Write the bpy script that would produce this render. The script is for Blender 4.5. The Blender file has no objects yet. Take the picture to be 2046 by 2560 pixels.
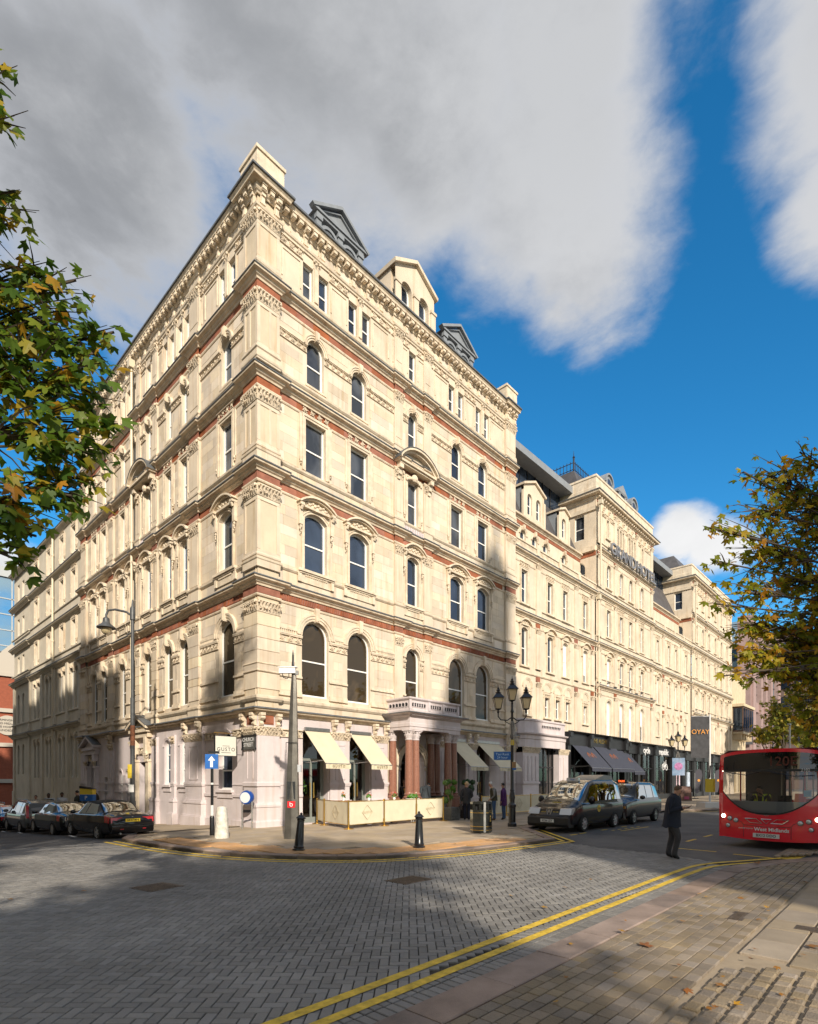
import bpy, bmesh, math, random
from mathutils import Vector, Matrix
R = math.radians
PI = math.pi
rnd = random.Random(7)
scene = bpy.context.scene
col = scene.collection

# ---------------- camera ----------------
cam_d = bpy.data.cameras.new('camera')
cam = bpy.data.objects.new('camera', cam_d)
col.objects.link(cam)
cam.location = (-10.781, -17.738, 1.85)
cam.rotation_euler = (PI/2, 0, R(-46.814))
cam_d.sensor_fit = 'HORIZONTAL'
cam_d.sensor_width = 36
cam_d.lens = 36*1366/2046
cam_d.shift_y = 670/2046
cam_d.clip_end = 3000
scene.camera = cam
scene.render.resolution_x, scene.render.resolution_y = 818, 1024

# ---------------- light ----------------
SUN_DIR = Vector((0.525, 0.851, 0)).normalized()      # the way the light travels over the ground
SUN_EL = R(28.5)
sun_d = bpy.data.lights.new('sun', 'SUN')
sun_d.energy = 4.0
sun_d.angle = R(1.0)
sun_d.color = (1, .895, .745)
sun = bpy.data.objects.new('sun', sun_d)
col.objects.link(sun)
_l = Vector((SUN_DIR.x*math.cos(SUN_EL), SUN_DIR.y*math.cos(SUN_EL), -math.sin(SUN_EL)))
sun.rotation_euler = _l.to_track_quat('-Z', 'Y').to_euler()
sun.location = (-20, -40, 40)

vs = scene.view_settings
vs.view_transform = 'Standard'
vs.look = 'None'
vs.gamma = 1
vs.use_curve_mapping = False
vs.exposure = 0.58
scene.cycles.max_bounces = 8
scene.cycles.diffuse_bounces = 3
scene.cycles.glossy_bounces = 3
scene.cycles.transparent_max_bounces = 12
scene.cycles.use_denoising = True
scene.cycles.caustics_reflective = False
scene.cycles.caustics_refractive = False

def make_world():
    w = bpy.data.worlds.new('World')
    scene.world = w
    w.use_nodes = True
    nt = w.node_tree
    nt.nodes.clear()
    N = nt.nodes.new
    L = nt.links.new
    def val(x, sock):
        if hasattr(x, 'is_linked') or hasattr(x, 'links'):
            L(x, sock)
        else:
            sock.default_value = x
    def mth(op, a, b=None, c=None, clamp=False):
        n = N('ShaderNodeMath'); n.operation = op; n.use_clamp = clamp
        val(a, n.inputs[0])
        if b is not None: val(b, n.inputs[1])
        if c is not None: val(c, n.inputs[2])
        return n.outputs[0]
    def mixc(f, a, b):
        n = N('ShaderNodeMix'); n.data_type = 'RGBA'
        val(f, n.inputs[0])
        for x, i in ((a, 6), (b, 7)):
            if isinstance(x, tuple): n.inputs[i].default_value = (*x, 1)
            else: L(x, n.inputs[i])
        return n.outputs[2]
    def step(x, lo, hi):
        n = N('ShaderNodeMapRange'); n.interpolation_type = 'SMOOTHSTEP'
        val(x, n.inputs[0]); n.inputs[1].default_value = lo; n.inputs[2].default_value = hi
        return n.outputs[0]
    def mixm(a, c):
        n = N('ShaderNodeMix'); n.data_type = 'RGBA'; n.blend_type = 'MULTIPLY'; n.inputs[0].default_value = 1.0
        L(a, n.inputs[6]); n.inputs[7].default_value = (*c, 1)
        return n.outputs[2]
    tc = N('ShaderNodeTexCoord')
    sep = N('ShaderNodeSeparateXYZ'); L(tc.outputs['Generated'], sep.inputs[0])
    X, Y, Z = sep.outputs
    sky = N('ShaderNodeTexSky'); sky.sky_type = 'NISHITA'; sky.sun_disc = False
    sky.sun_elevation = SUN_EL
    sky.sun_rotation = math.atan2(-SUN_DIR.x, -SUN_DIR.y)
    sky.air_density = 1.0; sky.dust_density = 0.4; sky.ozone_density = 2.2
    hs = N('ShaderNodeHueSaturation'); hs.inputs['Saturation'].default_value = 1.18; hs.inputs['Value'].default_value = .86
    L(mixm(sky.outputs[0], (.60,.90,1.0)), hs.inputs['Color'])
    # azimuth (0 = down the view of the street corner) and elevation, in degrees
    fx, fy = 0.7292, 0.6843
    lat = mth('SUBTRACT', mth('MULTIPLY', X, fy), mth('MULTIPLY', Y, fx))
    dep = mth('ADD', mth('MULTIPLY', X, fx), mth('MULTIPLY', Y, fy))
    az = mth('MULTIPLY', mth('ARCTAN2', lat, dep), 57.2958)
    el = mth('MULTIPLY', mth('ARCSINE', Z), 57.2958)
    # cloud deck coordinates: a plane overhead, so that clouds foreshorten towards the horizon
    zz = mth('ADD', mth('MAXIMUM', Z, 0.0), 0.22)
    cmb = N('ShaderNodeCombineXYZ')
    L(mth('DIVIDE', X, zz), cmb.inputs[0]); L(mth('DIVIDE', Y, zz), cmb.inputs[1]); L(mth('MULTIPLY', Z, 1.5), cmb.inputs[2])
    def noise(scale, detail, rough, off=0.0, dist=0.0):
        mp = N('ShaderNodeMapping'); mp.inputs['Location'].default_value = (off, off*1.7, off*.3)
        L(cmb.outputs[0], mp.inputs[0])
        n = N('ShaderNodeTexNoise'); n.inputs['Scale'].default_value = scale; n.inputs['Detail'].default_value = detail
        n.inputs['Roughness'].default_value = rough; n.inputs['Distortion'].default_value = dist
        L(mp.outputs[0], n.inputs['Vector'])
        return n.outputs['Fac']
    n1 = noise(1.5, 9, .58, 3.1, .3)
    n2 = noise(4.5, 8, .62, 8.4, .2)
    n3 = noise(1.1, 4, .5, 12.7)
    n4 = noise(13.0, 7, .6, 2.2, .4)
    wob = mth('ADD', mth('ADD', mth('MULTIPLY', mth('SUBTRACT', n1, .5), 1.25), mth('MULTIPLY', mth('SUBTRACT', n2, .5), .85)), mth('MULTIPLY', mth('SUBTRACT', n4, .5), .30))
    def blob(a, e, ra, re, rot=0.0):
        da = mth('SUBTRACT', az, a); de = mth('SUBTRACT', el, e)
        c, s = math.cos(R(rot)), math.sin(R(rot))
        p = mth('DIVIDE', mth('ADD', mth('MULTIPLY', da, c), mth('MULTIPLY', de, s)), ra)
        q = mth('DIVIDE', mth('SUBTRACT', mth('MULTIPLY', de, c), mth('MULTIPLY', da, s)), re)
        return mth('SUBTRACT', 1.0, mth('SQRT', mth('ADD', mth('POWER', p, 2.0), mth('POWER', q, 2.0))))
    cloud = None
    for b in BLOBS:
        o = blob(*b)
        cloud = o if cloud is None else mth('MAXIMUM', cloud, o)
    # the rest of the sky: broken cloud of the same kind
    away = step(mth('ABSOLUTE', az), 44.0, 60.0)
    broken = mth('SUBTRACT', mth('MULTIPLY', away, 1.0), .62)
    dens = mth('ADD', mth('MAXIMUM', cloud, broken), wob)
    alpha = mth('MULTIPLY', step(dens, -.10, .46), step(el, -1.0, 4.0))
    thick = step(dens, .10, .75)
    relief = mth('ADD', mth('MULTIPLY', mth('SUBTRACT', n2, noise(4.5, 8, .62, 8.49, .2)), 1.7), mth('MULTIPLY', mth('SUBTRACT', n1, noise(1.5, 9, .58, 3.25, .3)), .8))
    shade = mth('ADD', mth('ADD', mth('MULTIPLY', n3, 1.05), mth('MULTIPLY', n2, .22)), mth('MULTIPLY', relief, .6))
    bright = step(mth('ADD', shade, mth('MULTIPLY', az, .010)), .22, 1.05)
    high = step(el, 30.0, 52.0)
    inner = mixc(bright, (1.15, 1.21, 1.33), (3.1, 3.15, 3.25))
    inner2 = mixc(mth('MULTIPLY', high, .40), inner, (2.0, 2.05, 2.12))
    edge = (2.8, 2.88, 3.05)
    small = step(el, 28.0, 22.0)
    body = mixc(thick, edge, inner2)
    body = mixc(mth('MULTIPLY', small, .75), body, (4.4, 4.4, 4.4))
    colr = mixc(alpha, hs.outputs[0], body)
    bg = N('ShaderNodeBackground'); bg.inputs['Strength'].default_value = 0.15
    L(colr, bg.inputs['Color'])
    out = N('ShaderNodeOutputWorld'); L(bg.outputs[0], out.inputs[0])

# (azimuth, elevation, half-width, half-height, tilt) in degrees
BLOBS = [(-12, 58, 42, 18, 0), (-30, 46, 16, 12, 0), (3, 51, 14, 9, 0), (14, 46.5, 12.5, 10.5, 0), (17, 42, 9.5, 7, 0), (15.5, 53, 11, 8, 0),
         (42, 47, 10.5, 12, 0), (40, 40, 7.0, 5, 0), (26.6, 22, 3.2, 2.9, 0), (29.5, 20.5, 3.6, 2.4, 0), (-37, 17, 5, 3, 0)]
make_world()

# ---------------- helpers ----------------
class MB:
    def __init__(s):
        s.v = []; s.f = []; s.m = []; s.cm = 0
    def add(s, vs, fs):
        n = len(s.v)
        s.v += [tuple(p) for p in vs]
        s.f += [tuple(i+n for i in f) for f in fs]
        s.m += [s.cm]*len(fs)
    def box(s, x0, x1, y0, y1, z0, z1):
        s.add([(x0,y0,z0),(x1,y0,z0),(x1,y1,z0),(x0,y1,z0),(x0,y0,z1),(x1,y0,z1),(x1,y1,z1),(x0,y1,z1)],
              [(0,3,2,1),(4,5,6,7),(0,1,5,4),(1,2,6,5),(2,3,7,6),(3,0,4,7)])
    def frus(s, x, y, z0, z1, a0, b0, a1, b1):
        s.add([(x-a0,y-b0,z0),(x+a0,y-b0,z0),(x+a0,y+b0,z0),(x-a0,y+b0,z0),(x-a1,y-b1,z1),(x+a1,y-b1,z1),(x+a1,y+b1,z1),(x-a1,y+b1,z1)],
              [(0,3,2,1),(4,5,6,7),(0,1,5,4),(1,2,6,5),(2,3,7,6),(3,0,4,7)])
    def chamfer(s, x0, x1, y0, y1, z0, z1, c):
        # a block with a chamfered top edge, no bottom
        s.add([(x0,y0,z0),(x1,y0,z0),(x1,y1,z0),(x0,y1,z0),(x0,y0,z1-c),(x1,y0,z1-c),(x1,y1,z1-c),(x0,y1,z1-c),
               (x0+c,y0+c,z1),(x1-c,y0+c,z1),(x1-c,y1-c,z1),(x0+c,y1-c,z1)],
              [(0,1,5,4),(1,2,6,5),(2,3,7,6),(3,0,4,7),(4,5,9,8),(5,6,10,9),(6,7,11,10),(7,4,8,11),(8,9,10,11)])
    def prism(s, poly, y0, y1):
        # polygon in x,z drawn out along y
        n = len(poly)
        s.add([(x,y0,z) for x,z in poly]+[(x,y1,z) for x,z in poly],
              [tuple(range(n)), tuple(range(2*n-1, n-1, -1))]+[(i,(i+n),(i+1)%n+n,(i+1)%n) for i in range(n)])
    def prismz(s, poly, z0, z1):
        n = len(poly)
        s.add([(x,y,z0) for x,y in poly]+[(x,y,z1) for x,y in poly],
              [tuple(range(n-1,-1,-1)), tuple(range(n, 2*n))]+[(i,(i+1)%n,(i+1)%n+n,i+n) for i in range(n)])
    def ring(s, a, b, y0, y1):
        # strip between two open outlines (x,z), y0 in front, y1 behind
        n = len(a)
        vs = [(x,y0,z) for x,z in a]+[(x,y0,z) for x,z in b]+[(x,y1,z) for x,z in a]+[(x,y1,z) for x,z in b]
        fs = []
        for i in range(n-1):
            fs += [(i,i+1,n+i+1,n+i), (i,2*n+i,2*n+i+1,i+1), (n+i,n+i+1,3*n+i+1,3*n+i)]
        fs += [(0,n,3*n,2*n), (n-1,3*n-1,4*n-1,2*n-1)]
        s.add(vs, fs)
    def sweep(s, prof, path, closed=False, caps=True):
        # profile (out, z) drawn along a path in plan; out is to the left of travel
        n = len(path); k = len(prof)
        dirs = []
        for i in range(n if closed else n-1):
            d = Vector(path[(i+1)%n])-Vector(path[i]); dirs.append(d.normalized())
        vs = []
        for i in range(n):
            if closed: d0, d1 = dirs[i-1], dirs[i]
            else: d0, d1 = dirs[max(i-1,0)], dirs[min(i,n-2)]
            n0 = Vector((-d0.y,d0.x)); n1 = Vector((-d1.y,d1.x))
            q = n0+n1
            m = q/max(q.dot(n0), .15) if q.length > 1e-4 else n0
            for o, z in prof:
                vs.append((path[i][0]+m.x*o, path[i][1]+m.y*o, z))
        fs = []
        for i in range(n if closed else n-1):
            j = (i+1)%n
            for t in range(k-1):
                fs.append((i*k+t, j*k+t, j*k+t+1, i*k+t+1))
        if caps and not closed:
            fs += [tuple(range(k)), tuple(range(n*k-1, (n-1)*k-1, -1))]
        s.add(vs, fs)
    def tube(s, pts, r, n=6, cap=True):
        pts = [Vector(p) for p in pts]
        k = len(pts)
        rs = r if isinstance(r, (list,tuple)) else [r]*k
        vs = []; up = None
        for i, p in enumerate(pts):
            d = (pts[min(i+1,k-1)]-pts[max(i-1,0)]).normalized()
            if up is None:
                up = Vector((0,0,1)) if abs(d.z) < .9 else Vector((1,0,0))
            a = d.cross(up)
            if a.length < 1e-4: a = d.cross(Vector((0,1,0)))
            a.normalize(); b = a.cross(d).normalized(); up = b
            for j in range(n):
                t = 2*PI*j/n
                vs.append(p+(a*math.cos(t)+b*math.sin(t))*rs[i])
        fs = [(i*n+j, i*n+(j+1)%n, (i+1)*n+(j+1)%n, (i+1)*n+j) for i in range(k-1) for j in range(n)]
        if cap: fs += [tuple(range(n-1,-1,-1)), tuple(range((k-1)*n, k*n))]
        s.add(vs, fs)
    def lathe(s, prof, n=16, c=(0,0), ax='z', caps=True):
        # profile (radius, height)
        vs = []
        for r, z in prof:
            for j in range(n):
                t = 2*PI*j/n
                if ax == 'z': vs.append((c[0]+r*math.cos(t), c[1]+r*math.sin(t), z))
                elif ax == 'y': vs.append((c[0]+r*math.cos(t), z, c[1]+r*math.sin(t)))
                else: vs.append((z, c[0]+r*math.cos(t), c[1]+r*math.sin(t)))
        k = len(prof)
        fs = [(i*n+j, i*n+(j+1)%n, (i+1)*n+(j+1)%n, (i+1)*n+j) for i in range(k-1) for j in range(n)]
        if caps: fs += [tuple(range(n-1,-1,-1)), tuple(range((k-1)*n, k*n))]
        s.add(vs, fs)
    def ball(s, c, r, n=8, m=5, sq=(1,1,1)):
        prof = []
        for i in range(m+1):
            t = -PI/2+PI*i/m
            prof.append((max(math.cos(t)*r, r*.02), math.sin(t)*r))
        k = len(s.v)
        s.lathe(prof, n)
        for i in range(k, len(s.v)):
            x, y, z = s.v[i]
            s.v[i] = (c[0]+x*sq[0], c[1]+y*sq[1], c[2]+z*sq[2])
    def grid(s, rows):
        # rows of equal numbers of points
        k = len(rows[0])
        s.add([p for r in rows for p in r], [(i*k+j, i*k+j+1, (i+1)*k+j+1, (i+1)*k+j) for i in range(len(rows)-1) for j in range(k-1)])
    def xf(s, mat, k=0):
        for i in range(k, len(s.v)):
            s.v[i] = tuple(mat @ Vector(s.v[i]))
    def mesh(s, name, mats, smooth=None):
        me = bpy.data.meshes.new(name)
        me.from_pydata(s.v, [], s.f)
        for m in (mats if isinstance(mats, (list,tuple)) else [mats]): me.materials.append(m)
        if any(s.m): me.polygons.foreach_set('material_index', s.m)
        if smooth:
            me.polygons.foreach_set('use_smooth', [True]*len(me.polygons))
            if smooth < 180: me.set_sharp_from_angle(angle=R(smooth))
        me.update()
        return me
    def build(s, name, mats, parent=None, loc=(0,0,0), rz=0, smooth=None):
        return inst(s.mesh(name, mats, smooth), name, parent, loc, rz)

def inst(me, name, parent=None, loc=(0,0,0), rz=0, scale=None):
    o = bpy.data.objects.new(name, me)
    col.objects.link(o)
    o.location = loc
    if rz: o.rotation_euler = (0,0,rz)
    if scale: o.scale = scale
    if parent is not None: o.parent = parent
    return o

def tag(o, label=None, cat=None, group=None, kind=None):
    if label: o['label'] = label
    if cat: o['category'] = cat
    if group: o['group'] = group
    if kind: o['kind'] = kind
    return o

def thing(name, label, cat, loc=(0,0,0), rz=0, group=None):
    o = bpy.data.objects.new(name, None)
    col.objects.link(o)
    o.empty_display_size = .2
    o.location = loc; o.rotation_euler = (0,0,rz)
    return tag(o, label, cat, group)

def copy_tree(o, parent=None):
    c = o.copy(); col.objects.link(c)
    if parent is not None: c.parent = parent
    for ch in o.children: copy_tree(ch, c)
    return c

def text(name, s, size, mat, parent, loc, rot=(PI/2,0,0), extrude=.004, align='CENTER', sx=1.0, bold=0.0, shear=0.0, space=1.0):
    c = bpy.data.curves.new(name, 'FONT')
    c.body = s; c.size = size; c.extrude = extrude; c.align_x = align; c.align_y = 'CENTER'
    c.resolution_u = 3; c.offset = bold; c.shear = shear; c.space_character = space
    c.materials.append(mat)
    o = bpy.data.objects.new(name, c); col.objects.link(o)
    o.location = loc; o.rotation_euler = rot; o.scale = (sx,1,1)
    if parent is not None: o.parent = parent
    return o

# ---------------- materials ----------------
def mat(name, c, rough=.6, metal=0, var=0, vscale=2.0, vcol=None, bump=0, bscale=30, island=0, streak=0, spec=.5, detail=5, coat=0, objrand=0, transm=0):
    m = bpy.data.materials.new(name); m.use_nodes = True
    nt = m.node_tree; N = nt.nodes.new; L = nt.links.new
    b = nt.nodes['Principled BSDF']
    b.inputs['Base Color'].default_value = (*c,1); b.inputs['Roughness'].default_value = rough
    b.inputs['Metallic'].default_value = metal; b.inputs['Specular IOR Level'].default_value = spec
    b.inputs['Coat Weight'].default_value = coat
    if transm: b.inputs['Transmission Weight'].default_value = transm
    geo = N('ShaderNodeNewGeometry')
    cur = None
    def mix(kind, f, a, bb):
        n = N('ShaderNodeMix'); n.data_type = 'RGBA'; n.blend_type = kind
        if isinstance(f, float): n.inputs[0].default_value = f
        else: L(f, n.inputs[0])
        for x, i in ((a,6),(bb,7)):
            if isinstance(x, tuple): n.inputs[i].default_value = (*x,1)
            else: L(x, n.inputs[i])
        return n.outputs[2]
    def rng(x, lo, hi, a, bb):
        n = N('ShaderNodeMapRange'); L(x, n.inputs[0])
        for i, q in enumerate((lo,hi,a,bb)): n.inputs[i+1].default_value = q
        return n.outputs[0]
    cur = c
    if var:
        n = N('ShaderNodeTexNoise'); n.inputs['Scale'].default_value = vscale; n.inputs['Detail'].default_value = detail; n.inputs['Roughness'].default_value = .62
        L(geo.outputs['Position'], n.inputs['Vector'])
        cur = mix('MIX', rng(n.outputs['Fac'], .32, .68, 0, 1), tuple(x*(1-var) for x in c), vcol if vcol else tuple(min(x*(1+var),1) for x in c))
    if streak:
        mp = N('ShaderNodeMapping'); mp.inputs['Scale'].default_value = (3,3,.25); L(geo.outputs['Position'], mp.inputs[0])
        n = N('ShaderNodeTexNoise'); n.inputs['Scale'].default_value = 1.6; n.inputs['Detail'].default_value = 6; L(mp.outputs[0], n.inputs['Vector'])
        cur = mix('MULTIPLY', rng(n.outputs['Fac'], .52, .78, 0, streak), cur, (.72,.58,.42))
    if island or objrand:
        oi = N('ShaderNodeObjectInfo')
        ad = N('ShaderNodeMath'); ad.operation = 'ADD'
        if island: L(geo.outputs['Random Per Island'], ad.inputs[0])
        else: ad.inputs[0].default_value = 0
        L(oi.outputs['Random'], ad.inputs[1])
        fr = N('ShaderNodeMath'); fr.operation = 'FRACT'; L(ad.outputs[0], fr.inputs[0])
        k = island or objrand
        cur = mix('MULTIPLY', 1.0, cur, (1,1,1))
        hs = N('ShaderNodeHueSaturation'); L(cur, hs.inputs['Color'])
        L(rng(fr.outputs[0], 0, 1, 1-k, 1+k), hs.inputs['Value'])
        f2 = N('ShaderNodeMath'); f2.operation = 'MULTIPLY'; L(fr.outputs[0], f2.inputs[0]); f2.inputs[1].default_value = 7.31
        f3 = N('ShaderNodeMath'); f3.operation = 'FRACT'; L(f2.outputs[0], f3.inputs[0])
        L(rng(f3.outputs[0], 0, 1, 1-k*1.3, 1+k*1.3), hs.inputs['Saturation'])
        L(rng(f3.outputs[0], 0, 1, .5-k*.03, .5+k*.03), hs.inputs['Hue'])
        cur = hs.outputs[0]
    if not isinstance(cur, tuple): L(cur, b.inputs['Base Color'])
    if bump:
        n = N('ShaderNodeTexNoise'); n.inputs['Scale'].default_value = bscale; n.inputs['Detail'].default_value = 4
        L(geo.outputs['Position'], n.inputs['Vector'])
        bp = N('ShaderNodeBump'); bp.inputs['Strength'].default_value = bump; bp.inputs['Distance'].default_value = .02
        L(n.outputs['Fac'], bp.inputs['Height']); L(bp.outputs[0], b.inputs['Normal'])
    return m

def glassmat(name, tint, refl, base=(.01,.012,.015), see=0.0, wave=0.0):
    # window glass: a dark room seen through it (or real see-through) under a mirror that grows at a slant
    m = bpy.data.materials.new(name); m.use_nodes = True
    nt = m.node_tree; nt.nodes.clear(); N = nt.nodes.new; L = nt.links.new
    out = N('ShaderNodeOutputMaterial')
    gl = N('ShaderNodeBsdfGlossy'); gl.inputs['Color'].default_value = (*tint,1); gl.inputs['Roughness'].default_value = .015
    if see:
        bs = N('ShaderNodeBsdfTransparent'); bs.inputs['Color'].default_value = (see,see,see,1)
    else:
        bs = N('ShaderNodeBsdfDiffuse')
        g2 = N('ShaderNodeNewGeometry'); mp = N('ShaderNodeMapping'); mp.inputs['Scale'].default_value = (1,1,.7); L(g2.outputs['Position'], mp.inputs[0])
        n2 = N('ShaderNodeTexNoise'); n2.inputs['Scale'].default_value = .9; n2.inputs['Detail'].default_value = 3; n2.inputs['Distortion'].default_value = .5; L(mp.outputs[0], n2.inputs['Vector'])
        r2 = N('ShaderNodeMapRange'); o2 = N('ShaderNodeObjectInfo'); a2 = N('ShaderNodeMath'); a2.operation = 'MULTIPLY_ADD'; L(o2.outputs['Random'], a2.inputs[0]); a2.inputs[1].default_value = .42; L(n2.outputs['Fac'], a2.inputs[2]); a3 = N('ShaderNodeMath'); a3.operation = 'SUBTRACT'; L(a2.outputs[0], a3.inputs[0]); a3.inputs[1].default_value = .2; L(a3.outputs[0], r2.inputs[0]); r2.inputs[1].default_value = .45; r2.inputs[2].default_value = .72
        m2 = N('ShaderNodeMix'); m2.data_type = 'RGBA'; L(r2.outputs[0], m2.inputs[0]); m2.inputs[6].default_value = (*base,1); m2.inputs[7].default_value = (*[min(.5,x*3.4) for x in base],1)
        L(m2.outputs[2], bs.inputs['Color'])
    fr = N('ShaderNodeFresnel'); fr.inputs['IOR'].default_value = 1.5
    mr = N('ShaderNodeMapRange'); L(fr.outputs[0], mr.inputs[0])
    mr.inputs[1].default_value = .04; mr.inputs[2].default_value = 1; mr.inputs[3].default_value = refl; mr.inputs[4].default_value = 1
    if wave:
        geo = N('ShaderNodeNewGeometry'); n = N('ShaderNodeTexNoise'); n.inputs['Scale'].default_value = 1.3; n.inputs['Detail'].default_value = 1
        L(geo.outputs['Position'], n.inputs['Vector'])
        bp = N('ShaderNodeBump'); bp.inputs['Strength'].default_value = wave; bp.inputs['Distance'].default_value = .05
        L(n.outputs['Fac'], bp.inputs['Height']); L(bp.outputs[0], gl.inputs['Normal'])
    mx = N('ShaderNodeMixShader'); L(mr.outputs[0], mx.inputs[0]); L(bs.outputs[0], mx.inputs[1]); L(gl.outputs[0], mx.inputs[2])
    L(mx.outputs[0], out.inputs[0])
    return m

def emit(name, c, s):
    m = bpy.data.materials.new(name); m.use_nodes = True
    b = m.node_tree.nodes['Principled BSDF']
    b.inputs['Base Color'].default_value = (*c,1)
    b.inputs['Emission Color'].default_value = (*c,1); b.inputs['Emission Strength'].default_value = s
    return m

STONE = mat('limestone', (.635,.545,.43), .85, var=.13, vscale=.7, streak=.65, bump=.25, bscale=40, spec=.25)
STONEB = mat('limestone_block', (.635,.545,.43), .85, var=.12, vscale=.8, streak=.6, bump=.3, bscale=40, island=.13, spec=.25)
TRIM = mat('limestone_carved', (.66,.565,.44), .82, var=.18, vscale=2.5, streak=.65, bump=.2, bscale=30, spec=.25)
REDST = mat('red_sandstone', (.30,.115,.07), .85, var=.25, vscale=2.5, bump=.3, bscale=50, island=.10, spec=.2)
LILAC = mat('lilac_masonry_paint', (.60,.535,.54), .7, var=.09, vscale=1.1, bump=.2, streak=.42)
WHITE = mat('white_gloss_paint', (.82,.82,.80), .35, var=.03)
LEAD = mat('weathered_lead', (.13,.14,.15), .55, metal=.3, var=.25, vscale=4)
SLATE = mat('roof_slate', (.085,.08,.085), .6, var=.25, vscale=1.5, bump=.2, island=.22)
ZINC = mat('grey_painted_timber', (.23,.25,.275), .5, var=.1, vscale=3)
BLACK = mat('black_gloss_iron', (.012,.012,.014), .28, var=.2, vscale=10, coat=.3)
DARK = mat('dark_room', (.02,.02,.022), .9)
ROOM = mat('warm_dim_room', (.10,.075,.05), .9, var=.4, vscale=.7)
PANE = glassmat('window_glass', (.50,.64,.88), .10, (.010,.014,.022), wave=.03)  # blue-sky reflection is put into the mirror tint
PANE2 = glassmat('window_glass_dusty', (.62,.70,.82), .08, (.030,.033,.038), wave=.04)
PANE3 = glassmat('window_glass_warm', (.8,.8,.75), .05, (.040,.028,.016), wave=.03)  # reflected trees and dim rooms are put into the brown base colour
SHOPGL = glassmat('shop_glass', (.8,.8,.8), .10, see=.75)
BLIND = mat('white_blind', (.70,.71,.72), .8)
GOLD = mat('brushed_brass', (.72,.47,.13), .28, metal=1, var=.08)
STEEL = mat('brushed_steel', (.42,.42,.41), .34, metal=.9, var=.12, vscale=6)
GRANITE = mat('red_granite', (.27,.125,.085), .3, var=.45, vscale=45, spec=.5, detail=2)

# ---------------- ground ----------------
CAM = Vector((-10.781, -17.738))
FWD = Vector((0.7292, 0.6843)); RGT = Vector((0.6843, -0.7292))
def zg(y):
    return 0 if y < 1 else -.045*(min(y, 60)-1)
def in_view(x, y, m=.83):
    d = Vector((x,y))-CAM
    dep = d.dot(FWD)
    return dep > 3.2 and abs(d.dot(RGT)) < dep*m
def inpoly(x, y, P):
    r = False
    for i in range(len(P)):
        x0, y0 = P[i-1]; x1, y1 = P[i]
        if (y0 > y) != (y1 > y) and x < (x1-x0)*(y-y0)/(y1-y0)+x0: r = not r
    return r
def pdist(x, y, path):
    best = 9e9; p = Vector((x,y))
    for a, b in zip(path, path[1:]):
        a = Vector(a); b = Vector(b); d = b-a
        t = max(0, min(1, (p-a).dot(d)/d.length_squared))
        best = min(best, (a+d*t-p).length)
    return best
def smooth_path(P, k=4):
    # Catmull-Rom through the points
    out = []
    for i in range(len(P)-1):
        p0 = Vector(P[max(i-1,0)]); p1 = Vector(P[i]); p2 = Vector(P[i+1]); p3 = Vector(P[min(i+2,len(P)-1)])
        for j in range(k):
            t = j/k
            q = .5*((2*p1)+(p2-p0)*t+(2*p0-5*p1+4*p2-p3)*t*t+(3*p1-p0-3*p2+p3)*t**3)
            out.append(tuple(q))
    out.append(tuple(P[-1]))
    return out
def along(path, step):
    # the path cut into pieces of about that length
    out = []; acc = [Vector(path[0])]; left = step
    for a, b in zip(path, path[1:]):
        a = Vector(a); b = Vector(b)
        while (b-a).length > left:
            a = a+(b-a).normalized()*left
            acc.append(a); out.append(acc); acc = [a]; left = step
        left -= (b-a).length
        acc.append(b)
    return out

ASPH = mat('asphalt', (.095,.092,.09), .85, var=.35, vscale=.6, bump=.6, bscale=120, detail=9)
BED = mat('jointing_sand', (.014,.013,.012), .95, var=.5, vscale=1.6, vcol=(.10,.085,.06))
PAVER = mat('grey_concrete_paver', (.205,.197,.186), .78, var=.30, vscale=.30, bump=.4, bscale=90, island=.16, detail=8)
SLAB = mat('buff_paving_slab', (.38,.305,.22), .8, var=.16, vscale=.7, bump=.3, bscale=70, island=.09, detail=8)
NSLAB = mat('worn_brown_slab', (.29,.235,.17), .8, var=.25, vscale=.8, bump=.4, bscale=60, island=.14, detail=8)
SLABB = mat('buff_mortar_bed', (.30,.24,.17), .9, var=.2, vscale=2)
TACT = mat('orange_tactile_slab', (.52,.30,.14), .8, var=.15, vscale=1.5, island=.08)
KERB = mat('pink_granite_kerb', (.25,.185,.15), .75, var=.40, vscale=1.3, bump=.35, bscale=90, island=.13, detail=9)
SETT = mat('sandstone_sett', (.225,.18,.13), .8, var=.30, vscale=1.2, bump=.5, bscale=60, island=.20, detail=8)
YEL = mat('worn_yellow_paint', (.62,.42,.04), .7, var=.34, vscale=9, bump=.3, bscale=60, detail=8)
WPAINT = mat('worn_white_paint', (.55,.55,.53), .7, var=.25, vscale=12)

def sheet(name, xs, ys, z, m, kind='structure', parent=None):
    b = MB()
    b.grid([[(x, y, z+zg(y)) for x in xs] for y in ys])
    o = b.build(name, m, parent)
    return tag(o, kind=kind)
sheet('road', [-900,-40,0,40,900], [-900,-60,-20,0,1,8,15,25,40,60,900], -.012, ASPH)

KPATH = [(-2.9,60),(-2.9,2.0),(-4.2,.75)]+smooth_path([(-4.72,-.2),(-4.64,-2.5),(-4.35,-4.6),(-3.8,-6.4),(-2.85,-7.8),(-1.7,-8.7),(.5,-9.35),(2.6,-9.6),(4.2,-9.72)],4)+[(6.75,-7.25),(7.6,-6.95),(22.5,-6.95)]+smooth_path([(24.2,-8.25),(25.2,-8.65),(26.5,-8.8)],3)+[(90,-8.8)]
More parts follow.
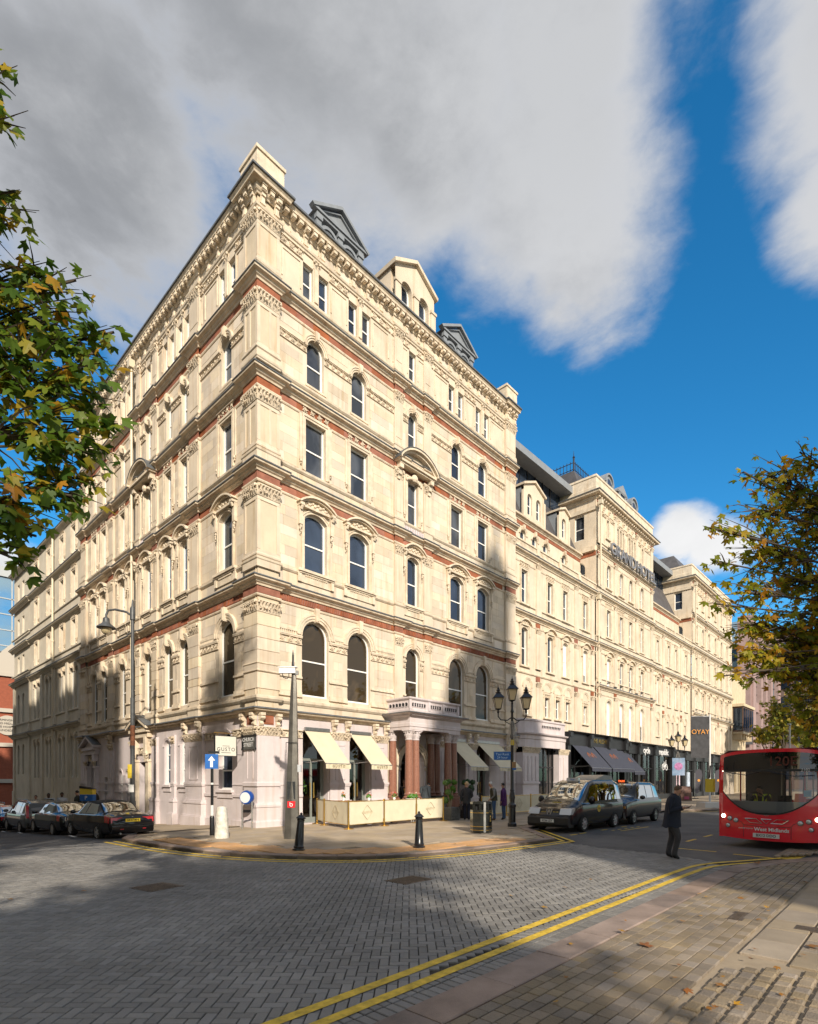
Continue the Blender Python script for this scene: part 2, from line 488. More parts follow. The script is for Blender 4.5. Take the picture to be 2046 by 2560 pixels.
# block paving of the junction
PAVEPOLY = [(-14,-14.80),(2.6,-14.80),(3.35,-13.2),(3.45,-11.6),(4.15,-9.75)]+[p for p in reversed(KPATH) if p[1] < -.1 and p[0] < 4.1]+[(-4.8,-.3),(-9.5,-.1),(-14,-4)]
rp = MB(); rp.prismz(PAVEPOLY, -.02, -.004)
road_paving = tag(rp.build('road_paving', BED), kind='structure')
pv = []
W = .1; G = .0048
ca, sa = FWD.x, FWD.y
# herringbone set at 45 degrees to the kerbs: its axes lie along RGT and FWD
for j in range(-20, 320):
    for i in range(-220, 320):
        q = (i-j) % 4
        if q == 0: a0, a1, b0, b1 = i, i+2, j, j+1
        elif q == 2: a0, a1, b0, b1 = i, i+1, j-1, j+1
        else: continue
        ua, vb = (a0+a1)*W/2, (b0+b1)*W/2
        cx = CAM.x+RGT.x*ua+FWD.x*vb; cy = CAM.y+RGT.y*ua+FWD.y*vb
        if vb < 3.3 or not in_view(cx, cy) or not inpoly(cx, cy, PAVEPOLY): continue
        if pdist(cx, cy, KPATH) < .09 or cy < -14.36: continue
        pv.append((vb*vb+ua*ua, cx, cy, q == 0))
# edging courses along the near kerb
for row in range(2):
    y = -14.465-.205*row
    x = -12.0
    while x < 2.4:
        if in_view(x, y): pv.append(((Vector((x,y))-CAM).length_squared, x, y, None))
        x += .1035
pv.sort()
def paver_mesh(w, d, n):
    b = MB(); b.chamfer(-w/2+G, w/2-G, -d/2+G, d/2-G, -.004, .018, .006)
    return b.mesh('paver', PAVER)
PM = {True: paver_mesh(.2,.1,0), False: paver_mesh(.1,.2,1), None: paver_mesh(.1,.2,2)}
rest = MB()
ANG = math.atan2(RGT.y, RGT.x)
for n, (dd, x, y, o) in enumerate(pv):
    dz = rnd.uniform(-.0025,.0025); rz = (0 if o is None else ANG)+rnd.gauss(0,.006)
    if n < 300:
        inst(PM[o], 'paver', road_paving, (x,y,dz), rz)
    else:
        w, d = (.2,.1) if o else (.1,.2)
        k = len(rest.v)
        rest.chamfer(-w/2+G, w/2-G, -d/2+G, d/2-G, -.004, .018, .006)
        rest.xf(Matrix.Translation((x,y,dz)) @ Matrix.Rotation(rz,4,'Z'), k)
tag(rest.build('pavers', PAVER, road_paving), kind='stuff')

# the corner pavement
b = MB()
cp = [p for p in KPATH if p[1] < 1.0]
b.prismz([(.6,1.0)]+[(-3.9,1.0)]+cp+[(90,.6)], -.02, .072)
pavement_corner = tag(b.build('pavement_corner', SLABB), kind='structure')
b = MB()
ys = [1,4,8,15,25,40,60]
b.grid([[(-2.9,y,.1+zg(y)-.001*(y>1)) for y in ys], [(.5,y,.1+zg(y)) for y in ys]])
b.grid([[(-3.9,1,.098),(.5,1,.0985)],[(-2.9,2,.055),(.5,2,.055)]])
tag(b.build('pavement_church_street', SLAB), kind='structure')
KIN = KPATH
TPATH = [p for p in KPATH if -9.6 < p[1] < -1.6 and p[0] < 2.4]
slabs = []
def tri_slab():
    pass
SX, SY = .6, .45
SPOLY = [(.6,.9),(-3.6,.9)]+cp+[(40,-8.8),(40,.6)]
j = 0
y = -9.8
while y < 1.0:
    x = -5.2+(j % 2)*.3
    while x < 32:
        if inpoly(x,y,SPOLY) and pdist(x,y,KIN) > .50 and in_view(x,y) and not (x > 0.2 and y > -.1):
            if not (pdist(x,y,TPATH) < 1.42):
                slabs.append(((Vector((x,y))-CAM).length_squared, x, y, 0))
        x += SX
    y += SY; j += 1
y = -9.8
while y < -1.0:
    x = -5.2
    while x < 4:
        if inpoly(x,y,SPOLY) and pdist(x,y,KIN) > .42 and pdist(x,y,TPATH) < 1.42:
            slabs.append(((Vector((x,y))-CAM).length_squared, x, y, 1))
        x += .4
    y += .4
slabs.sort()
b = MB(); b.chamfer(-SX/2+.003, SX/2-.003, -SY/2+.003, SY/2-.003, .07, .1, .004); SM0 = b.mesh('paving_slab', SLAB)
b = MB(); b.chamfer(-.197,.197,-.197,.197,.07,.097,.003)
for i in range(4):
    for k in range(4):
        cx, cy = -.15+.1*i, -.15+.1*k
        b.add([(cx-.025,cy-.025,.097),(cx+.025,cy-.025,.097),(cx+.025,cy+.025,.097),(cx-.025,cy+.025,.097),(cx,cy,.103)],[(0,1,4),(1,2,4),(2,3,4),(3,0,4)])
SM1 = b.mesh('tactile_slab', TACT)
rest = MB(); nn = [0,0]
for dd, x, y, t in slabs:
    nn[t] += 1
    if nn[t] <= 300:
        inst(SM1 if t else SM0, 'tactile_slab' if t else 'paving_slab', pavement_corner, (x,y,rnd.uniform(-.0015,.0015)))
    else:
        rest.chamfer(x-SX/2+.003, x+SX/2-.003, y-SY/2+.003, y+SY/2-.003, .07, .1, .004)
tag(rest.build('paving_slabs', SLAB, pavement_corner), kind='stuff')
def kerbs(path, parent, w=.3, step=.92, z=.102, top=None, name='kerb_stone'):
    for seg in along(path, step):
        if len(seg) < 2 or not in_view(seg[0].x, seg[0].y, .9): continue
        seg = [Vector(p) for p in seg]
        d0 = (seg[1]-seg[0]).normalized(); seg[0] = seg[0]+d0*.012
        b = MB()
        zz = zg(seg[0].y); dz = rnd.uniform(-.003,.003)
        b.sweep([(0,-.03+zz),(0,z-.012+zz+dz),(.012,z+zz+dz),(w-.012,z+zz+dz),(w,z-.01+zz+dz),(w,-.03+zz)], seg)
        b.build(name, KERB, parent)
kerbs(KPATH[1:-1]+[(45,-8.8)], pavement_corner, w=.28)

# the near pavement by the churchyard
NK = [(-18,-14.78),(1.3,-14.78)]+smooth_path([(2.2,-14.84),(3.3,-15.15),(4.3,-15.62),(5.4,-16.15),(6.6,-16.5)],3)[0:]+[(60,-16.6)]
b = MB(); b.prismz([(-30,-14.84)]+[(p[0],p[1]-.05) for p in NK]+[(200,-16.7),(200,-60),(-30,-60)], -.02, .028)
pavement_near = tag(b.build('pavement_churchyard', SLABB), kind='structure')
kerbs([(p[0],p[1]) for p in reversed(NK)], pavement_near, w=.38, step=1.0, z=.055)
setts = []
def sett_rows(y0, y1, xf0, xf1, w, d, gap, m, rough):
    y = y0; r = 0
    while y > y1:
        x = xf0(y)+rnd.uniform(0,w)
        while x < xf1(y):
            ww = w*rnd.uniform(.8,1.25)
            if in_view(x+ww/2, y-d/2, .80) and pdist(x+ww/2, y-d/2, NK) > .44:
                setts.append(((Vector((x+ww/2,y-d/2))-CAM).length_squared, x+ww/2, y-d/2, ww-gap, d-gap*(1+.8*rough), m, rough))
            x += ww
        y -= d; r += 1
sett_rows(-15.18, -16.26, lambda y: -9.0, lambda y: 6.5, .175, .122, .008, SETT, 0)
sett_rows(-16.34, -18.2, lambda y: -9.0, lambda y: -4.9-(y+16.34)*.55, .17, .145, .018, SETT, 1)
sett_rows(-16.34, -18.2, lambda y: -4.7-(y+16.34)*.55, lambda y: 9, .62, .45, .010, NSLAB, 2)
setts.sort()
rest = MB(); rs2 = MB(); n = 0
for dd, x, y, w, d, m, rg in setts:
    n += 1
    z = .055+rnd.uniform(-.004,.004)*(1.6 if rg == 1 else .6)
    if n <= 300:
        b = MB(); b.chamfer(-w/2, w/2, -d/2, d/2, -.04, 0, .012 if rg == 1 else .005)
        b.build('paving_slab' if rg == 2 else 'sett', m, pavement_near, (x,y,z), rnd.gauss(0,.02 if rg == 1 else .006))
    else:
        (rs2 if rg == 2 else rest).chamfer(x-w/2, x+w/2, y-d/2, y+d/2, z-.04, z, .012 if rg == 1 else .005)
tag(rest.build('setts', SETT, pavement_near), kind='stuff')
if rs2.v: tag(rs2.build('paving_slabs', NSLAB, pavement_near), kind='stuff')
# the pavement on the far side of Church Street
b = MB(); b.grid([[(x,y,.1+zg(y)) for x in (-60,-12.2)] for y in (-9,0,1,8,15,25,40,60,120)])
tag(b.build('pavement_west', SLAB), kind='structure')

# painted lines
def marking(name, path, o0, o1, z, m=YEL):
    b = MB(); b.sweep([(o0,z),(o1,z)], path, caps=False)
    return tag(b.build(name, m), kind='structure')
YK = [p for p in KPATH if p[1] < -.15 and p[0] < 6.9]
YK = YK[:-1]+[(6.75,-7.25)]
marking('yellow_line', YK, -.26, -.15, .0245); marking('yellow_line', YK, -.52, -.41, .0245)
NY = [(-11,-14.19)]+smooth_path([(-1.5,-14.17),(.6,-14.17),(1.8,-14.22),(2.6,-14.42),(3.3,-14.76),(4.6,-15.4)],5)
NY2 = [(-11,-14.45)]+smooth_path([(-1.5,-14.44),(.6,-14.44),(1.8,-14.49),(2.5,-14.68),(3.2,-15.02),(4.5,-15.66)],5)
marking('yellow_line', NY, -.055, .055, .0245); marking('yellow_line', NY2, -.055, .055, .0245)
for x0 in (6.3,7.0,8.75,10.6): marking('yellow_dash', [(x0,-9.13),(x0+.5,-9.13)], -.05, .05, -.007)
for k in range(5): marking('yellow_dash', [(8.9+k*.55,-9.45-.02*k),(9.2+k*.55,-9.45-.02*k)], -.04, .04, -.007)
marking('yellow_dash', [(9.0,-9.75),(11.5,-9.85)], -.04, .04, -.007)
for x0 in (6.95,8.79,10.7,12.6,14.6,17): marking('yellow_dash', [(x0,-12.57),(x0+.92,-12.57)], -.05, .05, -.007)
marking('yellow_line', [(5.04,-12.84),(4.95,-13.87)], -.05, .05, -.007)
marking('yellow_line', [(4.75,-14.3),(4.52,-15.5)], -.05, .05, -.007)
marking('yellow_line', [(4.55,-15.48),(5.8,-15.56)], -.14, .14, -.007)
marking('yellow_line', [(22.5,-7.3),(23.9,-8.5),(25.2,-9.0),(26.5,-9.15),(45,-9.2)], -.05, .05, -.007)
for y0 in (.3,3.2,6.2): marking('white_dash', [(-5.25,y0+2),(-5.25,y0+2.7)], -.05, .05, .004+zg(y0+3.2) if y0 > 1 else -.007, WPAINT)
for y0 in (9.5,12.7): marking('white_dash', [(-5.25,y0),(-5.25,y0+.6)], -.05, .05, zg(y0)+.01, WPAINT)
IRON = mat('rusty_cast_iron', (.13,.10,.075), .6, metal=.5, var=.4, vscale=20, bump=.5, bscale=90)
def cover(x, y, w, d, rz, z, name, lab):
    t = thing(name, lab, 'manhole', (x,y,z), rz)
    b = MB(); b.box(-w/2,w/2,-d/2,d/2,-.02,.003)
    b.build('frame', IRON, t)
    b = MB(); b.box(-w/2+.03,w/2-.03,-d/2+.03,d/2-.03,-.02,.006)
    k = int(w/.06)
    for i in range(k):
        xx = -w/2+.05+(w-.1)*i/k
        b.box(xx,xx+.025,-d/2+.05,d/2-.05,.006,.011)
    b.build('lid', IRON, t)
cover(-6.92,-8.2,.62,.62,R(10),.02,'drain_cover','ribbed iron drain cover in the block paving nearer the parked cars')
cover(-3.49,-10.9,.75,.55,R(0),.02,'drain_cover','iron manhole cover in the sunlit block paving before the corner bollards')
cover(-2.54,-15.97,.55,.2,R(0),.052,'drain_cover','small iron cover between the sandstone setts of the near pavement')
cover(-2.69,-16.73,.3,.3,R(0),.052,'drain_cover','small iron hatch in the slabs at the right picture edge')

# ---------------- the hotel ----------------
def arc(w, h, rise, off=0.0, n=12, zb=0.0):
    # open outline (x,z) from bottom left over the head to bottom right
    hw = w/2+off
    if rise <= 0: return [(-hw,zb),(-hw,h+off),(hw,h+off),(hw,zb)]
    r0 = ((w/2)**2+rise**2)/(2*rise); zc = h-r0; rr = r0+off
    a = math.asin(min(1, hw/rr))
    if rise >= w/2-1e-6: a = PI/2
    p = [(-hw,zb)]
    for i in range(n+1):
        t = -a+2*a*i/n
        p.append((rr*math.sin(t), zc+rr*math.cos(t)))
    p.append((hw,zb))
    return p

def wall_strip(mb, x0, x1, z0, z1, ops, y=0.0, dep=.22):
    ops = sorted(ops)
    def q(a, b, c, d):
        if b-a > 1e-4 and d-c > 1e-4: mb.add([(a,y,c),(b,y,c),(b,y,d),(a,y,d)], [(0,1,2,3)])
    cur = x0
    for cx, zb, w, h, rise in ops:
        q(cur, cx-w/2, z0, z1)
        q(cx-w/2, cx+w/2, z0, zb)
        o = [(cx+x, zb+z) for x, z in arc(w,h,rise)]
        top = o[1:-1]
        mb.add([(x,y,z) for x,z in top]+[(x,y,z1) for x,z in top], [(i,i+1,len(top)+i+1,len(top)+i) for i in range(len(top)-1)])
        o = o+[o[0]]
        mb.add([(x,y,z) for x,z in o]+[(x,y+dep,z) for x,z in o], [(i,i+len(o),i+len(o)+1,i+1) for i in range(len(o)-1)])
        cur = cx+w/2
    q(cur, x1, z0, z1)

class Fac:
    # a facade frame: s runs along the wall, out is towards the street
    def __init__(f, root, org, rz, k):
        f.root, f.org, f.rz, f.k = root, org, rz, k
        f.c, f.s = math.cos(rz), math.sin(rz)
    def loc(f, s, z, out=0.0):
        x, y = f.k*s, -out
        return (f.org[0]+x*f.c-y*f.s, f.org[1]+x*f.s+y*f.c, z)
    def put(f, name, me, s, z, out=0.0, parent=None, sx=1.0):
        return inst(me, name, f.root if parent is None else parent, f.loc(s,z,out), f.rz, (sx,1,1) if sx != 1 else None)
    def wall(f, mb, name, mats, smooth=None):
        return mb.build(name, mats, f.root, (f.org[0],f.org[1],0), f.rz, smooth)

CACHE = {}
def cached(key, fn):
    if key not in CACHE: CACHE[key] = fn()
    return CACHE[key]

def sash_mesh(w, h, rise, t=.065, rails=1, vert=0):
    b = MB()
    b.ring(arc(w,h,rise), arc(w,h,rise,-t,zb=0), .135, .20)
    b.box(-w/2,w/2,.12,.205,0,t*1.3)
    for i in range(rails):
        z = h*(.47 if rails == 1 else (i+1)/(rails+1)); b.box(-w/2+t,w/2-t,.145,.195,z-.028,z+.028)
    for i in range(vert):
        x = -w/2+w*(i+1)/(vert+1); b.box(x-.018,x+.018,.15,.19,t,h-t-rise*.3)
    return b.mesh('sash_frame', WHITE)
def pane_mesh(w, h, rise, m):
    b = MB()
    p = arc(w,h,rise,-.03,zb=.03)
    b.add([(x,.18,z) for x,z in reversed(p)], [tuple(range(len(p)))])
    return b.mesh('pane', m)
def blind_mesh(w, h, rise, frac):
    b = MB(); z = h*(1-frac); t = .07
    p = [(x, max(zz, z)) for x, zz in arc(w,h,rise,-t,zb=z)]
    b.add([(x,.1775,zz) for x,zz in reversed(p)], [tuple(range(len(p)))])
    return b.mesh('blind', BLIND)
wr = random.Random(11)
def window(f, s, z, w, h, rise, out=0.0, m=None, blind=0.0, rails=1, vert=0, dull=.3):
    me = cached(('sash',w,h,rise,rails,vert), lambda: sash_mesh(w,h,rise,rails=rails,vert=vert))
    o = f.put('window', me, s, z, out)
    pm = m or (PANE2 if wr.random() < dull else PANE)
    inst(cached(('pane',w,h,rise,pm.name), lambda: pane_mesh(w,h,rise,pm)), 'pane', o)
    if blind: inst(cached(('blind',w,h,rise,blind), lambda: blind_mesh(w,h,rise,blind)), 'blind', o)
    return o

def leaf_tongue(b, x, z, w, h, d, y=0.0):
    # an acanthus leaf rising from the bell and curling out
    b.add([(x-w*.3,y-d*.15,z),(x+w*.3,y-d*.15,z),(x+w*.5,y-d*.45,z+h*.45),(x-w*.5,y-d*.45,z+h*.45),(x-w*.42,y-d*.75,z+h*.82),(x+w*.42,y-d*.75,z+h*.82),
           (x+w*.2,y-d*1.15,z+h),(x-w*.2,y-d*1.15,z+h),(x,y-d*.65,z+h*.45),(x,y-d*1.0,z+h*.82),(x,y-d*1.2,z+h*.72),(x-w*.3,y,z+h),(x+w*.3,y,z+h)],
          [(0,1,8),(1,2,8),(0,8,3),(3,8,9,4),(8,2,5,9),(4,9,7),(9,5,6),(9,6,7),(7,6,10),(7,6,12,11),(4,7,11),(5,12,6)])
def capital_mesh(w, h, d, m=None, flare=.05):
    b = MB(); r = random.Random(int(w*1000))
    b.sweep([(0,0),(.02,.02),(.02,.05),(.0,.06),(d*.25,h*.8),(d*.45,h*.86),(d*.6+flare,h*.9),(d*.6+flare,h),(0,h)], [(w/2,0),(-w/2,0)])
    n = max(2, round(w/.15))
    for row, (zz, hh) in enumerate(((.04,.48),(.28,.58))):
        k = n-(row % 2)
        for i in range(k):
            x = -w/2+w*(i+.5+.5*(row % 2))/n
            leaf_tongue(b, x, zz*h, w/n*.95, hh*h, d*(.7+.35*row)*r.uniform(.85,1.1))
    for sg in (-1,1):
        b.ball((sg*(w/2-.02),-d*.8,h*.8), .05, 6, 4, (1,.8,1))
    for i in range(int(n*2.5)):
        b.ball((r.uniform(-w/2,w/2),-d*r.uniform(.5,1.0),h*r.uniform(.3,.8)), r.uniform(.018,.04), 5, 3, (1.2,.8,.9))
    return b.mesh('capital', m or TRIM)
def scroll_mesh(w, h, d, m=None, border=True):
    # carved running foliage: spirals with leaves, on a slab
    b = MB(); r = random.Random(int(w*700+h*90))
    b.box(-w/2,w/2,-.012,0.0,0,h)
    if border:
        b.box(-w/2,w/2,-d*.9,-.012,h*.88,h); b.box(-w/2,w/2,-d*.6,-.012,0,h*.08)
    n = max(1, round(w/(h*1.05)))
    R0 = h*.33
    for i in range(n):
        cx = -w/2+w*(i+.5)/n; sg = 1 if i % 2 else -1
        pts = []; rs = []
        for k in range(9):
            t = k/8*1.65*2*PI; q = R0*(1-.72*k/8)
            pts.append((cx+q*math.cos(t*sg+sg*.6), -d*(.45+.3*k/8), h*.47+q*math.sin(t*sg+sg*.6))); rs.append(h*.075*(1-.4*k/8))
        b.tube(pts, rs, 4, False)
        b.ball((cx,-d*.7,h*.47), h*.10, 5, 3)
        for a in range(4):
            t = a*PI/2+.5+r.uniform(-.3,.3)
            b.ball((cx+R0*1.15*math.cos(t),-d*.55,h*.47+R0*1.05*math.sin(t)), h*.085, 4, 3, (1.2,.7,.9))
    return b.mesh('carved_frieze', m or TRIM)
def capital(f, s, z, w, h, d, out=0.0, m=None):
    return f.put('capital', cached(('cap',w,h,d,(m or TRIM).name), lambda: capital_mesh(w,h,d,m)), s, z, out)
def scroll(f, s, z, w, h, d, out=0.0, m=None, border=True):
    return f.put('carved_frieze', cached(('scr',round(w,2),h,d,(m or TRIM).name,border), lambda: scroll_mesh(w,h,d,m,border)), s, z, out)

def archivolt_mesh(w, h, rise, t, d, key, leg=0.0, m=None):
    b = MB()
    zs = h-rise-leg
    for o0, o1, dd in ((.0,t*.36,d*.45),(t*.36,t*.74,d*.75),(t*.74,t,d)):
        b.ring(arc(w,h,rise,o1,zb=zs), arc(w,h,rise,o0+.001,zb=zs), -dd, .0)
    if key:
        kw = .085
        b.prism([(-kw*.8,h-.06),(-kw*1.25,h+t+key),(kw*1.25,h+t+key),(kw*.8,h-.06)], -d-.07, .02)
        b.prism([(-kw*.5,h-.02),(-kw*.8,h+t+key-.06),(kw*.8,h+t+key-.06),(kw*.5,h-.02)], -d-.1, -d-.07)
    return b.mesh('arch_moulding', m or TRIM)
def hood2_mesh(w, h, rise):
    # second floor: moulded jambs, side consoles with drops, a segmental pediment with a carved field
    b = MB()
    b.ring(arc(w,h,rise,.13), arc(w,h,rise,.001), -.05, 0)
    b.ring(arc(w,h,rise,.13), arc(w,h,rise,.09), -.075, -.05)
    pw = w+.62
    z0 = h+.12
    b.box(-w/2-.05,w/2+.05,-.16,0,z0-.03,z0+.06)
    b.ring(arc(pw,z0+.42,.34,.07,zb=z0+.10), arc(pw,z0+.42,.34,0,zb=z0+.10), -.27, 0)
    b.ring(arc(pw,z0+.42,.34,.0,zb=z0+.08), arc(pw,z0+.42,.34,-.06,zb=z0+.08), -.19, 0)
    p = arc(pw,z0+.42,.34,-.06,zb=z0+.06)
    b.add([(x,-.07,z) for x,z in reversed(p)], [tuple(range(len(p)))])
    for sg in (-1,1):
        x = sg*(w/2+.22)
        b.prism([(x-.075,h-.62),(x-.085,h+.10),(x+.085,h+.10),(x+.075,h-.62)], -.12, 0)
        b.box(x-.1,x+.1,-.24,0,h+.10,h+.2)
        b.tube([(x,-.14,h-.05),(x,-.19,h+.06),(x,-.16,h+.10)], .06, 5)
        for q in range(4): b.ball((x+.015*(-1)**q,-.08,h-.70-.09*q), .07-.012*q, 5, 4, (1,.8,1))
    r = random.Random(5)
    for i in range(13):
        x = -pw*.30+pw*.60*i/12
        b.ball((x,-.09,z0+.16+.045*math.sin(i*2.1)+.06*(1-(x/(pw*.35))**2)), .045+.015*(i % 3), 5, 3, (1.1,.7,.9))
    return b.mesh('window_hood', TRIM)
def sill2_mesh(w):
    b = MB()
    b.box(-w/2-.34,w/2+.34,-.17,0,-.1,0); b.box(-w/2-.30,w/2+.30,-.12,0,-.16,-.1)
    b.box(-w/2-.3,w/2+.3,-.05,0,-.5,-.18)
    for i in range(12):
        x = -w/2+w*(i+.5)/12; b.box(x-.025,x+.025,-.09,-.05,-.24,-.17)
    for sg in (-1,1): b.prism([(sg*(w/2+.25)-.08,-.5),(sg*(w/2+.25)-.08,-.14),(sg*(w/2+.25)+.08,-.14),(sg*(w/2+.25)+.08,-.5)], -.09, -.05)
    return b.mesh('window_sill', TRIM)
def surround3_mesh(w, h):
    # third floor: eared architrave with hanging drops
    b = MB()
    b.ring(arc(w,h,0,.17), arc(w,h,0,.09), -.075, 0); b.ring(arc(w,h,0,.09), arc(w,h,0,.001), -.045, 0)
    for sg in (-1,1):
        x = sg*(w/2+.24)
        b.box(x-.06,x+.06,-.05,0,.35,h+.17)
        b.ball((x,-.05,.30), .06, 6, 4); b.ball((x,-.045,.2), .04, 6, 4)
    return b.mesh('architrave', TRIM)

hotel = thing('hotel_building', 'grand cream stone corner hotel with red bands, arched windows and lilac ground floor', 'hotel')
FR = Fac(hotel, (0,.12), 0, 1)
FL = Fac(hotel, (.12,0), -PI/2, -1)
UE, VE = 17.45, 20.35           # ends of the corner block along each street

def outline(rb, lb, uE, vE, base=.12):
    # plan line of the corner block, breaking forward at piers: list of (from, to, out)
    p = [(uE, base)]
    for a, b, o in sorted(rb, reverse=True):
        if a <= 0: continue
        if b < uE: p += [(b, base)]
        else: p = []
        p += [(b, base-o), (a, base-o), (a, base)]
    c0 = [t for t in rb if t[0] <= 0]
    p += [(c0[0][1], base), (c0[0][1], base-c0[0][2]), (base-c0[0][2], base-c0[0][2]), (base-c0[0][2], c0[0][1]), (base, c0[0][1])]
    for a, b, o in sorted(lb):
        if a <= 0: continue
        p += [(base, a), (base-o, a), (base-o, b)]
        if b < vE: p += [(base, b)]
    if not any(b >= vE for a, b, o in lb): p += [(base, vE)]
    return p
RP = [(0,.96,.12),(7.2,7.75,.08),(9.25,9.8,.08),(16.4,17.45,.12)]
LP = [(0,.96,.12),(4.65,5.55,.10),(9.0,9.55,.08),(11.1,11.6,.08),(14.8,15.5,.10),(19.4,20.35,.12)]
OUT = outline(RP, LP, UE, VE)
def course(name, prof, m, path=None, smooth=None):
    b = MB(); b.sweep(prof, path or OUT)
    return b.build(name, m, hotel, smooth=smooth)
def P(z, *pts): return [(o, z+q) for o, q in pts]

# window positions
RW = [2.72, 5.06, 8.5, 11.9, 14.25]
LW = [2.48, 6.22, 7.85, 10.2, 12.1, 13.6, 16.5, 18.1]
LWID = {2.48:1.15, 6.22:.8, 7.85:.8, 10.2:.85, 12.1:.8, 13.6:.8, 16.5:.85, 18.1:.85}
def bays(side):
    if side == 'R': return [(s, 1.0 if s != 8.5 else .74) for s in RW]
    return [(s, LWID[s]/1.3*1.05) for s in LW]
LEVELS = [  # floor strip, sill z, width, height, rise as share of width
    (4.4, 9.02, 5.17, 1.32, 3.06, .5), (9.02, 13.2, 10.16, 1.12, 2.36, .24), (13.2, 16.7, 14.12, 1.0, 2.06, 0), (16.7, 20.2, 17.6, .84, 1.92, .5)]
holes = {'R': [], 'L': []}
for side, F, E in (('R',FR,UE),('L',FL,VE)):
    wb = MB()
    for li, (z0, z1, zs, w, h, rs) in enumerate(LEVELS):
        ops = []
        for s, k in bays(side):
            ww = round(w*k, 3)
            hh = h if rs != .5 else round(h-(w-ww)*.25, 3)
            rise = round(ww*rs, 3)
            ops.append((F.k*s, zs, ww, hh, rise))
            special = side == 'L' and li == 0 and s == 13.6
            bl = 0.0
            window(F, s, zs, ww, hh, rise, dull=(.05,.2,.75,.6)[li], blind=bl, m=PANE3 if li == 0 else None)
            if li == 0:
                F.put('arch_moulding', cached(('av',ww,hh), lambda: archivolt_mesh(ww,hh,rise,.27,.11,.22)), s, zs)
                holes[side].append((s-ww/2-.27, s+ww/2+.27, zs, zs+hh+.27))
            elif li == 1:
                F.put('window_hood', cached(('h2',ww,hh), lambda: hood2_mesh(ww,hh,rise)), s, zs)
                F.put('window_sill', cached(('s2',ww), lambda: sill2_mesh(ww)), s, zs)
                holes[side].append((s-ww/2-.32, s+ww/2+.32, zs-.5, zs+hh+.65))
            elif li == 2:
                F.put('architrave', cached(('s3',ww,hh), lambda: surround3_mesh(ww,hh)), s, zs)
                if not s in (8.5,10.2): scroll(F, s, zs+hh+.18, ww+.42, .32, .10)
                holes[side].append((s-ww/2-.31, s+ww/2+.31, zs, zs+hh+.5))
            elif li == 3:
                F.put('arch_moulding', cached(('a4',ww,hh), lambda: archivolt_mesh(ww,hh,rise,.2,.10,.12)), s, zs)
                b = MB(); b.box(-ww/2-.1,ww/2+.1,-.07,0,-.08,0)
                for i in range(9): b.box(-ww/2+ww*i/9+.02,-ww/2+ww*i/9+.06,-.04,0,-.2,-.08)
                F.put('window_sill', cached(('s4',ww), lambda: b.mesh('window_sill', TRIM)), s, zs)
                holes[side].append((s-ww/2-.2, s+ww/2+.2, zs-.2, zs+hh+.2))
        x0, x1 = (0.0, E) if side == 'R' else (-E, -.0)
        wall_strip(wb, x0, x1, z0, z1, ops)
    # fifth floor: small paired lights
    if side == 'R': five = [2.36,3.14,4.72,5.5,8.5,11.5,12.28,13.85,14.63]
    else: five = [2.05,2.85,5.95,6.65,7.5,8.2,10.2,11.95,12.75,13.5,14.2,16.3,17.1,18.0,18.7]
    ops = [(F.k*s, 21.03, .5, 1.36, 0) for s in five]
    for s in five: window(F, s, 21.03, .5, 1.36, 0, dull=.7)
    wall_strip(wb, 0 if side == 'R' else -E, E if side == 'R' else 0, 20.2, 23.7, ops)
    holes[side] += [(s-.27, s+.27, 21.0, 22.45) for s in five]
    F.wall(wb, 'wall', STONE)
    # carved strips and small sunk panels between the lights of the fifth floor
    edges = [1.0]+[t for s in five for t in (s-.25, s+.25)]+[16.4 if side == 'R' else 19.4]
    for i in range(0, len(edges), 2):
        a, b_ = edges[i], edges[i+1]
        for sub0, sub1 in ([(a,b_)] if b_-a < 2.2 else [(a,(a+b_)/2-.02),((a+b_)/2+.02,b_)]):
            w = sub1-sub0
            if w < .45:
                capital(F, (sub0+sub1)/2, 22.42, round(w+.02,2), .33, .10, .0)
                b = MB(); b.box(-w/2+.05,w/2-.05,-.05,0,21.1,22.42)
                F.wall(b, 'colonette', TRIM).location = F.loc((sub0+sub1)/2, 0)
            else:
                scroll(F, (sub0+sub1)/2, 22.42, w-.02, .33, .09)
                b = MB()
                b.ring([(-w/2+.10,21.2),(-w/2+.10,22.3),(w/2-.10,22.3),(w/2-.10,21.2)], [(-w/2+.15,21.2),(-w/2+.15,22.25),(w/2-.15,22.25),(w/2-.15,21.2)], -.03, 0)
                o = F.wall(b, 'panel_moulding', TRIM); o.location = F.loc((sub0+sub1)/2, 0)
    # impost bands of first floor and carved imposts of the fourth
    W1 = [(s, 1.32*k) for s, k in bays(side)]; W4 = [(s, .84*k) for s, k in bays(side)]
    piers = [(a,b_) for a,b_,o in (RP if side == 'R' else LP)]
    def gaps(ws, pad):
        g = []; cur = .96
        for s, w in ws: g.append((cur, s-w/2-pad)); cur = s+w/2+pad
        g.append((cur, E-.95))
        out = []
        for a, b_ in g:
            for pa, pb in piers:
                if a < pa and pb < b_: out.append((a,pa)); a = pb
            out.append((a,b_))
        return [(a,b_) for a,b_ in out if b_-a > .12]
    for a, b_ in gaps(W1, .02):
        w = b_-a; c_ = (a+b_)/2
        scroll(F, c_, 7.16, w, .30, .09)
        b = MB(); b.box(-w/2,w/2,-.09,0,7.47,7.53)
        for i in range(max(1,int(w/.09))): b.box(-w/2+.09*i+.02,-w/2+.09*i+.06,-.05,0,7.525,7.66)
        b.box(-w/2,w/2,-.06,0,7.655,7.74)
        o = F.wall(b, 'impost_moulding', TRIM); o.location = F.loc(c_, 0)
        b = MB(); b.box(-w/2,w/2,-.07,0,5.83,5.91); o = F.wall(b, 'string_moulding', TRIM); o.location = F.loc(c_, 0)
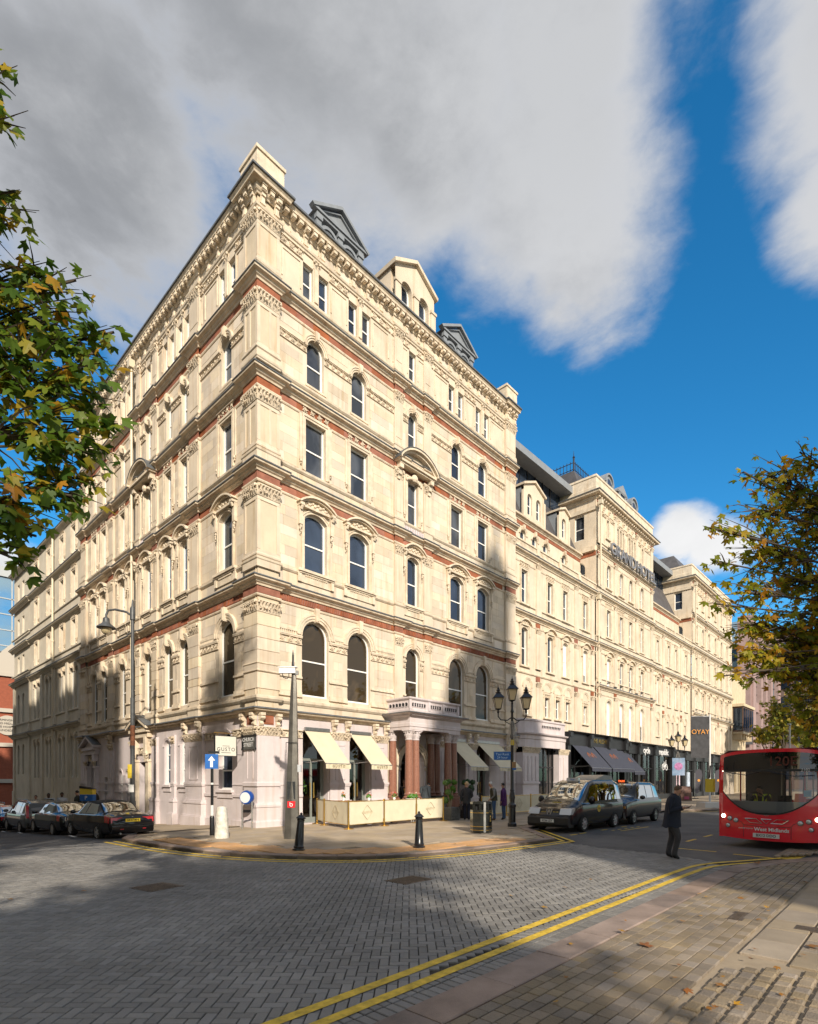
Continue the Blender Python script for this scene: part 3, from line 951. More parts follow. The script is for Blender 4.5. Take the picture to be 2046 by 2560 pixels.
        b = MB(); b.box(-w/2,w/2,-.05,0,5.195,5.3); b.box(-w/2,w/2,-.08,0,5.1,5.2); o = F.wall(b, 'base_moulding', TRIM); o.location = F.loc(c_, 0)
        holes[side].append((a, b_, 7.16, 7.74))
    for a, b_ in gaps(W4, .02):
        w = b_-a; c_ = (a+b_)/2
        if w > .3:
            scroll(F, c_, 18.83, w, .26, .08)
            b = MB(); b.box(-w/2,w/2,-.10,0,19.09,19.15)
            o = F.wall(b, 'impost_moulding', TRIM); o.location = F.loc(c_, 0)
            holes[side].append((a, b_, 18.83, 19.15))

# string courses that run round the corner
CORN = ((0,0),(.06,0),(.08,.06),(.14,.10),(.16,.16),(.28,.20),(.30,.30),(.0,.40))
FLASH = ((0,.415),(.315,.315),(.325,.27),(.302,.268),(.302,.30),(0,.402))
for z, h1 in ((9.0,9.0),(13.2,13.2),(16.66,16.66),(20.2,20.2)):
    course('cornice', P(z,*CORN), TRIM); course('lead_flashing', P(z,*FLASH), LEAD)
for z in (8.62, 12.82, 16.28, 19.82):
    course('string_moulding', P(z,(0,0),(.03,.01),(.05,.05),(.05,.09),(0,.11)), TRIM)
for z in (10.02, 14.02, 17.42, 20.88):
    course('sill_band', P(z,(0,-.12),(.03,-.1),(.08,-.04),(.09,.03),(.0,.07)), TRIM)
course('sill_band', P(4.93,(0,-.16),(.04,-.14),(.10,-.06),(.11,.03),(0,.07)), TRIM)
course('string_moulding', P(22.76,(0,0),(.05,.0),(.06,.06),(.10,.09),(.12,.16),(0,.2)), TRIM)
course('string_moulding', P(23.34,(0,0),(.04,0),(.06,.05),(.10,.08),(.0,.12)), TRIM)
# red bands, laid stone by stone
def fluted_block():
    b = MB(); b.box(-.22,.22,-.015,0,0,.25)
    for i in range(4):
        x = -.22+.11*i; b.prism([(x+.0,.02),(x+.05,.23),(x+.105,.23),(x+.06,.02)], -.045, -.012)
    return b.mesh('red_stone', REDST)
def plain_block(w, h):
    b = MB(); b.box(-w/2+.003,w/2-.003,-.018,0,0,h); return b.mesh('red_stone', REDST)
for side, F, E in (('R',FR,UE),('L',FL,VE)):
    s = 1.0
    while s < E-1.2:
        F.put('red_stone', cached('flut', fluted_block), s+.22, 8.74); s += .445
    for z in (12.94, 16.40, 19.94):
        s = 1.0
        while s < E-1.3:
            F.put('red_stone', cached(('pl',.8,.25), lambda: plain_block(.8,.25)), s+.4, z); s += .8
    for a, b_, o in (RP if side == 'R' else LP):
        if a <= 0: continue
        for z in (8.74,12.94,16.40,19.94):
            w = round(b_-a,2); F.put('red_stone', cached(('pl',w,.25), lambda: plain_block(w,.25)), (a+b_)/2, z, o)
CPATH = [(.96,0),(0,0),(0,.96)]
for z in (8.74,12.94,16.40,19.94):
    b = MB(); b.sweep([(0,z),(.02,z),(.02,z+.25),(0,z+.25)], CPATH); b.build('red_stone', REDST, hotel)
# corner pier
def cbox(z0, z1, ins=0.0, name='pier', m=STONEB):
    b = MB(); b.box(ins,.96-ins,ins,.96-ins,z0,z1); return b.build(name, m, hotel)
cbox(4.5,23.7,.03)
zz = 5.25
for z0, z1 in ((5.24,5.82),(5.86,6.15),(6.19,6.64),(6.66,7.09),(7.11,7.56),(7.58,8.03)):
    cbox(z0, z1, 0.0, 'pier_stone')
for z in (5.9,6.18): 
    b = MB(); b.sweep(P(z,(0,-.05),(.03,-.02),(.03,.02),(0,.03)), CPATH); b.build('string_moulding', TRIM, hotel)
def pier_panel(z0, z1, cols):
    b = MB()
    b.sweep([(.0,z0),(.0,z0+.15),(-.03,z0+.165)], CPATH, caps=False)
    b.sweep([(-.03,z1-.14),(0,z1-.12),(0,z1)], CPATH, caps=False)
    for pth in ([(.13,0),(0,0),(0,.13)], [(.96,0),(.83,0)], [(0,.83),(0,.96)])+(([(.60,0),(.50,0)],[(0,.50),(0,.60)]) if cols else ()):
        b.sweep([(-.03,z0+.16),(0,z0+.16),(0,z1-.13),(-.03,z1-.13)], list(pth))
    b.sweep(P(z0-.02,(0,-.5),(.05,-.48),(.05,-.12),(.09,-.08),(.09,-.02),(.02,.05),(-.02,.06)), CPATH)
    b.build('pier_panel', STONE, hotel)
pier_panel(10.2,12.3,0); pier_panel(14.2,15.8,1); pier_panel(17.8,19.45,1); pier_panel(20.98,22.42,0)
for F in (FR, FL):
    for z, h in ((8.04,.42),(12.31,.40),(15.82,.42),(19.44,.42),(22.42,.34)):
        capital(F, .48, z, .98, h, .14, .115)
    for a, b_, o in (RP if F is FR else LP):
        if a <= 0: continue
        w = round(b_-a,2); c_ = (a+b_)/2
        b = MB()
        for z0, z1 in ((4.5,8.75),(9.4,12.95),(13.6,16.42),(17.05,19.95),(20.6,23.6)):
            b.box(-w/2,w/2,-o,0,z0,z1)
            b.box(-w/2-.05,w/2+.05,-o-.05,-.0,z0,z0+.45); b.box(-w/2-.03,w/2+.03,-o-.03,-.0,z0+.45,z0+.53)
            b.box(-w/2+.1,w/2-.1,-o-.015,-o+.001,z0+.75,z1-.75)
        ob = F.wall(b, 'pilaster', STONE); ob.location = F.loc(c_, 0)
        if w >= .9 or F is FL:
            for z0, z1 in ((5.24,5.82),(5.86,6.15),(6.19,6.64),(6.66,7.09),(7.11,7.56),(7.58,8.03)):
                F.put('pier_stone', cached(('ps',w,o,round(z1-z0,2)), lambda: (lambda q: (q.box(-w/2-.02,w/2+.02,-o-.03,0,0,z1-z0), q.mesh('pier_stone', STONEB))[1])(MB())), c_, z0)
        for z, h in ((8.10,.40),(12.35,.40),(15.9,.38),(19.5,.38),(22.42,.34)):
            capital(F, c_, z, w, h, .12, o)
# ashlar laid on the walls of the corner block
blocks = []
ar = random.Random(3)
for side, F, E in (('R',FR,UE),('L',FL,VE)):
    H = holes[side]+[(a-.06,b_+.06,0,40) for a,b_,o in (RP if side == 'R' else LP)]
    for z0, z1 in ((5.32,8.6),(9.45,9.88),(10.14,12.8),(13.62,13.88),(14.12,16.26),(17.08,17.28),(17.52,19.8),(20.62,20.74),(22.98,23.32)):
        nc = max(1, round((z1-z0)/.37)); ch = (z1-z0)/nc
        for c_ in range(nc):
            za, zb = z0+ch*c_, z0+ch*(c_+1)
            s = .96+ar.uniform(0,.5)
            cuts = [.96]
            while s < E-.9: cuts.append(s); s += ar.uniform(.62,1.05)
            cuts.append(E-.95)
            hs = [h for h in H if h[2] < zb-.01 and h[3] > za+.01]
            for a, b_ in zip(cuts, cuts[1:]):
                segs = [(a,b_)]
                for h in hs:
                    ns = []
                    for p, q in segs:
                        if h[1] <= p or h[0] >= q: ns.append((p,q)); continue
                        if h[0] > p: ns.append((p,h[0]))
                        if h[1] < q: ns.append((h[1],q))
                    segs = ns
                for p, q in segs:
                    if q-p > .12: blocks.append((F, p, q, za, zb))
blocks.sort(key=lambda t: (Vector(t[0].loc((t[1]+t[2])/2,(t[3]+t[4])/2))-Vector((CAM.x,CAM.y,1.85))).length)
big = {id(FR): MB(), id(FL): MB()}
n = 0
for F, p, q, za, zb in blocks:
    w, h, g = q-p, zb-za, .003
    def blk(b, cx, z0):
        b.add([(cx-w/2+g,0,z0+g),(cx+w/2-g,0,z0+g),(cx+w/2-g,0,z0+h-g),(cx-w/2+g,0,z0+h-g),(cx-w/2+g,-.009,z0+g),(cx+w/2-g,-.009,z0+g),(cx+w/2-g,-.009,z0+h-g),(cx-w/2+g,-.009,z0+h-g)],
              [(4,5,6,7),(0,1,5,4),(1,2,6,5),(2,3,7,6),(3,0,4,7)])
    n += 1
    if n <= 300:
        b = MB(); blk(b, 0, 0); F.put('stone', b.mesh('stone', STONEB), (p+q)/2, za)
    else:
        blk(big[id(F)], F.k*(p+q)/2, za)
for F in (FR, FL): tag(F.wall(big[id(F)], 'stones', STONEB), kind='stuff')

# eaves: brackets, modillions, gutter
def bracket_mesh():
    b = MB()
    b.prism([(-.09,-.0),(-.09,.56),(.09,.56),(.09,0)], -.04, 0)
    b.box(-.10,.10,-.20,0,.42,.56); b.box(-.08,.08,-.14,0,.30,.42); b.box(-.07,.07,-.09,0,.09,.30); b.box(-.09,.09,-.11,0,.0,.09)
    return b.mesh('bracket', TRIM)
def modillion_mesh():
    b = MB(); b.box(-.085,.085,-.22,0,.0,.13); b.box(-.10,.10,-.25,0,.13,.17); b.box(-.06,.06,-.19,0,-.03,0)
    return b.mesh('modillion', TRIM)
for side, F, E in (('R',FR,UE),('L',FL,VE)):
    s = .17; 
    while s < E:
        F.put('modillion', cached('modil', modillion_mesh), s, 23.46, .14 if s < 1 or s > E-1 else .10); s += .335
    for s in ([.2,.8] + [2.2+.83*i for i in range(17)] + ([16.55,17.3] if side == 'R' else [16.9,17.7,18.6,19.5,20.2])):
        if s < E: F.put('bracket', cached('brk', bracket_mesh), s, 23.0, .12 if s < 1 or s > E-1 else 0)
    for i in range(18 if side == 'R' else 21):
        s = 1.4+.83*i
        if s < E-1:
            b = MB(); b.ring([(-.28,.05),(-.28,.42),(.28,.42),(.28,.05)], [(-.24,.05),(-.24,.38),(.24,.38),(.24,.05)], -.03, 0)
            F.put('panel_moulding', cached('eavp', lambda: b.mesh('panel_moulding', TRIM)), s+.38, 23.05)
EAVE = outline([(0,.96,.15),(16.4,17.45,.15)], [(0,.96,.15),(19.4,20.35,.15)], UE, VE, .09)
course('cornice', P(23.42,(0,0),(.02,0),(.05,.05),(.06,.06),(.06,.22),(.28,.23),(.30,.30),(.34,.34),(.36,.42),(0,.50)), TRIM, EAVE)
course('gutter', P(23.84,(.0,.10),(.37,.015),(.40,.03),(.40,-.04),(.37,-.055),(.362,0)), LEAD, EAVE)
# parapet blocks, roof and dormers
b = MB()
for x0, x1, y0, y1 in ((-.02,1.15,-.02,1.15),(16.5,17.6,0,1.1)):
    b.box(x0-.08,x1+.08,y0-.08,y1+.08,23.86,24.2); b.box(x0,x1,y0,y1,24.2,24.98); b.box(x0-.05,x1+.05,y0-.05,y1+.05,24.98,25.1)
b.build('parapet_block', TRIM, hotel)
b = MB(); b.box(1.3,3.1,.2,.5,23.86,24.3); b.box(1.3,3.1,.16,.54,24.3,24.37)
b.build('parapet', TRIM, hotel)
b = MB()
zt = 26.8
b.add([(.5,.5,23.92),(17.2,.5,23.92),(17.2,12,23.92),(.5,20.2,23.92),(2.0,2.0,zt),(15.8,2.0,zt),(15.8,10,zt),(2.0,19,zt)],
      [(0,1,5,4),(1,2,6,5),(0,4,7,3),(4,5,6,7),(2,3,7,6)])
b.build('roof', SLATE, hotel)
def dormer_grey():
    b = MB()
    for x in (-1.25,0,1.25): b.box(x-.14,x+.14,-.12,.0,0,1.5); b.box(x-.18,x+.18,-.17,0,1.3,1.5)
    b.box(-1.4,1.4,-.16,.1,1.5,1.66)
    b.prism([(-1.5,1.66),(0,2.55),(1.5,1.66)], -.06, 2.4)
    for sg in (-1,1):
        b.prism([(sg*1.62,1.62),(0,2.6),(0,2.75),(sg*1.72,1.72)], -.26, .0)
        b.prism([(sg*1.2,1.75),(0,2.42),(0,2.48),(sg*1.28,1.75)], -.14, -.05)
    b.box(-1.62,1.62,-.22,.0,1.62,1.72)
    b.box(-1.38,1.38,0.02,2.4,0,1.66)
    for sg in (-1,1):
        k = len(b.v); b.ring(arc(.86,1.2,.43,.14), arc(.86,1.2,.43,.001), -.09, .02); b.xf(Matrix.Translation((sg*.62,0,.05)), k)
    return b.mesh('dormer', ZINC)
for s, w in ((4.35,1),(12.6,1)):
    d = inst(dormer_grey(), 'dormer', hotel, (s,.62,23.95), 0, (.92,1,.9))
    for sg in (-1,1):
        o = inst(sash_mesh(.86,1.2,.43,rails=1,vert=1), 'window', d, (sg*.62,-.17,.05)); o.data.materials[0] = ZINC
        b = MB(); p = arc(.86,1.2,.43,-.03,zb=.03); b.add([(sg*.62+x,.0,.05+z) for x,z in reversed(p)],[tuple(range(len(p)))]); b.build('pane', PANE, d)
b = MB()
wall_strip(b, -1.4, 1.4, 0, 2.3, [(-.62,.35,.72,1.5,.36),(.62,.35,.72,1.5,.36)], 0, .3)
b.prism([(-1.4,2.3),(0,3.1),(1.4,2.3)], 0, .3)
for sg in (-1,1): b.prism([(sg*1.52,2.22),(0,3.08),(0,3.25),(sg*1.56,2.38)], -.16, 2.5)
for x in (-1.27,0,1.27): b.box(x-.17,x+.17,-.08,0,0,1.55); b.box(x-.21,x+.21,-.12,0,1.42,1.55)
b.box(-1.4,-1.1,.3,2.5,0,2.4); b.box(1.1,1.4,.3,2.5,0,2.4)
d = b.build('dormer', STONE, hotel, (8.95,.35,23.95))
for sg in (-1,1):
    o = inst(sash_mesh(.72,1.5,.36), 'window', d, (sg*.62,.1,.35))
    inst(pane_mesh(.72,1.5,.36,PANE), 'pane', d, (sg*.62,.1,.35))
# central bay: big segmental pediment over the third floor window
def big_pediment(F, s, w):
    b = MB()
    pw = w
    b.ring(arc(pw,.75,.62,.10,zb=.05), arc(pw,.75,.62,0,zb=.05), -.55, 0); b.ring(arc(pw,.75,.62,0,zb=.05), arc(pw,.75,.62,-.10,zb=.05), -.42, 0)
    b.box(-pw/2-.05,pw/2+.05,-.44,0,-.02,.08); b.box(-pw/2+.05,pw/2-.05,-.36,0,-.10,-.02)
    p = arc(pw,.75,.62,-.1,zb=.08); b.add([(x,-.2,z) for x,z in reversed(p)], [tuple(range(len(p)))])
    for i in range(11): b.ball((-pw*.28+pw*.56*i/10,-.23,.22+.05*math.sin(i*2.3)+.1*(1-((i-5)/5)**2)), .07, 5, 4, (1.1,.7,.9))
    for sg in (-1,1):
        x = sg*(pw/2-.18); b.box(x-.12,x+.12,-.34,0,-.30,-.02); b.box(x-.10,x+.10,-.22,0,-.55,-.30); b.box(x-.08,x+.08,-.14,0,-.75,-.55)
    b.ball((0,-.14,-.35), .2, 8, 5, (1,.6,1)); 
    for i in range(9): b.ball((-.5+.125*i,-.1,-.52+.16*(1-((i-4)/4)**2)), .08, 5, 4, (1,.7,1))
    F.put('pediment', b.mesh('pediment', TRIM), s, 16.62)
    b = MB(); b.ring(arc(pw,.75,.62,.125,zb=.05), arc(pw,.75,.62,.101,zb=.05), -.58, 0); F.put('lead_flashing', b.mesh('lead_flashing', LEAD), s, 16.62)
    b = MB(); b.box(-.75,.75,-.03,0,-.42,-.1)
    for i in range(9): b.box(-.7+.165*i,-.62+.165*i,-.09,-.03,-.32,-.12)
    F.put('corbel_table', b.mesh('corbel_table', LILAC), s, 14.0)
big_pediment(FR, 8.5, 2.5); big_pediment(FL, 10.3, 2.4)
# down pipe on the Church Street front
b = MB(); PIPE = mat('cream_painted_pipe', (.62,.54,.40), .5)
b.tube([(-.12,11.75,23.0),(-.12,11.75,5.0)], .065, 8); b.box(-.28,.0,11.6,11.9,22.9,23.3)
for z in (7,10.5,14,17.5,20.6): b.lathe([(.09,z),(.09,z+.12)], 8, (-.12,11.75))
b.build('drainpipe', PIPE, hotel, smooth=40)

# ---------------- hotel: ground floor of the corner block ----------------
GREYF = mat('grey_green_door_paint', (.22,.24,.22), .4)
def mould(F, name, m, s, boxes):
    b = MB()
    for q in boxes: b.box(*q)
    o = F.wall(b, name, m); o.location = F.loc(s, 0)
    return o
gf = [(2.73,.12,1.26,3.70,0),(5.08,.12,1.2,3.70,0),(8.5,.12,1.7,3.25,.85),(11.9,.12,1.25,3.7,0),(14.25,.12,1.3,3.7,0)]
b = MB(); wall_strip(b, 0.0, UE, -.4, 4.4, gf, 0, .42); FR.wall(b, 'shopfront_wall', LILAC)
gl = [(2.55,1.45,1.05,2.32,.30),(6.33,1.62,.66,2.1,.33),(8.0,1.62,.66,2.1,.33),(10.75,-.6,1.15,3.35,0),(12.95,.6,.55,1.75,.27),(13.95,.6,.55,1.75,.27),(16.2,.1,.5,1.9,0),(18.35,-.9,1.1,3.9,0)]
b = MB(); wall_strip(b, -VE, 0.0, -2.5, 4.4, [(-s,z,w,h,r) for s,z,w,h,r in gl], 0, .3); FL.wall(b, 'wall', LILAC)
for s, z, w, h, r in gl:
    if s in (10.75,18.35):
        d = mould(FL, 'door', mat('dark_oak_door', (.035,.025,.02), .5), s, [(-w/2,w/2,.25,.3,z,z+h)])
        mb = MB()
        for i in range(2):
            for k in range(3): mb.box(-w/2+.08+i*w/2,-.06+i*w/2,.235,.25,z+.2+k*h/3.2,z+h/3.2+k*h/3.2)
        mb.build('door_panel', BLACK, d)
    else:
        window(FL, s, z, w, h, r, rails=2 if h > 2 else 1, m=PANE)
        mould(FL, 'window_sill', LILAC, s, [(-w/2-.12,w/2+.12,-.12,0,z-.10,z),(-w/2-.08,w/2+.08,-.05,0,z-.32,z-.1)])
        if r: FL.put('arch_moulding', cached(('avg',w,h,r), lambda: archivolt_mesh(w,h,r,.12,.05,0,m=LILAC)), s, z)
# glazed doors and the rooms behind
GDOOR = []
for s, z, w, h, r in gf:
    b = MB(); b.ring(arc(w,h,r), arc(w,h,r,-.07), .30, .38); b.box(-w/2,w/2,.30,.38,2.5,2.6)
    if s == 8.5: b.box(-.05,.05,.3,.38,0,2.5)
    else:
        b.box(-.04,.04,.3,.38,0,2.5); b.box(-w/2,w/2,.31,.37,0,.22)
        for x in (-w/2+.10,w/2-.10): b.box(x-.05,x+.05,.31,.37,0,2.5)
    d = FR.put('door', b.mesh('door', GREYF if s != 8.5 else BLACK), s, z)
    b = MB(); p = arc(w,h,r,-.05,zb=.02); b.add([(x,.345,zz) for x,zz in reversed(p)], [tuple(range(len(p)))]); b.build('pane', SHOPGL, d)
    if s != 8.5:
        b = MB()
        for x in (-.09,.09): b.tube([(x,.24,1.0),(x,.24,1.62)], .017, 6); b.tube([(x,.24,1.1),(x,.31,1.1)], .012, 5); b.tube([(x,.24,1.52),(x,.31,1.52)], .012, 5)
        b.build('door_handle', GOLD, d)
b = MB(); b.add([(.6,.9,.1),(17,.9,.1),(17,6,.1),(.6,6,.1),(.6,.9,4.3),(17,.9,4.3),(17,6,4.3),(.6,6,4.3)], [(0,1,2,3),(7,6,5,4),(3,2,6,7),(0,3,7,4),(1,5,6,2)])
b.build('dining_room', ROOM, hotel)
LAMPGLOW = emit('orange_lamp_glow', (1,.35,.06), 3.0)
for x in (2.35,3.0,4.8,5.4,11.6,12.3,14.0,14.7):
    b = MB(); b.ball((0,0,0), .075, 8, 6, (1,1,1.3)); l = b.build('pendant_lamp', LAMPGLOW, hotel, (x,2.0,2.28))
    b = MB(); b.tube([(0,0,.09),(0,0,2.0)], .006, 4); b.build('flex', BLACK, l)
# ground floor pilasters
GP = {'R': [(.0,.96,.12),(3.40,4.44,.10),(5.72,6.72,.10),(10.28,11.24,.10),(12.56,13.56,.10),(16.4,17.45,.12)],
      'L': [(4.3,5.9,.12),(7.05,7.35,.10),(9.0,9.55,.12),(11.75,12.25,.10),(14.85,15.5,.10),(19.3,20.35,.12)]}
def gpil(F, a, b_, o):
    w = b_-a; s = (a+b_)/2
    bs = [(-w/2,w/2,-o,0,-2.2,3.9),(-w/2-.05,w/2+.05,-o-.05,0,1.64,1.74),(-w/2-.03,w/2+.03,-o-.03,0,1.58,1.64),
          (-w/2-.06,w/2+.06,-o-.07,0,.92,1.0),(-w/2-.10,w/2+.10,-o-.11,0,.84,.92),(-w/2-.14,w/2+.14,-o-.16,0,-2.2,.30),(-w/2-.10,w/2+.10,-o-.12,0,.30,.36),(-w/2-.07,w/2+.07,-o-.08,0,.36,.84)]
    if w > .6: bs += [(-w*.25,-w*.25+.03,-o-.02,-o,1.85,3.3),(w*.25-.03,w*.25,-o-.02,-o,1.85,3.3),(-w*.25,w*.25,-o-.02,-o,3.27,3.3),(-w*.25,w*.25,-o-.02,-o,1.85,1.88)]
    mould(F, 'pilaster', LILAC, s, bs)
    capital(F, s, 3.49, round(w+.04,2), .33, .13, o, TRIM)
    if w > .6:
        for sg in (-1,1):
            F.put('console', cached('consl', console_mesh), s+sg*(w/2-.16), 3.86, o)
def console_mesh():
    b = MB(); b.box(-.10,.10,-.22,0,.36,.46); b.box(-.085,.085,-.16,0,.20,.36); b.box(-.07,.07,-.09,0,.0,.2)
    b.tube([(-.09,-.17,.28),(.09,-.17,.28)], .06, 8); b.tube([(-.075,-.09,.07),(.075,-.09,.07)], .045, 8)
    return b.mesh('console', TRIM)
for a, b_, o in GP['R'][1:-1]: gpil(FR, a, b_, o)
gpil(FR, 16.4, 17.45, .12)
for a, b_, o in GP['L']: gpil(FL, a, b_, o)
CP2 = [(.96,0),(0,0),(0,.96)]
b = MB(); b.sweep([(0,-.5),(.16,-.5),(.16,.30),(.12,.36),(.08,.36),(.08,.84),(.11,.84),(.11,.92),(.07,1.0),(.0,1.0),(0,1.58),(.05,1.62),(.05,1.74),(0,1.78),(0,3.9)], CP2); b.box(.02,.95,.02,.95,-.5,4.5)
for pth in ([(.3,0),(.27,0)],[(.69,0),(.66,0)],[(0,.27),(0,.3)],[(0,.66),(0,.69)]): b.sweep([(0,1.9),(.02,1.9),(.02,3.3),(0,3.3)], pth)
b.build('pilaster', LILAC, hotel)
for F in (FR, FL):
    capital(F, .48, 3.49, 1.02, .33, .14, .12, TRIM)
    for s in (.12,.84): F.put('console', cached('consl', console_mesh), s, 3.86, .12)
    b = MB(); b.box(-.2,.2,-.03,0,3.92,4.24); b.box(-.15,.15,-.05,-.03,3.97,4.19)
    o = F.wall(b, 'red_stone', REDST); o.location = F.loc(.48, 0, .12)
# wall mouldings between
for F, E, lst in ((FR,UE,[(1.0,2.08),(14.95,16.38)]), (FL,VE,[(1.0,1.98),(3.1,4.28),(15.55,17.7),(12.3,14.8)])):
    for a, b_ in lst:
        w = b_-a
        mould(F, 'string_moulding', LILAC, (a+b_)/2, [(-w/2,w/2,-.05,0,1.18,1.28),(-w/2,w/2,-.08,0,-2,.28),(-w/2,w/2,-.03,0,1.64,1.70)])
        if w < 1.5: scroll(F, (a+b_)/2, 3.50, w-.02, .30, .10)
course('cornice', P(4.26,(0,0),(.03,0),(.05,.04),(.09,.06),(.09,.12),(.26,.14),(.28,.20),(.30,.24),(0,.29)), TRIM)
course('lead_flashing', P(4.26,(0,.30),(.31,.25),(.33,.20),(.31,.195),(.305,.24),(0,.292)), LEAD)
for F, E in ((FR,UE),(FL,VE)):
    b = MB(); s = 1.05
    while s < E-1.0:
        b.box(F.k*s-.022,F.k*s+.022,-.085,-.03,4.30,4.36); s += .085
    F.wall(b, 'dentil_band', TRIM)['kind'] = 'stuff'
# pedimented doorways on Church Street
for s, zb, zt in ((10.75,2.75,4.35),(18.35,2.55,3.75)):
    pw = 2.3
    b = MB()
    b.box(-pw/2,pw/2,-.35,0,zt-.15,zt); b.box(-pw/2+.1,pw/2-.1,-.25,0,zt-.4,zt-.15)
    b.prism([(-pw/2+.1,zt),(0,zt+.5),(pw/2-.1,zt)], -.2, 0)
    for sg in (-1,1):
        b.prism([(sg*(pw/2+.14),zt),(0,zt+.56),(0,zt+.70),(sg*(pw/2+.14),zt+.13)], -.45, 0)
        b.box(sg*.78-.16,sg*.78+.16,-.18,0,-2,zb); b.box(sg*.78-.2,sg*.78+.2,-.24,0,zb,zb+.12); b.box(sg*.78-.12,sg*.78+.12,-.3,0,zb+.4,zt-.4)
    FL.put('doorcase', b.mesh('doorcase', TRIM if s < 15 else LILAC), s, 0)
    capital(FL, s-.78, zb+.05, .4, .36, .12, .17); capital(FL, s+.78, zb+.05, .4, .36, .12, .17); scroll(FL, s, zb+.42, 1.1, .3, .1, .05)
    b = MB()
    for sg in (-1,1): b.prism([(sg*(pw/2+.16),zt+.135),(0,zt+.705),(0,zt+.73),(sg*(pw/2+.16),zt+.16)], -.47, 0)
    FL.put('lead_flashing', b.mesh('lead_flashing', LEAD), s, 0)
# the porch
def col_mesh(r, z0, z1):
    b = MB(); b.lathe([(r*1.0,z0),(r*1.02,z0+(z1-z0)*.3),(r*.86,z1)], 20); return b.mesh('column', GRANITE, 40)
def colbase_mesh(r, z0, z1):
    b = MB(); b.box(-r*1.12,r*1.12,-r*1.12,r*1.12,.05,z0); b.box(-r*1.16,r*1.16,-r*1.25,r*1.25,z0-.12,z0-.04); b.box(-r*1.16,r*1.16,-r*1.3,r*1.3,.05,.35)
    b.lathe([(r*1.35,z0),(r*1.4,z0+.05),(r*1.1,z0+.10),(r*1.28,z0+.16),(r*1.02,z0+.22),(r,z1)], 20)
    return b.mesh('column_base', GRANITE, 40)
def colcap_mesh(r, z0, z1, m):
    b = MB(); h = z1-z0
    b.lathe([(r*1.02,z0),(r*1.1,z0+.03),(r*.9,z0+.06),(r*1.0,z0+h*.7),(r*1.3,z0+h*.85)], 16); b.box(-r*1.4,r*1.4,-r*1.4,r*1.4,z1-h*.13,z1)
    for row in range(2):
        for i in range(8):
            k = len(b.v); leaf_tongue(b, 0, 0, r*.72, h*(.42 if row == 0 else .62), r*.45)
            b.xf(Matrix.Translation((0,0,z0+.05+row*.04)) @ Matrix.Rotation(2*PI*(i+.5*row)/8,4,'Z') @ Matrix.Translation((0,-r*.85,0)), k)
    for i in range(4):
        t = PI/4+i*PI/2; b.ball((r*1.35*math.cos(t),r*1.35*math.sin(t),z1-h*.2), r*.28, 6, 4)
    return b.mesh('capital', m)
for x, y in ((6.93,-1.12),(7.36,-1.12),(9.66,-1.12),(10.1,-1.12),(6.95,-.08),(10.05,-.08),(9.62,-.08)):
    c_ = inst(cached('colm', lambda: col_mesh(.185,1.3,3.62)), 'column', hotel, (x,y,0))
    inst(cached('colb', lambda: colbase_mesh(.185,1.05,1.31)), 'column_base', c_)
    inst(cached('colc', lambda: colcap_mesh(.165,3.62,4.08,LILAC)), 'capital', c_)
PP = [(10.28,.12),(10.28,-1.34),(6.74,-1.34),(6.74,.12)]
b = MB()
b.sweep([(0,4.08),(.02,4.08),(.02,4.2),(.05,4.22),(.05,4.36),(.03,4.38),(.03,4.62),(.08,4.66),(.10,4.70),(-.3,4.70),(-.3,4.08)], [PP[0],PP[1],PP[2],PP[3]][::-1][::-1])
b.box(6.9,10.1,-1.2,.1,4.3,4.6)
b.build('porch_entablature', LILAC, hotel)
b = MB(); b.sweep([(0,4.70),(.10,4.70),(.28,4.78),(.31,4.83),(.0,4.86)], PP); b.build('cornice', LILAC, hotel)
b = MB(); b.sweep([(0,4.865),(.33,4.838),(.34,4.80),(.32,4.80),(0,4.862)], PP); b.build('lead_flashing', LEAD, hotel)
b = MB()
for i in range(44): x = 6.70+i*.082; b.box(x,x+.045,-1.34-.20,-1.40,4.70,4.77)
for i in range(17):
    y = -1.36+i*.082; b.box(6.74-.2,6.66,y,y+.045,4.70,4.77)
b.build('dentil_band', LILAC, hotel)['kind'] = 'stuff'
b = MB(); b.sweep([(-.2,4.86),(-.02,4.86),(-.02,4.98),(-.05,5.0),(-.05,5.38),(0,5.42),(.03,5.46),(.03,5.52),(-.2,5.54)], PP)
for x in (6.74,8.0,9.02,10.13): b.box(x,x+.15,-1.335,-1.30,4.98,5.4)
b.build('balcony_parapet', LILAC, hotel)
def quatre():
    b = MB()
    for i in range(4):
        t = PI/4+i*PI/2; b.lathe([(.045,-.012),(.045,.0)], 8, (.045*math.cos(t),.045*math.sin(t)), 'y')
    return b.mesh('quatrefoil_shade_discs', DARK)  # dark discs paint the shade inside the piercings; the parapet is solid
def quatre_rim():
    b = MB(); b.tube([(.10*math.cos(t*PI/8),-.01,.10*math.sin(t*PI/8)) for t in range(17)], .016, 5, False); return b.mesh('rim', LILAC)
qd = cached('quat', quatre); qr = cached('quatr', quatre_rim)
for x in [8.22+.155*i for i in range(5)]+[9.25+.155*i for i in range(6)]+[6.98+.155*i for i in range(6)]:
    o = inst(qd, 'quatrefoil_shade_discs', hotel, (x,-1.29,5.19)); inst(qr, 'rim', o)
for y in [-1.1+.2*i for i in range(6)]:
    o = inst(qd, 'quatrefoil_shade_discs', hotel, (6.79,y,5.19), -PI/2); inst(qr, 'rim', o)
FR.put('arch_moulding', archivolt_mesh(1.7,3.25,.85,.32,.12,.18), 8.5, .12)
mould(FR, 'doorcase', STONE, 8.5, [(-1.7,-1.0,-.04,0,0,3.9),(1.0,1.7,-.04,0,0,3.9),(-1.05,-.85,-.07,0,2.3,2.42),(.85,1.05,-.07,0,2.3,2.42)])
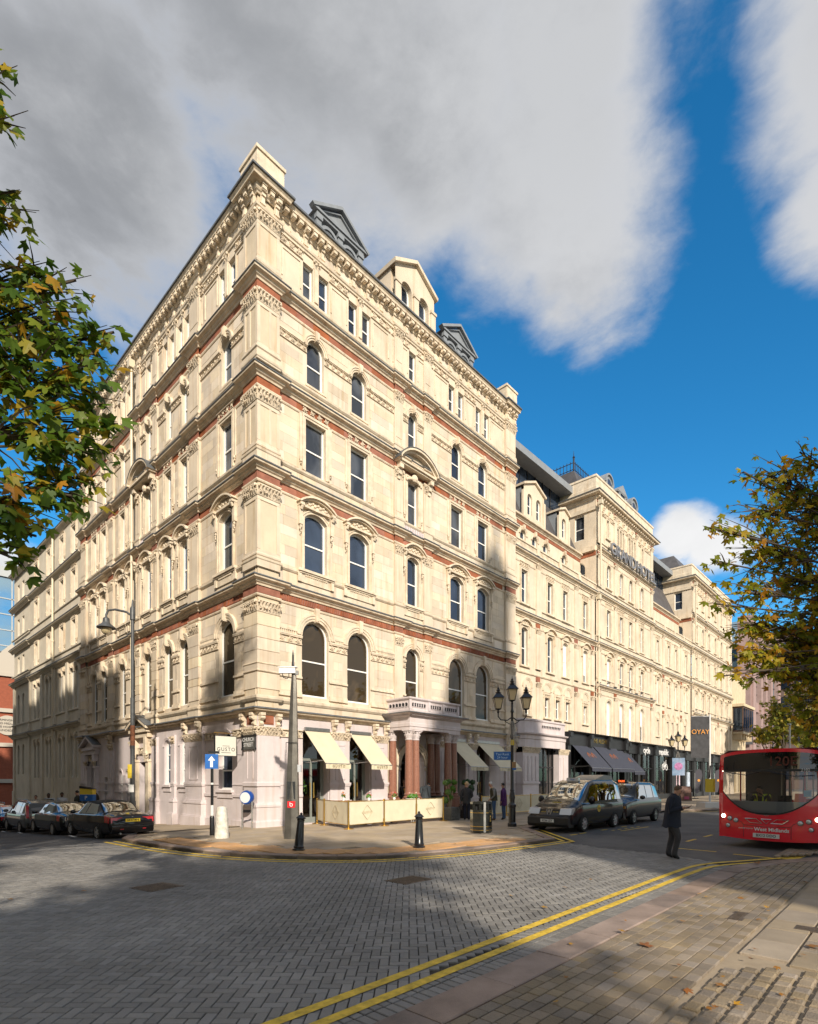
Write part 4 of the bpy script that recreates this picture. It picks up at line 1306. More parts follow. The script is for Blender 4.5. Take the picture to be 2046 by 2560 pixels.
b = MB(); b.box(6.2,10.8,-1.7,.12,.05,.135); b.build('porch_step', SLAB, hotel)

# ---------------- hotel: the long front on the main street ----------------
def surround_simple(w, h, rise):
    b = MB()
    b.ring(arc(w,h,rise,.15), arc(w,h,rise,.001), -.05, 0)
    b.ring(arc(w,h,rise,.15), arc(w,h,rise,.10), -.075, -.05)
    b.box(-w/2-.22,w/2+.22,-.13,0,-.1,0)
    if rise and rise < w/2-.01:
        pw = w+.6; z0 = h+.12
        b.ring(arc(pw,z0+.36,.3,.06,zb=z0+.06), arc(pw,z0+.36,.3,-.02,zb=z0+.06), -.22, 0)
        p = arc(pw,z0+.36,.3,-.02,zb=z0+.02); b.add([(x,-.06,z) for x,z in reversed(p)], [tuple(range(len(p)))])
        b.box(-w/2,w/2,-.15,0,z0-.02,z0+.05)
        for i in range(7): b.ball((-pw*.25+pw*.5*i/6,-.08,z0+.15+.05*(i % 2)), .05, 4, 3)
        for sg in (-1,1): b.box(sg*(w/2+.2)-.06,sg*(w/2+.2)+.06,-.12,0,h-.5,h+.15)
    return b.mesh('window_surround', TRIM)
def front(s0, s1, Y, cents, rows, courses, pils, nm='wall', reds=(), top=None):
    F = Fac(hotel, (0,Y), 0, 1)
    mb = MB(); zs = [r[0] for r in rows]+[top]
    for i, (z0, zb, w, h, rs, cc) in enumerate(rows):
        ops = []
        for s in (cc or cents):
            rise = round(w*rs,3)
            ops.append((s, zb, w, h, rise))
            bl = 0.0
            if h > 2.2 and wr.random() < .45: bl = wr.choice((.5,.75,.97))
            window(F, s, zb, w, h, rise, dull=.25, blind=bl)
            F.put('window_surround', cached(('sur',w,h,rise), lambda: surround_simple(w,h,rise)), s, zb)
            if rs == 0 and h > 1.9: scroll(F, s, zb+h+.2, w+.4, .26, .10)
        wall_strip(mb, s0, s1, z0, zs[i+1], ops)
    F.wall(mb, nm, STONE)
    for z in courses:
        b = MB(); b.sweep(P(z-.4,*CORN), [(s1,Y),(s0,Y)]); b.build('cornice', TRIM, hotel)
        b = MB(); b.sweep(P(z-.4,*FLASH), [(s1,Y),(s0,Y)]); b.build('lead_flashing', LEAD, hotel)
        b = MB(); b.sweep(P(z-.82,(0,0),(.03,.01),(.05,.09),(0,.11)), [(s1,Y),(s0,Y)]); b.build('string_moulding', TRIM, hotel)
        b = MB(); b.sweep(P(z+.45,(0,-.1),(.08,-.05),(.08,.02),(0,.06)), [(s1,Y),(s0,Y)]); b.build('sill_band', TRIM, hotel)
    for s, z in reds: F.put('red_stone', cached(('pl',.6,.3), lambda: plain_block(.6,.3)), s, z, .0)
    for s in pils:
        b = MB(); o = .09
        for i, z in enumerate(zs[:-1]):
            za, zc = z+.42, zs[i+1]-.75
            if zc-za < 1: continue
            b.box(-.26,.26,-o,0,za,zc); b.box(-.31,.31,-o-.04,0,za,za+.4)
            capital(F, s, zc, .52, .34, .11, o)
            F.put('red_stone', cached(('pl',.52,.3), lambda: plain_block(.52,.3)), s, zc+.40, .03)
        F.put('pilaster', b.mesh('pilaster', STONE), s, 0)
    return F
WC = [19.1,22.35,24.5,27.6]
ROWS = [(4.4,5.97,.62,1.55,0,[19.45,21.95,23.4,24.85,27.6]),(8.55,9.02,.74,2.38,.2,None),(12.0,12.9,.72,2.1,0,None)]
FW = front(17.45, 29.3, .42, WC, ROWS, (12.4,16.2), (20.75,26.1,28.75), top=16.2)
for s in (19.45,21.95,23.4,24.85,27.6):
    FW.put('arch_moulding', cached('blindarch', lambda: archivolt_mesh(.9,.62,.45,.16,.08,0)), s, 7.55)
    scroll(FW, s, 7.28, 1.0, .22, .09)
course('string_moulding', P(8.5,(0,0),(.06,.02),(.09,.08),(.0,.13)), TRIM, [(29.3,.42),(17.45,.42)])
# attic wall, mansard and dormers of the wing, behind a balustrade
def attic(s0, s1, flip=False):
    m = (lambda s: s0+s1-s) if flip else (lambda s: s)
    FA = Fac(hotel, (0,1.6), 0, 1); b = MB()
    cs = [m(s) for s in (20.9,22.4,23.9,26.6)]
    wall_strip(b, s0, s1, 16.2, 19.0, [(s,17.3,.7,1.2,.35) for s in cs]); FA.wall(b, 'wall', STONE)
    for s in cs:
        window(FA, s, 17.3, .7, 1.2, .35); FA.put('arch_moulding', cached('attar', lambda: archivolt_mesh(.7,1.2,.35,.18,.08,.1)), s, 17.3)
    b = MB(); b.sweep(P(18.95,*CORN), [(s1,1.6),(s0,1.6)]); b.build('cornice', TRIM, hotel)
    b = MB(); b.box(s0,s1,1.57,1.6,18.72,18.94); b.build('red_stone', REDST, hotel)
    b = MB(); b.box(s0,s1,.42,1.7,16.1,16.22); b.build('balcony_floor', LEAD, hotel)
    b = MB(); b.box(s0,s1,.24,.40,16.24,16.34); b.box(s0,s1,.22,.42,16.62,16.72)
    for q in range(int((s1-s0)/3)+1): b.box(s0+q*2.9,s0+q*2.9+.35,.2,.44,16.24,16.78)
    k = int((s1-s0)/.16)
    for q in range(k): b.box(s0+.16*q+.03,s0+.16*q+.12,.27,.37,16.34,16.62)
    b.build('balustrade', TRIM, hotel)
    b = MB(); b.add([(s0,1.7,19.3),(s1,1.7,19.3),(s1,3.2,22.8),(s0,3.2,22.8)], [(0,1,2,3)]); b.build('mansard_roof', SLATE, hotel)
    for s, w, n in ((m(22.6),2.7,2),(m(26.9),1.5,1)):
        b = MB(); ops = [(-.58,.55,.6,1.45,.3),(.58,.55,.6,1.45,.3)] if n == 2 else [(0,.55,.6,1.45,.3)]
        wall_strip(b, -w/2, w/2, 0, 2.4, ops, 0, .2)
        b.prism([(-w/2,2.4),(0,2.4+w*.2),(w/2,2.4)], 0, .2)
        for sg in (-1,1): b.prism([(sg*(w/2+.12),2.34),(0,2.4+w*.2),(0,2.55+w*.2),(sg*(w/2+.14),2.48)], -.14, 1.4); b.box(sg*w/2-.12,sg*w/2+.12,-.06,.1,0,2.0)
        d = b.build('dormer', STONE, hotel, (s,1.75,19.35))
        b = MB(); b.box(-w/2,-w/2+.03,.2,1.8,0,2.3); b.box(w/2-.03,w/2,.2,1.8,0,2.3); b.build('dormer_cheek', ZINC, d)
        for x, *_ in ops:
            inst(sash_mesh(.6,1.45,.3), 'window', d, (x,0,.55)); inst(pane_mesh(.6,1.45,.3,PANE), 'pane', d, (x,0,.55))
    # the glazed rooftop storey
    b = MB(); b.box(s0,s1-.3,3.2,3.3,22.3,24.3); b.build('pane', PANE, hotel)
    gb = MB(); gb.box(0,.07,3.14,3.2,22.3,24.3); gb = gb.mesh('glazing_bar', BLACK)
    for q in range(int((s1-s0)/1.1)): inst(gb, 'glazing_bar', hotel, (s0+q*1.1,0,0))
    b = MB(); b.prism([(s0,24.3),(s0,24.8),(s1-.1,24.8),(s1-.1,24.3)], 2.2, 9); b.build('roof', ZINC, hotel)
attic(17.45, 29.3)
# the centre pavilion with the sign
PC = [31.47,33.95,35.93,38.46]
PROWS = [(4.4,5.2,.92,2.9,.5,None),(8.9,9.02,.78,2.38,.2,None),(12.4,13.05,.74,2.15,0,None),(16.2,16.92,.74,1.84,.5,None),(19.5,20.8,.42,1.45,0,[31.3,33.2,33.75,34.3,35.6,36.15,36.7,38.6])]
FP = front(29.2, 41.2, .30, PC, PROWS, (9.2,12.4,16.2,19.7), (29.6,40.8,32.7,37.2), top=23.4)
def pav_top(s0, s1, Y, depth):
    pth = [(s1,depth),(s1,Y),(s0,Y),(s0,depth)]
    b = MB(); b.sweep(P(23.2,(0,0),(.05,.05),(.08,.06),(.08,.3),(.45,.32),(.5,.5),(0,.62)), pth); b.build('cornice', TRIM, hotel)
    b = MB(); b.sweep(P(23.2,(0,.635),(.53,.52),(.54,.46),(.51,.46),(0,.625)), pth); b.build('gutter', LEAD, hotel)
    b = MB(); b.sweep([(-.3,23.8),(.02,23.8),(.02,24.2),(0,24.25),(0,24.9),(.06,24.95),(.06,25.1),(-.3,25.12)], pth); b.build('parapet', TRIM, hotel)
    F = Fac(hotel, (0,Y), 0, 1); s = s0+.1
    while s < s1:
        F.put('modillion', cached('modil', modillion_mesh), s, 23.33, .06); s += .4
    for i in range(int((s1-s0)/.95)):
        F.put('bracket', cached('brk', bracket_mesh), s0+.3+.95*i, 22.42)
    scroll(F, (s0+s1)/2, 22.3, s1-s0-1.2, .3, .09)
pav_top(29.2, 41.2, .30, 6)
def pav_side(s, Y, k):
    F = Fac(hotel, (s,Y), -PI/2, -1)
    b = MB(); wall_strip(b, -6, 0, 16.2, 23.3, [(-1.35,17.0,.95,1.75,.47),(-1.5,20.6,.75,1.8,0)] ) if False else None
    wall_strip(b, -6, 0, 16.2, 19.5, [(-1.35,16.9,.95,1.75,.47)]); wall_strip(b, -6, 0, 19.5, 23.3, [(-1.35,20.4,.8,1.9,0)])
    F.wall(b, 'wall', STONE)
    window(F, 1.35, 16.9, .95, 1.75, .47); window(F, 1.35, 20.4, .8, 1.9, 0)
    b = MB(); b.box(-6,0,-.2,0,19.3,19.65); b.box(-6,-.0,-.12,0,22.4,22.7); F.wall(b, 'cornice', TRIM)
    b = MB(); b.box(-6,0,-.03,0,18.95,19.25); F.wall(b, 'red_stone', REDST)
    b = MB(); b.tube([(.45,-.15,22.6),(.45,-.15,16.5)], .07, 8); b.box(.3,.6,-.3,0,22.6,22.9); F.wall(b, 'drainpipe', PIPE, 40)
pav_side(29.2, .30, 0)
b = MB(); b.tube([(29.45,.18,16.0),(29.45,.18,4.8)], .065, 8); b.box(29.3,29.6,.05,.32,15.6,16.0)
b.build('drainpipe', PIPE, hotel, smooth=40)
SIGNM = mat('grey_metal_letters', (.33,.33,.34), .4, metal=.7)
sg_ = thing('roof_sign', 'large grey metal GRAND HOTEL letters on rails across the centre pavilion', 'sign', (36.0,.05,19.45))
text('lettering', 'GRAND', 1.28, SIGNM, sg_, (-2.45,-.12,.52), extrude=.07, sx=1.13, bold=.01)
text('lettering', 'HOTEL', 1.28, SIGNM, sg_, (2.55,-.12,.52), extrude=.07, sx=1.13, bold=.01)
b = MB()
for z in (.04,.98): b.box(-4.7,4.7,-.02,.02,z-.025,z+.025)
for i in range(10): b.box(-4.6+i*1.02,-4.56+i*1.02,0,.3,.04,.08)
b.build('rail', SIGNM, sg_)
def crown_roof(s0, s1, y0, zb, zt):
    b = MB(); i = 1.6
    b.add([(s0,y0,zb),(s1,y0,zb),(s1,y0+9,zb),(s0,y0+9,zb),(s0+i,y0+i,zt),(s1-i,y0+i,zt),(s1-i,y0+7.4,zt),(s0+i,y0+7.4,zt)], [(0,1,5,4),(1,2,6,5),(2,3,7,6),(3,0,4,7),(4,5,6,7)])
    b.build('roof', SLATE, hotel)
    b = MB()
    c4 = [(s0+i,y0+i),(s1-i,y0+i),(s1-i,y0+7.4),(s0+i,y0+7.4)]
    for q in range(4):
        a, d = Vector(c4[q]), Vector(c4[(q+1)%4]); n = int((d-a).length/.3)
        for t in (zt+.1,zt+.65): b.tube([(a.x,a.y,t),(d.x,d.y,t)], .035, 4)
        for k in range(n): p = a+(d-a)*k/n; b.box(p.x-.018,p.x+.018,p.y-.018,p.y+.018,zt,zt+.8)
        b.lathe([(.07,zt),(.07,zt+1.0),(.12,zt+1.05),(.03,zt+1.2),(.01,zt+1.6)], 6, tuple(a))
    b.build('iron_cresting', BLACK, hotel)
crown_roof(29.8, 40.6, 1.6, 23.8, 27.4)
for s, r in ((32.6,0),(35.2,1),(37.8,0)):
    b = MB()
    b.box(-.75,.75,0,1.5,0,1.0)
    if r: b.prism([(-1.0,1.0),(0,1.7),(1.0,1.0)], -.12, 1.5); b.box(-1.0,1.0,-.1,1.5,.9,1.02)
    else: b.ring(arc(1.3,1.5,.65,.14,zb=.8), arc(1.3,1.5,.65,0,zb=.8), -.12, 1.5); b.prism(arc(1.3,1.5,.65,0,zb=.8), 0, 1.4)
    for x in (-.6,.6): b.box(x-.12,x+.12,-.1,0,0,.95)
    d = b.build('dormer', ZINC, hotel, (s,.75,25.0))
    b = MB(); p = arc(.8,1.1,.4); b.add([(x,-.03,z+.1) for x,z in reversed(p)], [tuple(range(len(p)))]); b.build('pane', PANE, d)
# second wing and the end pavilion
WC2 = [70.4-s for s in WC]
front(41.2, 53.0, .42, WC2, [(4.4,5.97,.62,1.55,0,[70.4-s for s in (19.45,21.95,23.4,24.85,27.6)]),(8.55,9.02,.74,2.38,.2,None),(12.0,12.9,.72,2.1,0,None)], (12.4,16.2), (49.65,44.3), top=16.2)
FW2 = Fac(hotel, (0,.42), 0, 1)
for s in (19.45,21.95,23.4,24.85,27.6): FW2.put('arch_moulding', CACHE['blindarch'], 70.4-s, 7.55)
attic(41.2, 53.0, True)
EC = [54.4,56.8,59.2,61.9,64.6,67.2]
front(52.8, 69.6, .28, EC, [(4.4,5.2,.92,2.9,.5,None),(8.9,9.02,.78,2.38,.2,None),(12.4,13.05,.74,2.15,0,None),(16.2,16.92,.74,1.84,.5,None),(19.5,20.8,.42,1.45,0,EC)], (9.2,12.4,16.2,19.7), (53.3,58,63.2,69.1), top=23.4)
pav_top(52.8, 69.6, .28, 6); pav_side(52.8, .28, 0)
b = MB(); b.add([(53.4,1.0,24),(69,1.0,24),(69,10,24),(53.4,10,24),(55,2.8,27.3),(67.5,2.8,27.3),(67.5,8.5,27.3),(55,8.5,27.3)], [(0,1,5,4),(1,2,6,5),(2,3,7,6),(3,0,4,7),(4,5,6,7)]); b.build('roof', SLATE, hotel)
b = MB(); b.box(.7,69.4,6,14,-1,24.2); b.box(6,17.3,.6,9,16,24.4); b.box(.7,10,6,20.2,-1,24.2); b.build('rear_wall', STONE, hotel)

# ---------------- shop fronts under the long front ----------------
BLK = mat('black_shopfront_paint', (.018,.018,.02), .4, var=.2)
def shopfront(name, label, s0, s1, ztop, bays, m, Y=-.05, cuts=None):
    t = thing(name, label, 'shop front', ((s0+s1)/2,Y,.1))
    c_ = (s0+s1)/2; h = ztop-.1
    b = MB(); b.box(s0-c_,s1-c_,-.08,.45,h-.95,h-.12); b.build('fascia', m, t)
    b = MB(); b.sweep([(0,h-.14),(.12,h-.12),(.3,h-.05),(.32,h),(0,h+.05)], [(s1-c_,-.08),(s0-c_,-.08)]); b.build('cornice', m, t)
    n = bays; cuts = cuts or [s0+(s1-s0)*i/n for i in range(n+1)]
    for i in range(n+1):
        x = cuts[i]-c_
        b = MB(); b.box(x-.22,x+.22,-.16,.3,0,h-.9); b.box(x-.27,x+.27,-.22,.3,0,.5); b.box(x-.26,x+.26,-.3,.3,h-.95,h-.05); b.box(x-.2,x+.2,-.36,-.3,h-.4,h-.1)
        b.build('pilaster', m, t)
    for i in range(n):
        x0 = cuts[i]-c_+.22; x1 = cuts[i+1]-c_-.22
        b = MB(); b.box(x0,x1,-.02,.2,0,.45); b.box(x0,x1,0,.1,2.7,2.78)
        for k in range(1,3): x = x0+(x1-x0)*k/3; b.box(x-.03,x+.03,0,.1,.45,h-.95)
        f = b.build('window_frame', m, t)
        b = MB(); b.add([(x0,.06,.45),(x1,.06,.45),(x1,.06,h-.95),(x0,.06,h-.95)], [(0,1,2,3)]); b.build('pane', SHOPGL, f)
    b = MB(); b.add([(s0-c_,.46,0),(s1-c_,.46,0),(s1-c_,4,0),(s0-c_,4,0),(s0-c_,.46,h),(s1-c_,.46,h),(s1-c_,4,h),(s0-c_,4,h)], [(0,1,2,3),(7,6,5,4),(3,2,6,7),(0,3,7,4),(1,5,6,2)]); b.build('interior', DARK, t)
    return t
sA = shopfront('shop_front', 'black bar shop front with three dark awnings beyond the taxis', 23.9, 33.6, 5.2, 3, BLK)
text('lettering', 'THE ALCHEMIST', .46, GOLD, sA, (.6,-.10,4.62), extrude=.01)
sB = shopfront('shop_front', 'black bicycle shop front with white lettering', 34.2, 45.2, 5.0, 3, BLK, cuts=[34.2,36.5,40.3,45.2])
WTXT = mat('white_lettering', (.75,.75,.75), .5)
text('lettering', 'cycle', .78, WTXT, sB, (-1.25,-.10,4.32), extrude=.01, bold=.012)
text('lettering', 'republic', .78, WTXT, sB, (3.1,-.10,4.32), extrude=.01, bold=.012)
b = MB()
for x in (-.42,.42): b.tube([(x+.28*math.cos(t*PI/8),0,.28*math.sin(t*PI/8)) for t in range(17)], .03, 5, False)
b.tube([(-.42,0,0),(-.15,0,.42),(.3,0,.42),(0,0,0),(-.42,0,0)], .025, 5); b.tube([(0,0,0),(-.2,0,.52)], .025, 5); b.tube([(.42,0,0),(.26,0,.6),(.38,0,.66)], .025, 5)
o = b.build('bicycle_sign', WTXT, sB, (3.6,-.02,2.95))
sC = shopfront('shop_front', 'long dark grey shop front with posters behind the flag post', 45.8, 62.0, 4.8, 5, mat('charcoal_shopfront_paint', (.035,.037,.04), .5))
PST = [mat('pink_poster', (.62,.45,.50), .6, var=.3, vscale=3), mat('pale_blue_poster', (.45,.52,.62), .6, var=.3, vscale=3)]
for i, x in enumerate((-6.6,-3.3,-.2)):
    b = MB(); b.box(-.55,.55,-.01,.01,0,2.0); b.build('poster', PST[i % 2], sC, (x,.02,.55))
b = MB(); b.box(62,69.6,-.02,.3,-.3,4.4)
b.build('ground_floor_wall', STONE, hotel)
b = MB(); b.box(33.55,34.25,-.12,.5,-.3,4.5); b.box(45.15,45.85,-.12,.5,-.3,4.6); b.build('ground_floor_pier', STONE, hotel)
# lilac bowed porch at the start of the wing
pp = [(17.45,.3),(17.5,-.15),(17.8,-.42),(18.4,-.55),(19.4,-.6),(22.0,-.6),(22.7,-.5),(23.1,-.2),(23.2,.4)][::-1]
b = MB(); b.sweep([(0,3.85),(.02,3.85),(.02,4.3),(.06,4.35),(.06,4.55),(.2,4.62),(.22,4.7),(-.3,4.72),(-.3,3.85)], pp); b.build('porch_entablature', LILAC, hotel)
b = MB(); b.sweep([(-.16,4.72),(-.02,4.72),(-.02,5.40),(.04,5.45),(.04,5.55),(-.18,5.56)], pp)
b.build('balcony_parapet', LILAC, hotel)
for i in range(12):
    o = inst(qd, 'quatrefoil_shade_discs', hotel, (19.6+.2*i,-.585,5.15)); inst(qr, 'rim', o)
for x0, x1 in ((17.45,19.3),(21.9,23.15)):
    b = MB(); b.box(x0,x1,-.5,.4,-.3,3.5)
    for k in range(int((x1-x0)/.42)): b.box(x0+.1+k*.45,x0+.32+k*.45,-.54,-.5,1.8,3.3)
    b.box(x0-.05,x1+.05,-.57,.4,1.62,1.74); b.box(x0-.12,x1+.12,-.66,.4,-.3,.5); b.box(x0-.08,x1+.08,-.6,.4,.5,1.0)
    b.build('porch_pier', LILAC, hotel)
    o = inst(capital_mesh(x1-x0+.1,.36,.12), 'capital', hotel, ((x0+x1)/2,-.5,3.48))
b = MB(); b.box(19.3,21.9,-.1,-.02,.1,.3)
for x in (19.35,20.0,20.65,21.3,21.85): b.box(x-.04,x+.04,-.1,-.02,.3,3.85)
b.box(19.3,21.9,-.1,-.02,2.6,2.7); f = b.build('window_frame', BLK, hotel)
b = MB(); b.add([(19.3,-.05,.3),(21.9,-.05,.3),(21.9,-.05,3.85),(19.3,-.05,3.85)], [(0,1,2,3)]); b.build('pane', SHOPGL, hotel)
b = MB(); b.add([(17.4,.42,0),(24,.42,0),(24,4,0),(17.4,4,0),(17.4,.42,4.4),(24,.42,4.4),(24,4,4.4),(17.4,4,4.4)], [(0,1,2,3),(7,6,5,4),(3,2,6,7),(0,3,7,4),(1,5,6,2)]); b.build('lobby', ROOM, hotel)
# cream and dark awnings
CREAM = mat('cream_canvas', (.62,.55,.40), .85, var=.05, bump=.1, bscale=200); CHAR = mat('charcoal_canvas', (.038,.042,.062), .85, var=.1)
def awning(s0, s1, zt, zb, p, m, label, txt=None, tm=None, vh=.2, txt2=None):
    w = s1-s0; t = thing('awning', label, 'awning', ((s0+s1)/2,.05,zb))
    b = MB(); h = zt-zb
    b.add([(-w/2,0,h),(w/2,0,h),(w/2,-p,0),(-w/2,-p,0),(-w/2,0,h-.015),(w/2,0,h-.015),(w/2,-p,-.015),(-w/2,-p,-.015)], [(3,2,1,0),(4,5,6,7),(0,4,7,3),(1,2,6,5)])
    b.build('canopy', m, t)
    b = MB(); n = max(4,int(w/.1))
    b.grid([[(-w/2+w*i/n,-p-.012-.008*math.sin(i*2.2),-.0) for i in range(n+1)],[(-w/2+w*i/n,-p-.012-.012*math.sin(i*2.2+.4),-vh) for i in range(n+1)]])
    v = b.build('valance', m, t)
    if txt: text('lettering', txt, vh*.72, tm, v, (0,-p-.04,-vh*.5), extrude=.002, space=1.5)
    b = MB(); b.tube([(-w/2,-p,-.01),(w/2,-p,-.01)], .022, 6); b.box(-w/2,w/2,-.06,.02,h-.02,h+.12)
    b.build('front_bar', STEEL, t)
    for sg in (-1,1):
        b = MB(); b.tube([(sg*(w/2-.05),0,.05),(sg*(w/2-.05),-p*.85,.12),(sg*(w/2-.05),-p,0)], .014, 5); b.build('folding_arm', STEEL, t)
    if txt2:
        b = MB()
        for k in range(txt2):
            cx = (k-(txt2-1)/2)*.62
            b.tube([(cx+.2*math.cos(j*PI/8),.2*math.sin(j*PI/8),.012) for j in range(11)], .022, 4); b.tube([(cx-.22,-.24,.012),(cx+.05,.28,.012),(cx+.24,-.2,.012)], .02, 4)
        a_ = math.atan2(h,p); b.xf(Matrix.Translation((0,-p*.5,h*.5+.01)) @ Matrix.Rotation(a_,4,'X')); b.build('emblem', tm, t)
    return t
OLIVE = mat('olive_lettering', (.20,.16,.08), .8); COPPER = mat('copper_lettering', (.25,.09,.05), .7)
awning(2.13,3.36,3.82,2.48,1.35,CREAM,'cream GUSTO awning nearest the stone corner pier','GUSTO',OLIVE)
awning(4.48,5.68,3.82,2.48,1.35,CREAM,'cream GUSTO awning just left of the granite porch columns','GUSTO',OLIVE)
awning(11.05,12.55,3.88,2.52,1.5,CREAM,'shaded cream awning just right of the granite porch columns','GUSTO',OLIVE)
awning(13.6,15.75,3.9,2.52,1.5,CREAM,'shaded cream awning behind the taxi rank sign','GUSTO',OLIVE)
awning(24.5,27.7,4.45,2.68,1.6,CHAR,'dark grey canvas awning nearest the lilac porch',None,COPPER,.25,2)
awning(27.85,31.9,4.5,2.68,1.6,CHAR,'dark grey canvas awning in the middle of three',None,COPPER,.25,2)
awning(32.0,34.2,4.3,2.5,1.6,CHAR,'dark grey canvas awning next to the bicycle shop',None,COPPER,.25,1)

# ---------------- neighbouring and far buildings ----------------
nb = thing('office_building', 'pale stone terrace with paired arched windows stepping down beside the hotel', 'building', (0,20.4,0))
FN = Fac(nb, (.15,-20.4), -PI/2, -1)
class FacL(Fac):
    pass
NP = [21.7,22.7,24.3,25.3,27.5,28.5,30.9,31.9]
NS = [22.2,24.8,28.0,31.4]
NE = [35.6,37.2]
mb = MB()
rowsN = [(-3,2.0,.62,2.75,.31,NP,1),(5.3,6.5,.66,2.7,.33,NP,1),(9.9,10.6,.72,1.62,0,NS,0),(12.7,13.68,.72,1.7,0,NS,0),(16.1,16.6,.72,1.65,0,NS,0),(19.1,)]
NBS = mat('pale_office_stone', (.60,.54,.44), .85, var=.1, vscale=.9, streak=.4, spec=.2)
for i, rw in enumerate(rowsN[:-1]):
    z0, zb, w, h, r, cs, ar_ = rw
    ops = [(-s,zb,w,h,r) for s in cs]+[(-s, zb+(.3 if i == 0 else 0), .7, h*.9, (.35 if i < 2 else 0)) for s in NE]
    wall_strip(mb, -38.7, -20.36, z0, rowsN[i+1][0], ops)
    for s in cs:
        window(FN, s, zb, w, h, r, dull=.2)
        if r: FN.put('arch_moulding', cached(('nb',w,h), lambda: archivolt_mesh(w,h,r,.13,.06,.08)), s, zb)
        else: scroll(FN, s, zb+h+.1, .95, .24, .1); FN.put('architrave', cached(('nba',w,h), lambda: surround3_mesh(w,h)), s, zb)
    for s in NE: window(FN, s, zb+(.3 if i == 0 else 0), .7, round(h*.9,3), .35 if i < 2 else 0)
FN.wall(mb, 'wall', NBS)
NPATH = [(.15,20.36-20.4),(.15,33.2-20.4),(.03,33.2-20.4),(.03,38.7-20.4)]
for z in (5.65,10.0,12.85,16.25,19.15):
    b = MB(); b.sweep(P(z-.4,*CORN), NPATH); b.build('cornice', NBS, nb); b = MB(); b.sweep(P(z-.4,*FLASH), NPATH); b.build('lead_flashing', LEAD, nb)
for z in (6.42,10.5,13.6):
    b = MB(); b.sweep(P(z,(0,-.1),(.08,-.05),(.08,.02),(0,.06)), NPATH); b.build('sill_band', NBS, nb)
for s in (20.7,23.5,26.4,29.7,33.4,38.4):
    b = MB()
    for z0, z1 in ((-3,5.25),(5.7,9.6)): b.box(-.22,.22,-.12,0,z0,z1); b.box(-.28,.28,-.17,0,z0,z0+.5+(3.4 if z0 < 0 else 0))
    FN.put('pilaster', b.mesh('pilaster', NBS), s, 0)
b = MB(); b.box(-38.7,-33.2,-.12,0,-3,19); FN.wall(b, 'end_bay', NBS) if False else None
b = MB(); b.tube([(-26.6,-.14,18.8),(-26.6,-.14,-.8)], .07, 8)
for z in (2,5,8,11.5,14.5,17.5): b.lathe([(.1,z),(.1,z+.14)], 8, (-26.6,-.14))
FN.wall(b, 'drainpipe', PIPE, 40)
b = MB(); b.box(.5,10,0,18.3,-3,19.1); b.build('rear_wall', NBS, nb)
b = MB(); b.prism([(.3,19.3),(2.4,21.6),(10,21.6),(10,19.3)], 0.2, 18.2); b.build('roof', SLATE, nb)
# red brick eye hospital closing the street
BRICK = mat('red_brick', (.30,.085,.045), .85, var=.15, vscale=4, bump=.2); PALE = mat('pale_terracotta', (.50,.45,.38), .8)
rb = thing('brick_building', 'red brick hospital with pale stone dressings closing the side street', 'building', (4,60,-2.7))
mb = MB(); wall_strip(mb, -18, 22, 0, 17, [], 0); mb.box(-18,22,.5,12,0,17); mb.build('wall', BRICK, rb)
for z in (4.2,8.4,12.4,16.6):
    b = MB(); b.box(-18,22,-.25,0,z,z+.45); b.build('string_moulding', PALE, rb)
for i in range(10):
    for z in (1.2,5.2,9.4,13.2):
        x = -15+3.3*i-.6
        b = MB(); b.ring(arc(1.3,2.4,0), arc(1.3,2.4,0,-.09), -.06, .02); b.box(-.65,.65,-.05,.02,1.15,1.25); b.box(-.03,.03,-.05,.02,0,2.4)
        o = inst(cached('hospwin', lambda: b.mesh('window', WHITE)), 'window', rb, (x,0,z)); 
        inst(cached('hospane', lambda: (lambda q: (q.add([(-.6,-.01,.05),(.6,-.01,.05),(.6,-.01,2.35),(-.6,-.01,2.35)],[(0,1,2,3)]), q.mesh('pane', PANE))[1])(MB())), 'pane', o)
b = MB(); b.lathe([(1.15,-.15),(1.15,0)], 20, (-.4,10.9), 'y'); o = b.build('sign_plaque', PALE, rb)
DKT = mat('dark_lettering', (.05,.05,.05), .8)
for k, tx in enumerate(('BIRMINGHAM','AND MIDLAND','EYE HOSPITAL','FOUNDED 1823')): text('lettering', tx, .34, DKT, o, (-.4,-.18,11.5-.4*k), extrude=.004)
b = MB(); b.prism([(-3,17),(0,20.5),(3,17)], -.2, 6); b.build('gable', PALE, rb)
b = MB(); b.prism([(-18,17),(-16,19.5),(20,19.5),(22,17)], .3, 12); b.build('roof', SLATE, rb)
CURT = glassmat('blue_curtain_glass', (.62,.82,.95), .55, (.05,.12,.16)); CONC = mat('grey_cladding', (.42,.44,.45), .7)
gt = thing('glass_tower', 'tall blue glass office tower with a curved grey edge far left', 'tower', (10,118,-3))
b = MB(); b.box(-22,14,0,20,0,46); b.build('glass_wall', CURT, gt)
b = MB(); b.lathe([(2.5,0),(2.5,46)], 16, (14,2)); b.box(-22,14,-.5,20,46,48); 
b.build('frame', CONC, gt)
b = MB()
for i in range(12): b.box(-22+3*i,-21.8+3*i,-.15,0,0,46)
for k in range(14): b.box(-22,14,-.15,0,3.2*k,3.2*k+.2)
b.build('mullions', CONC, gt)['kind'] = 'stuff'
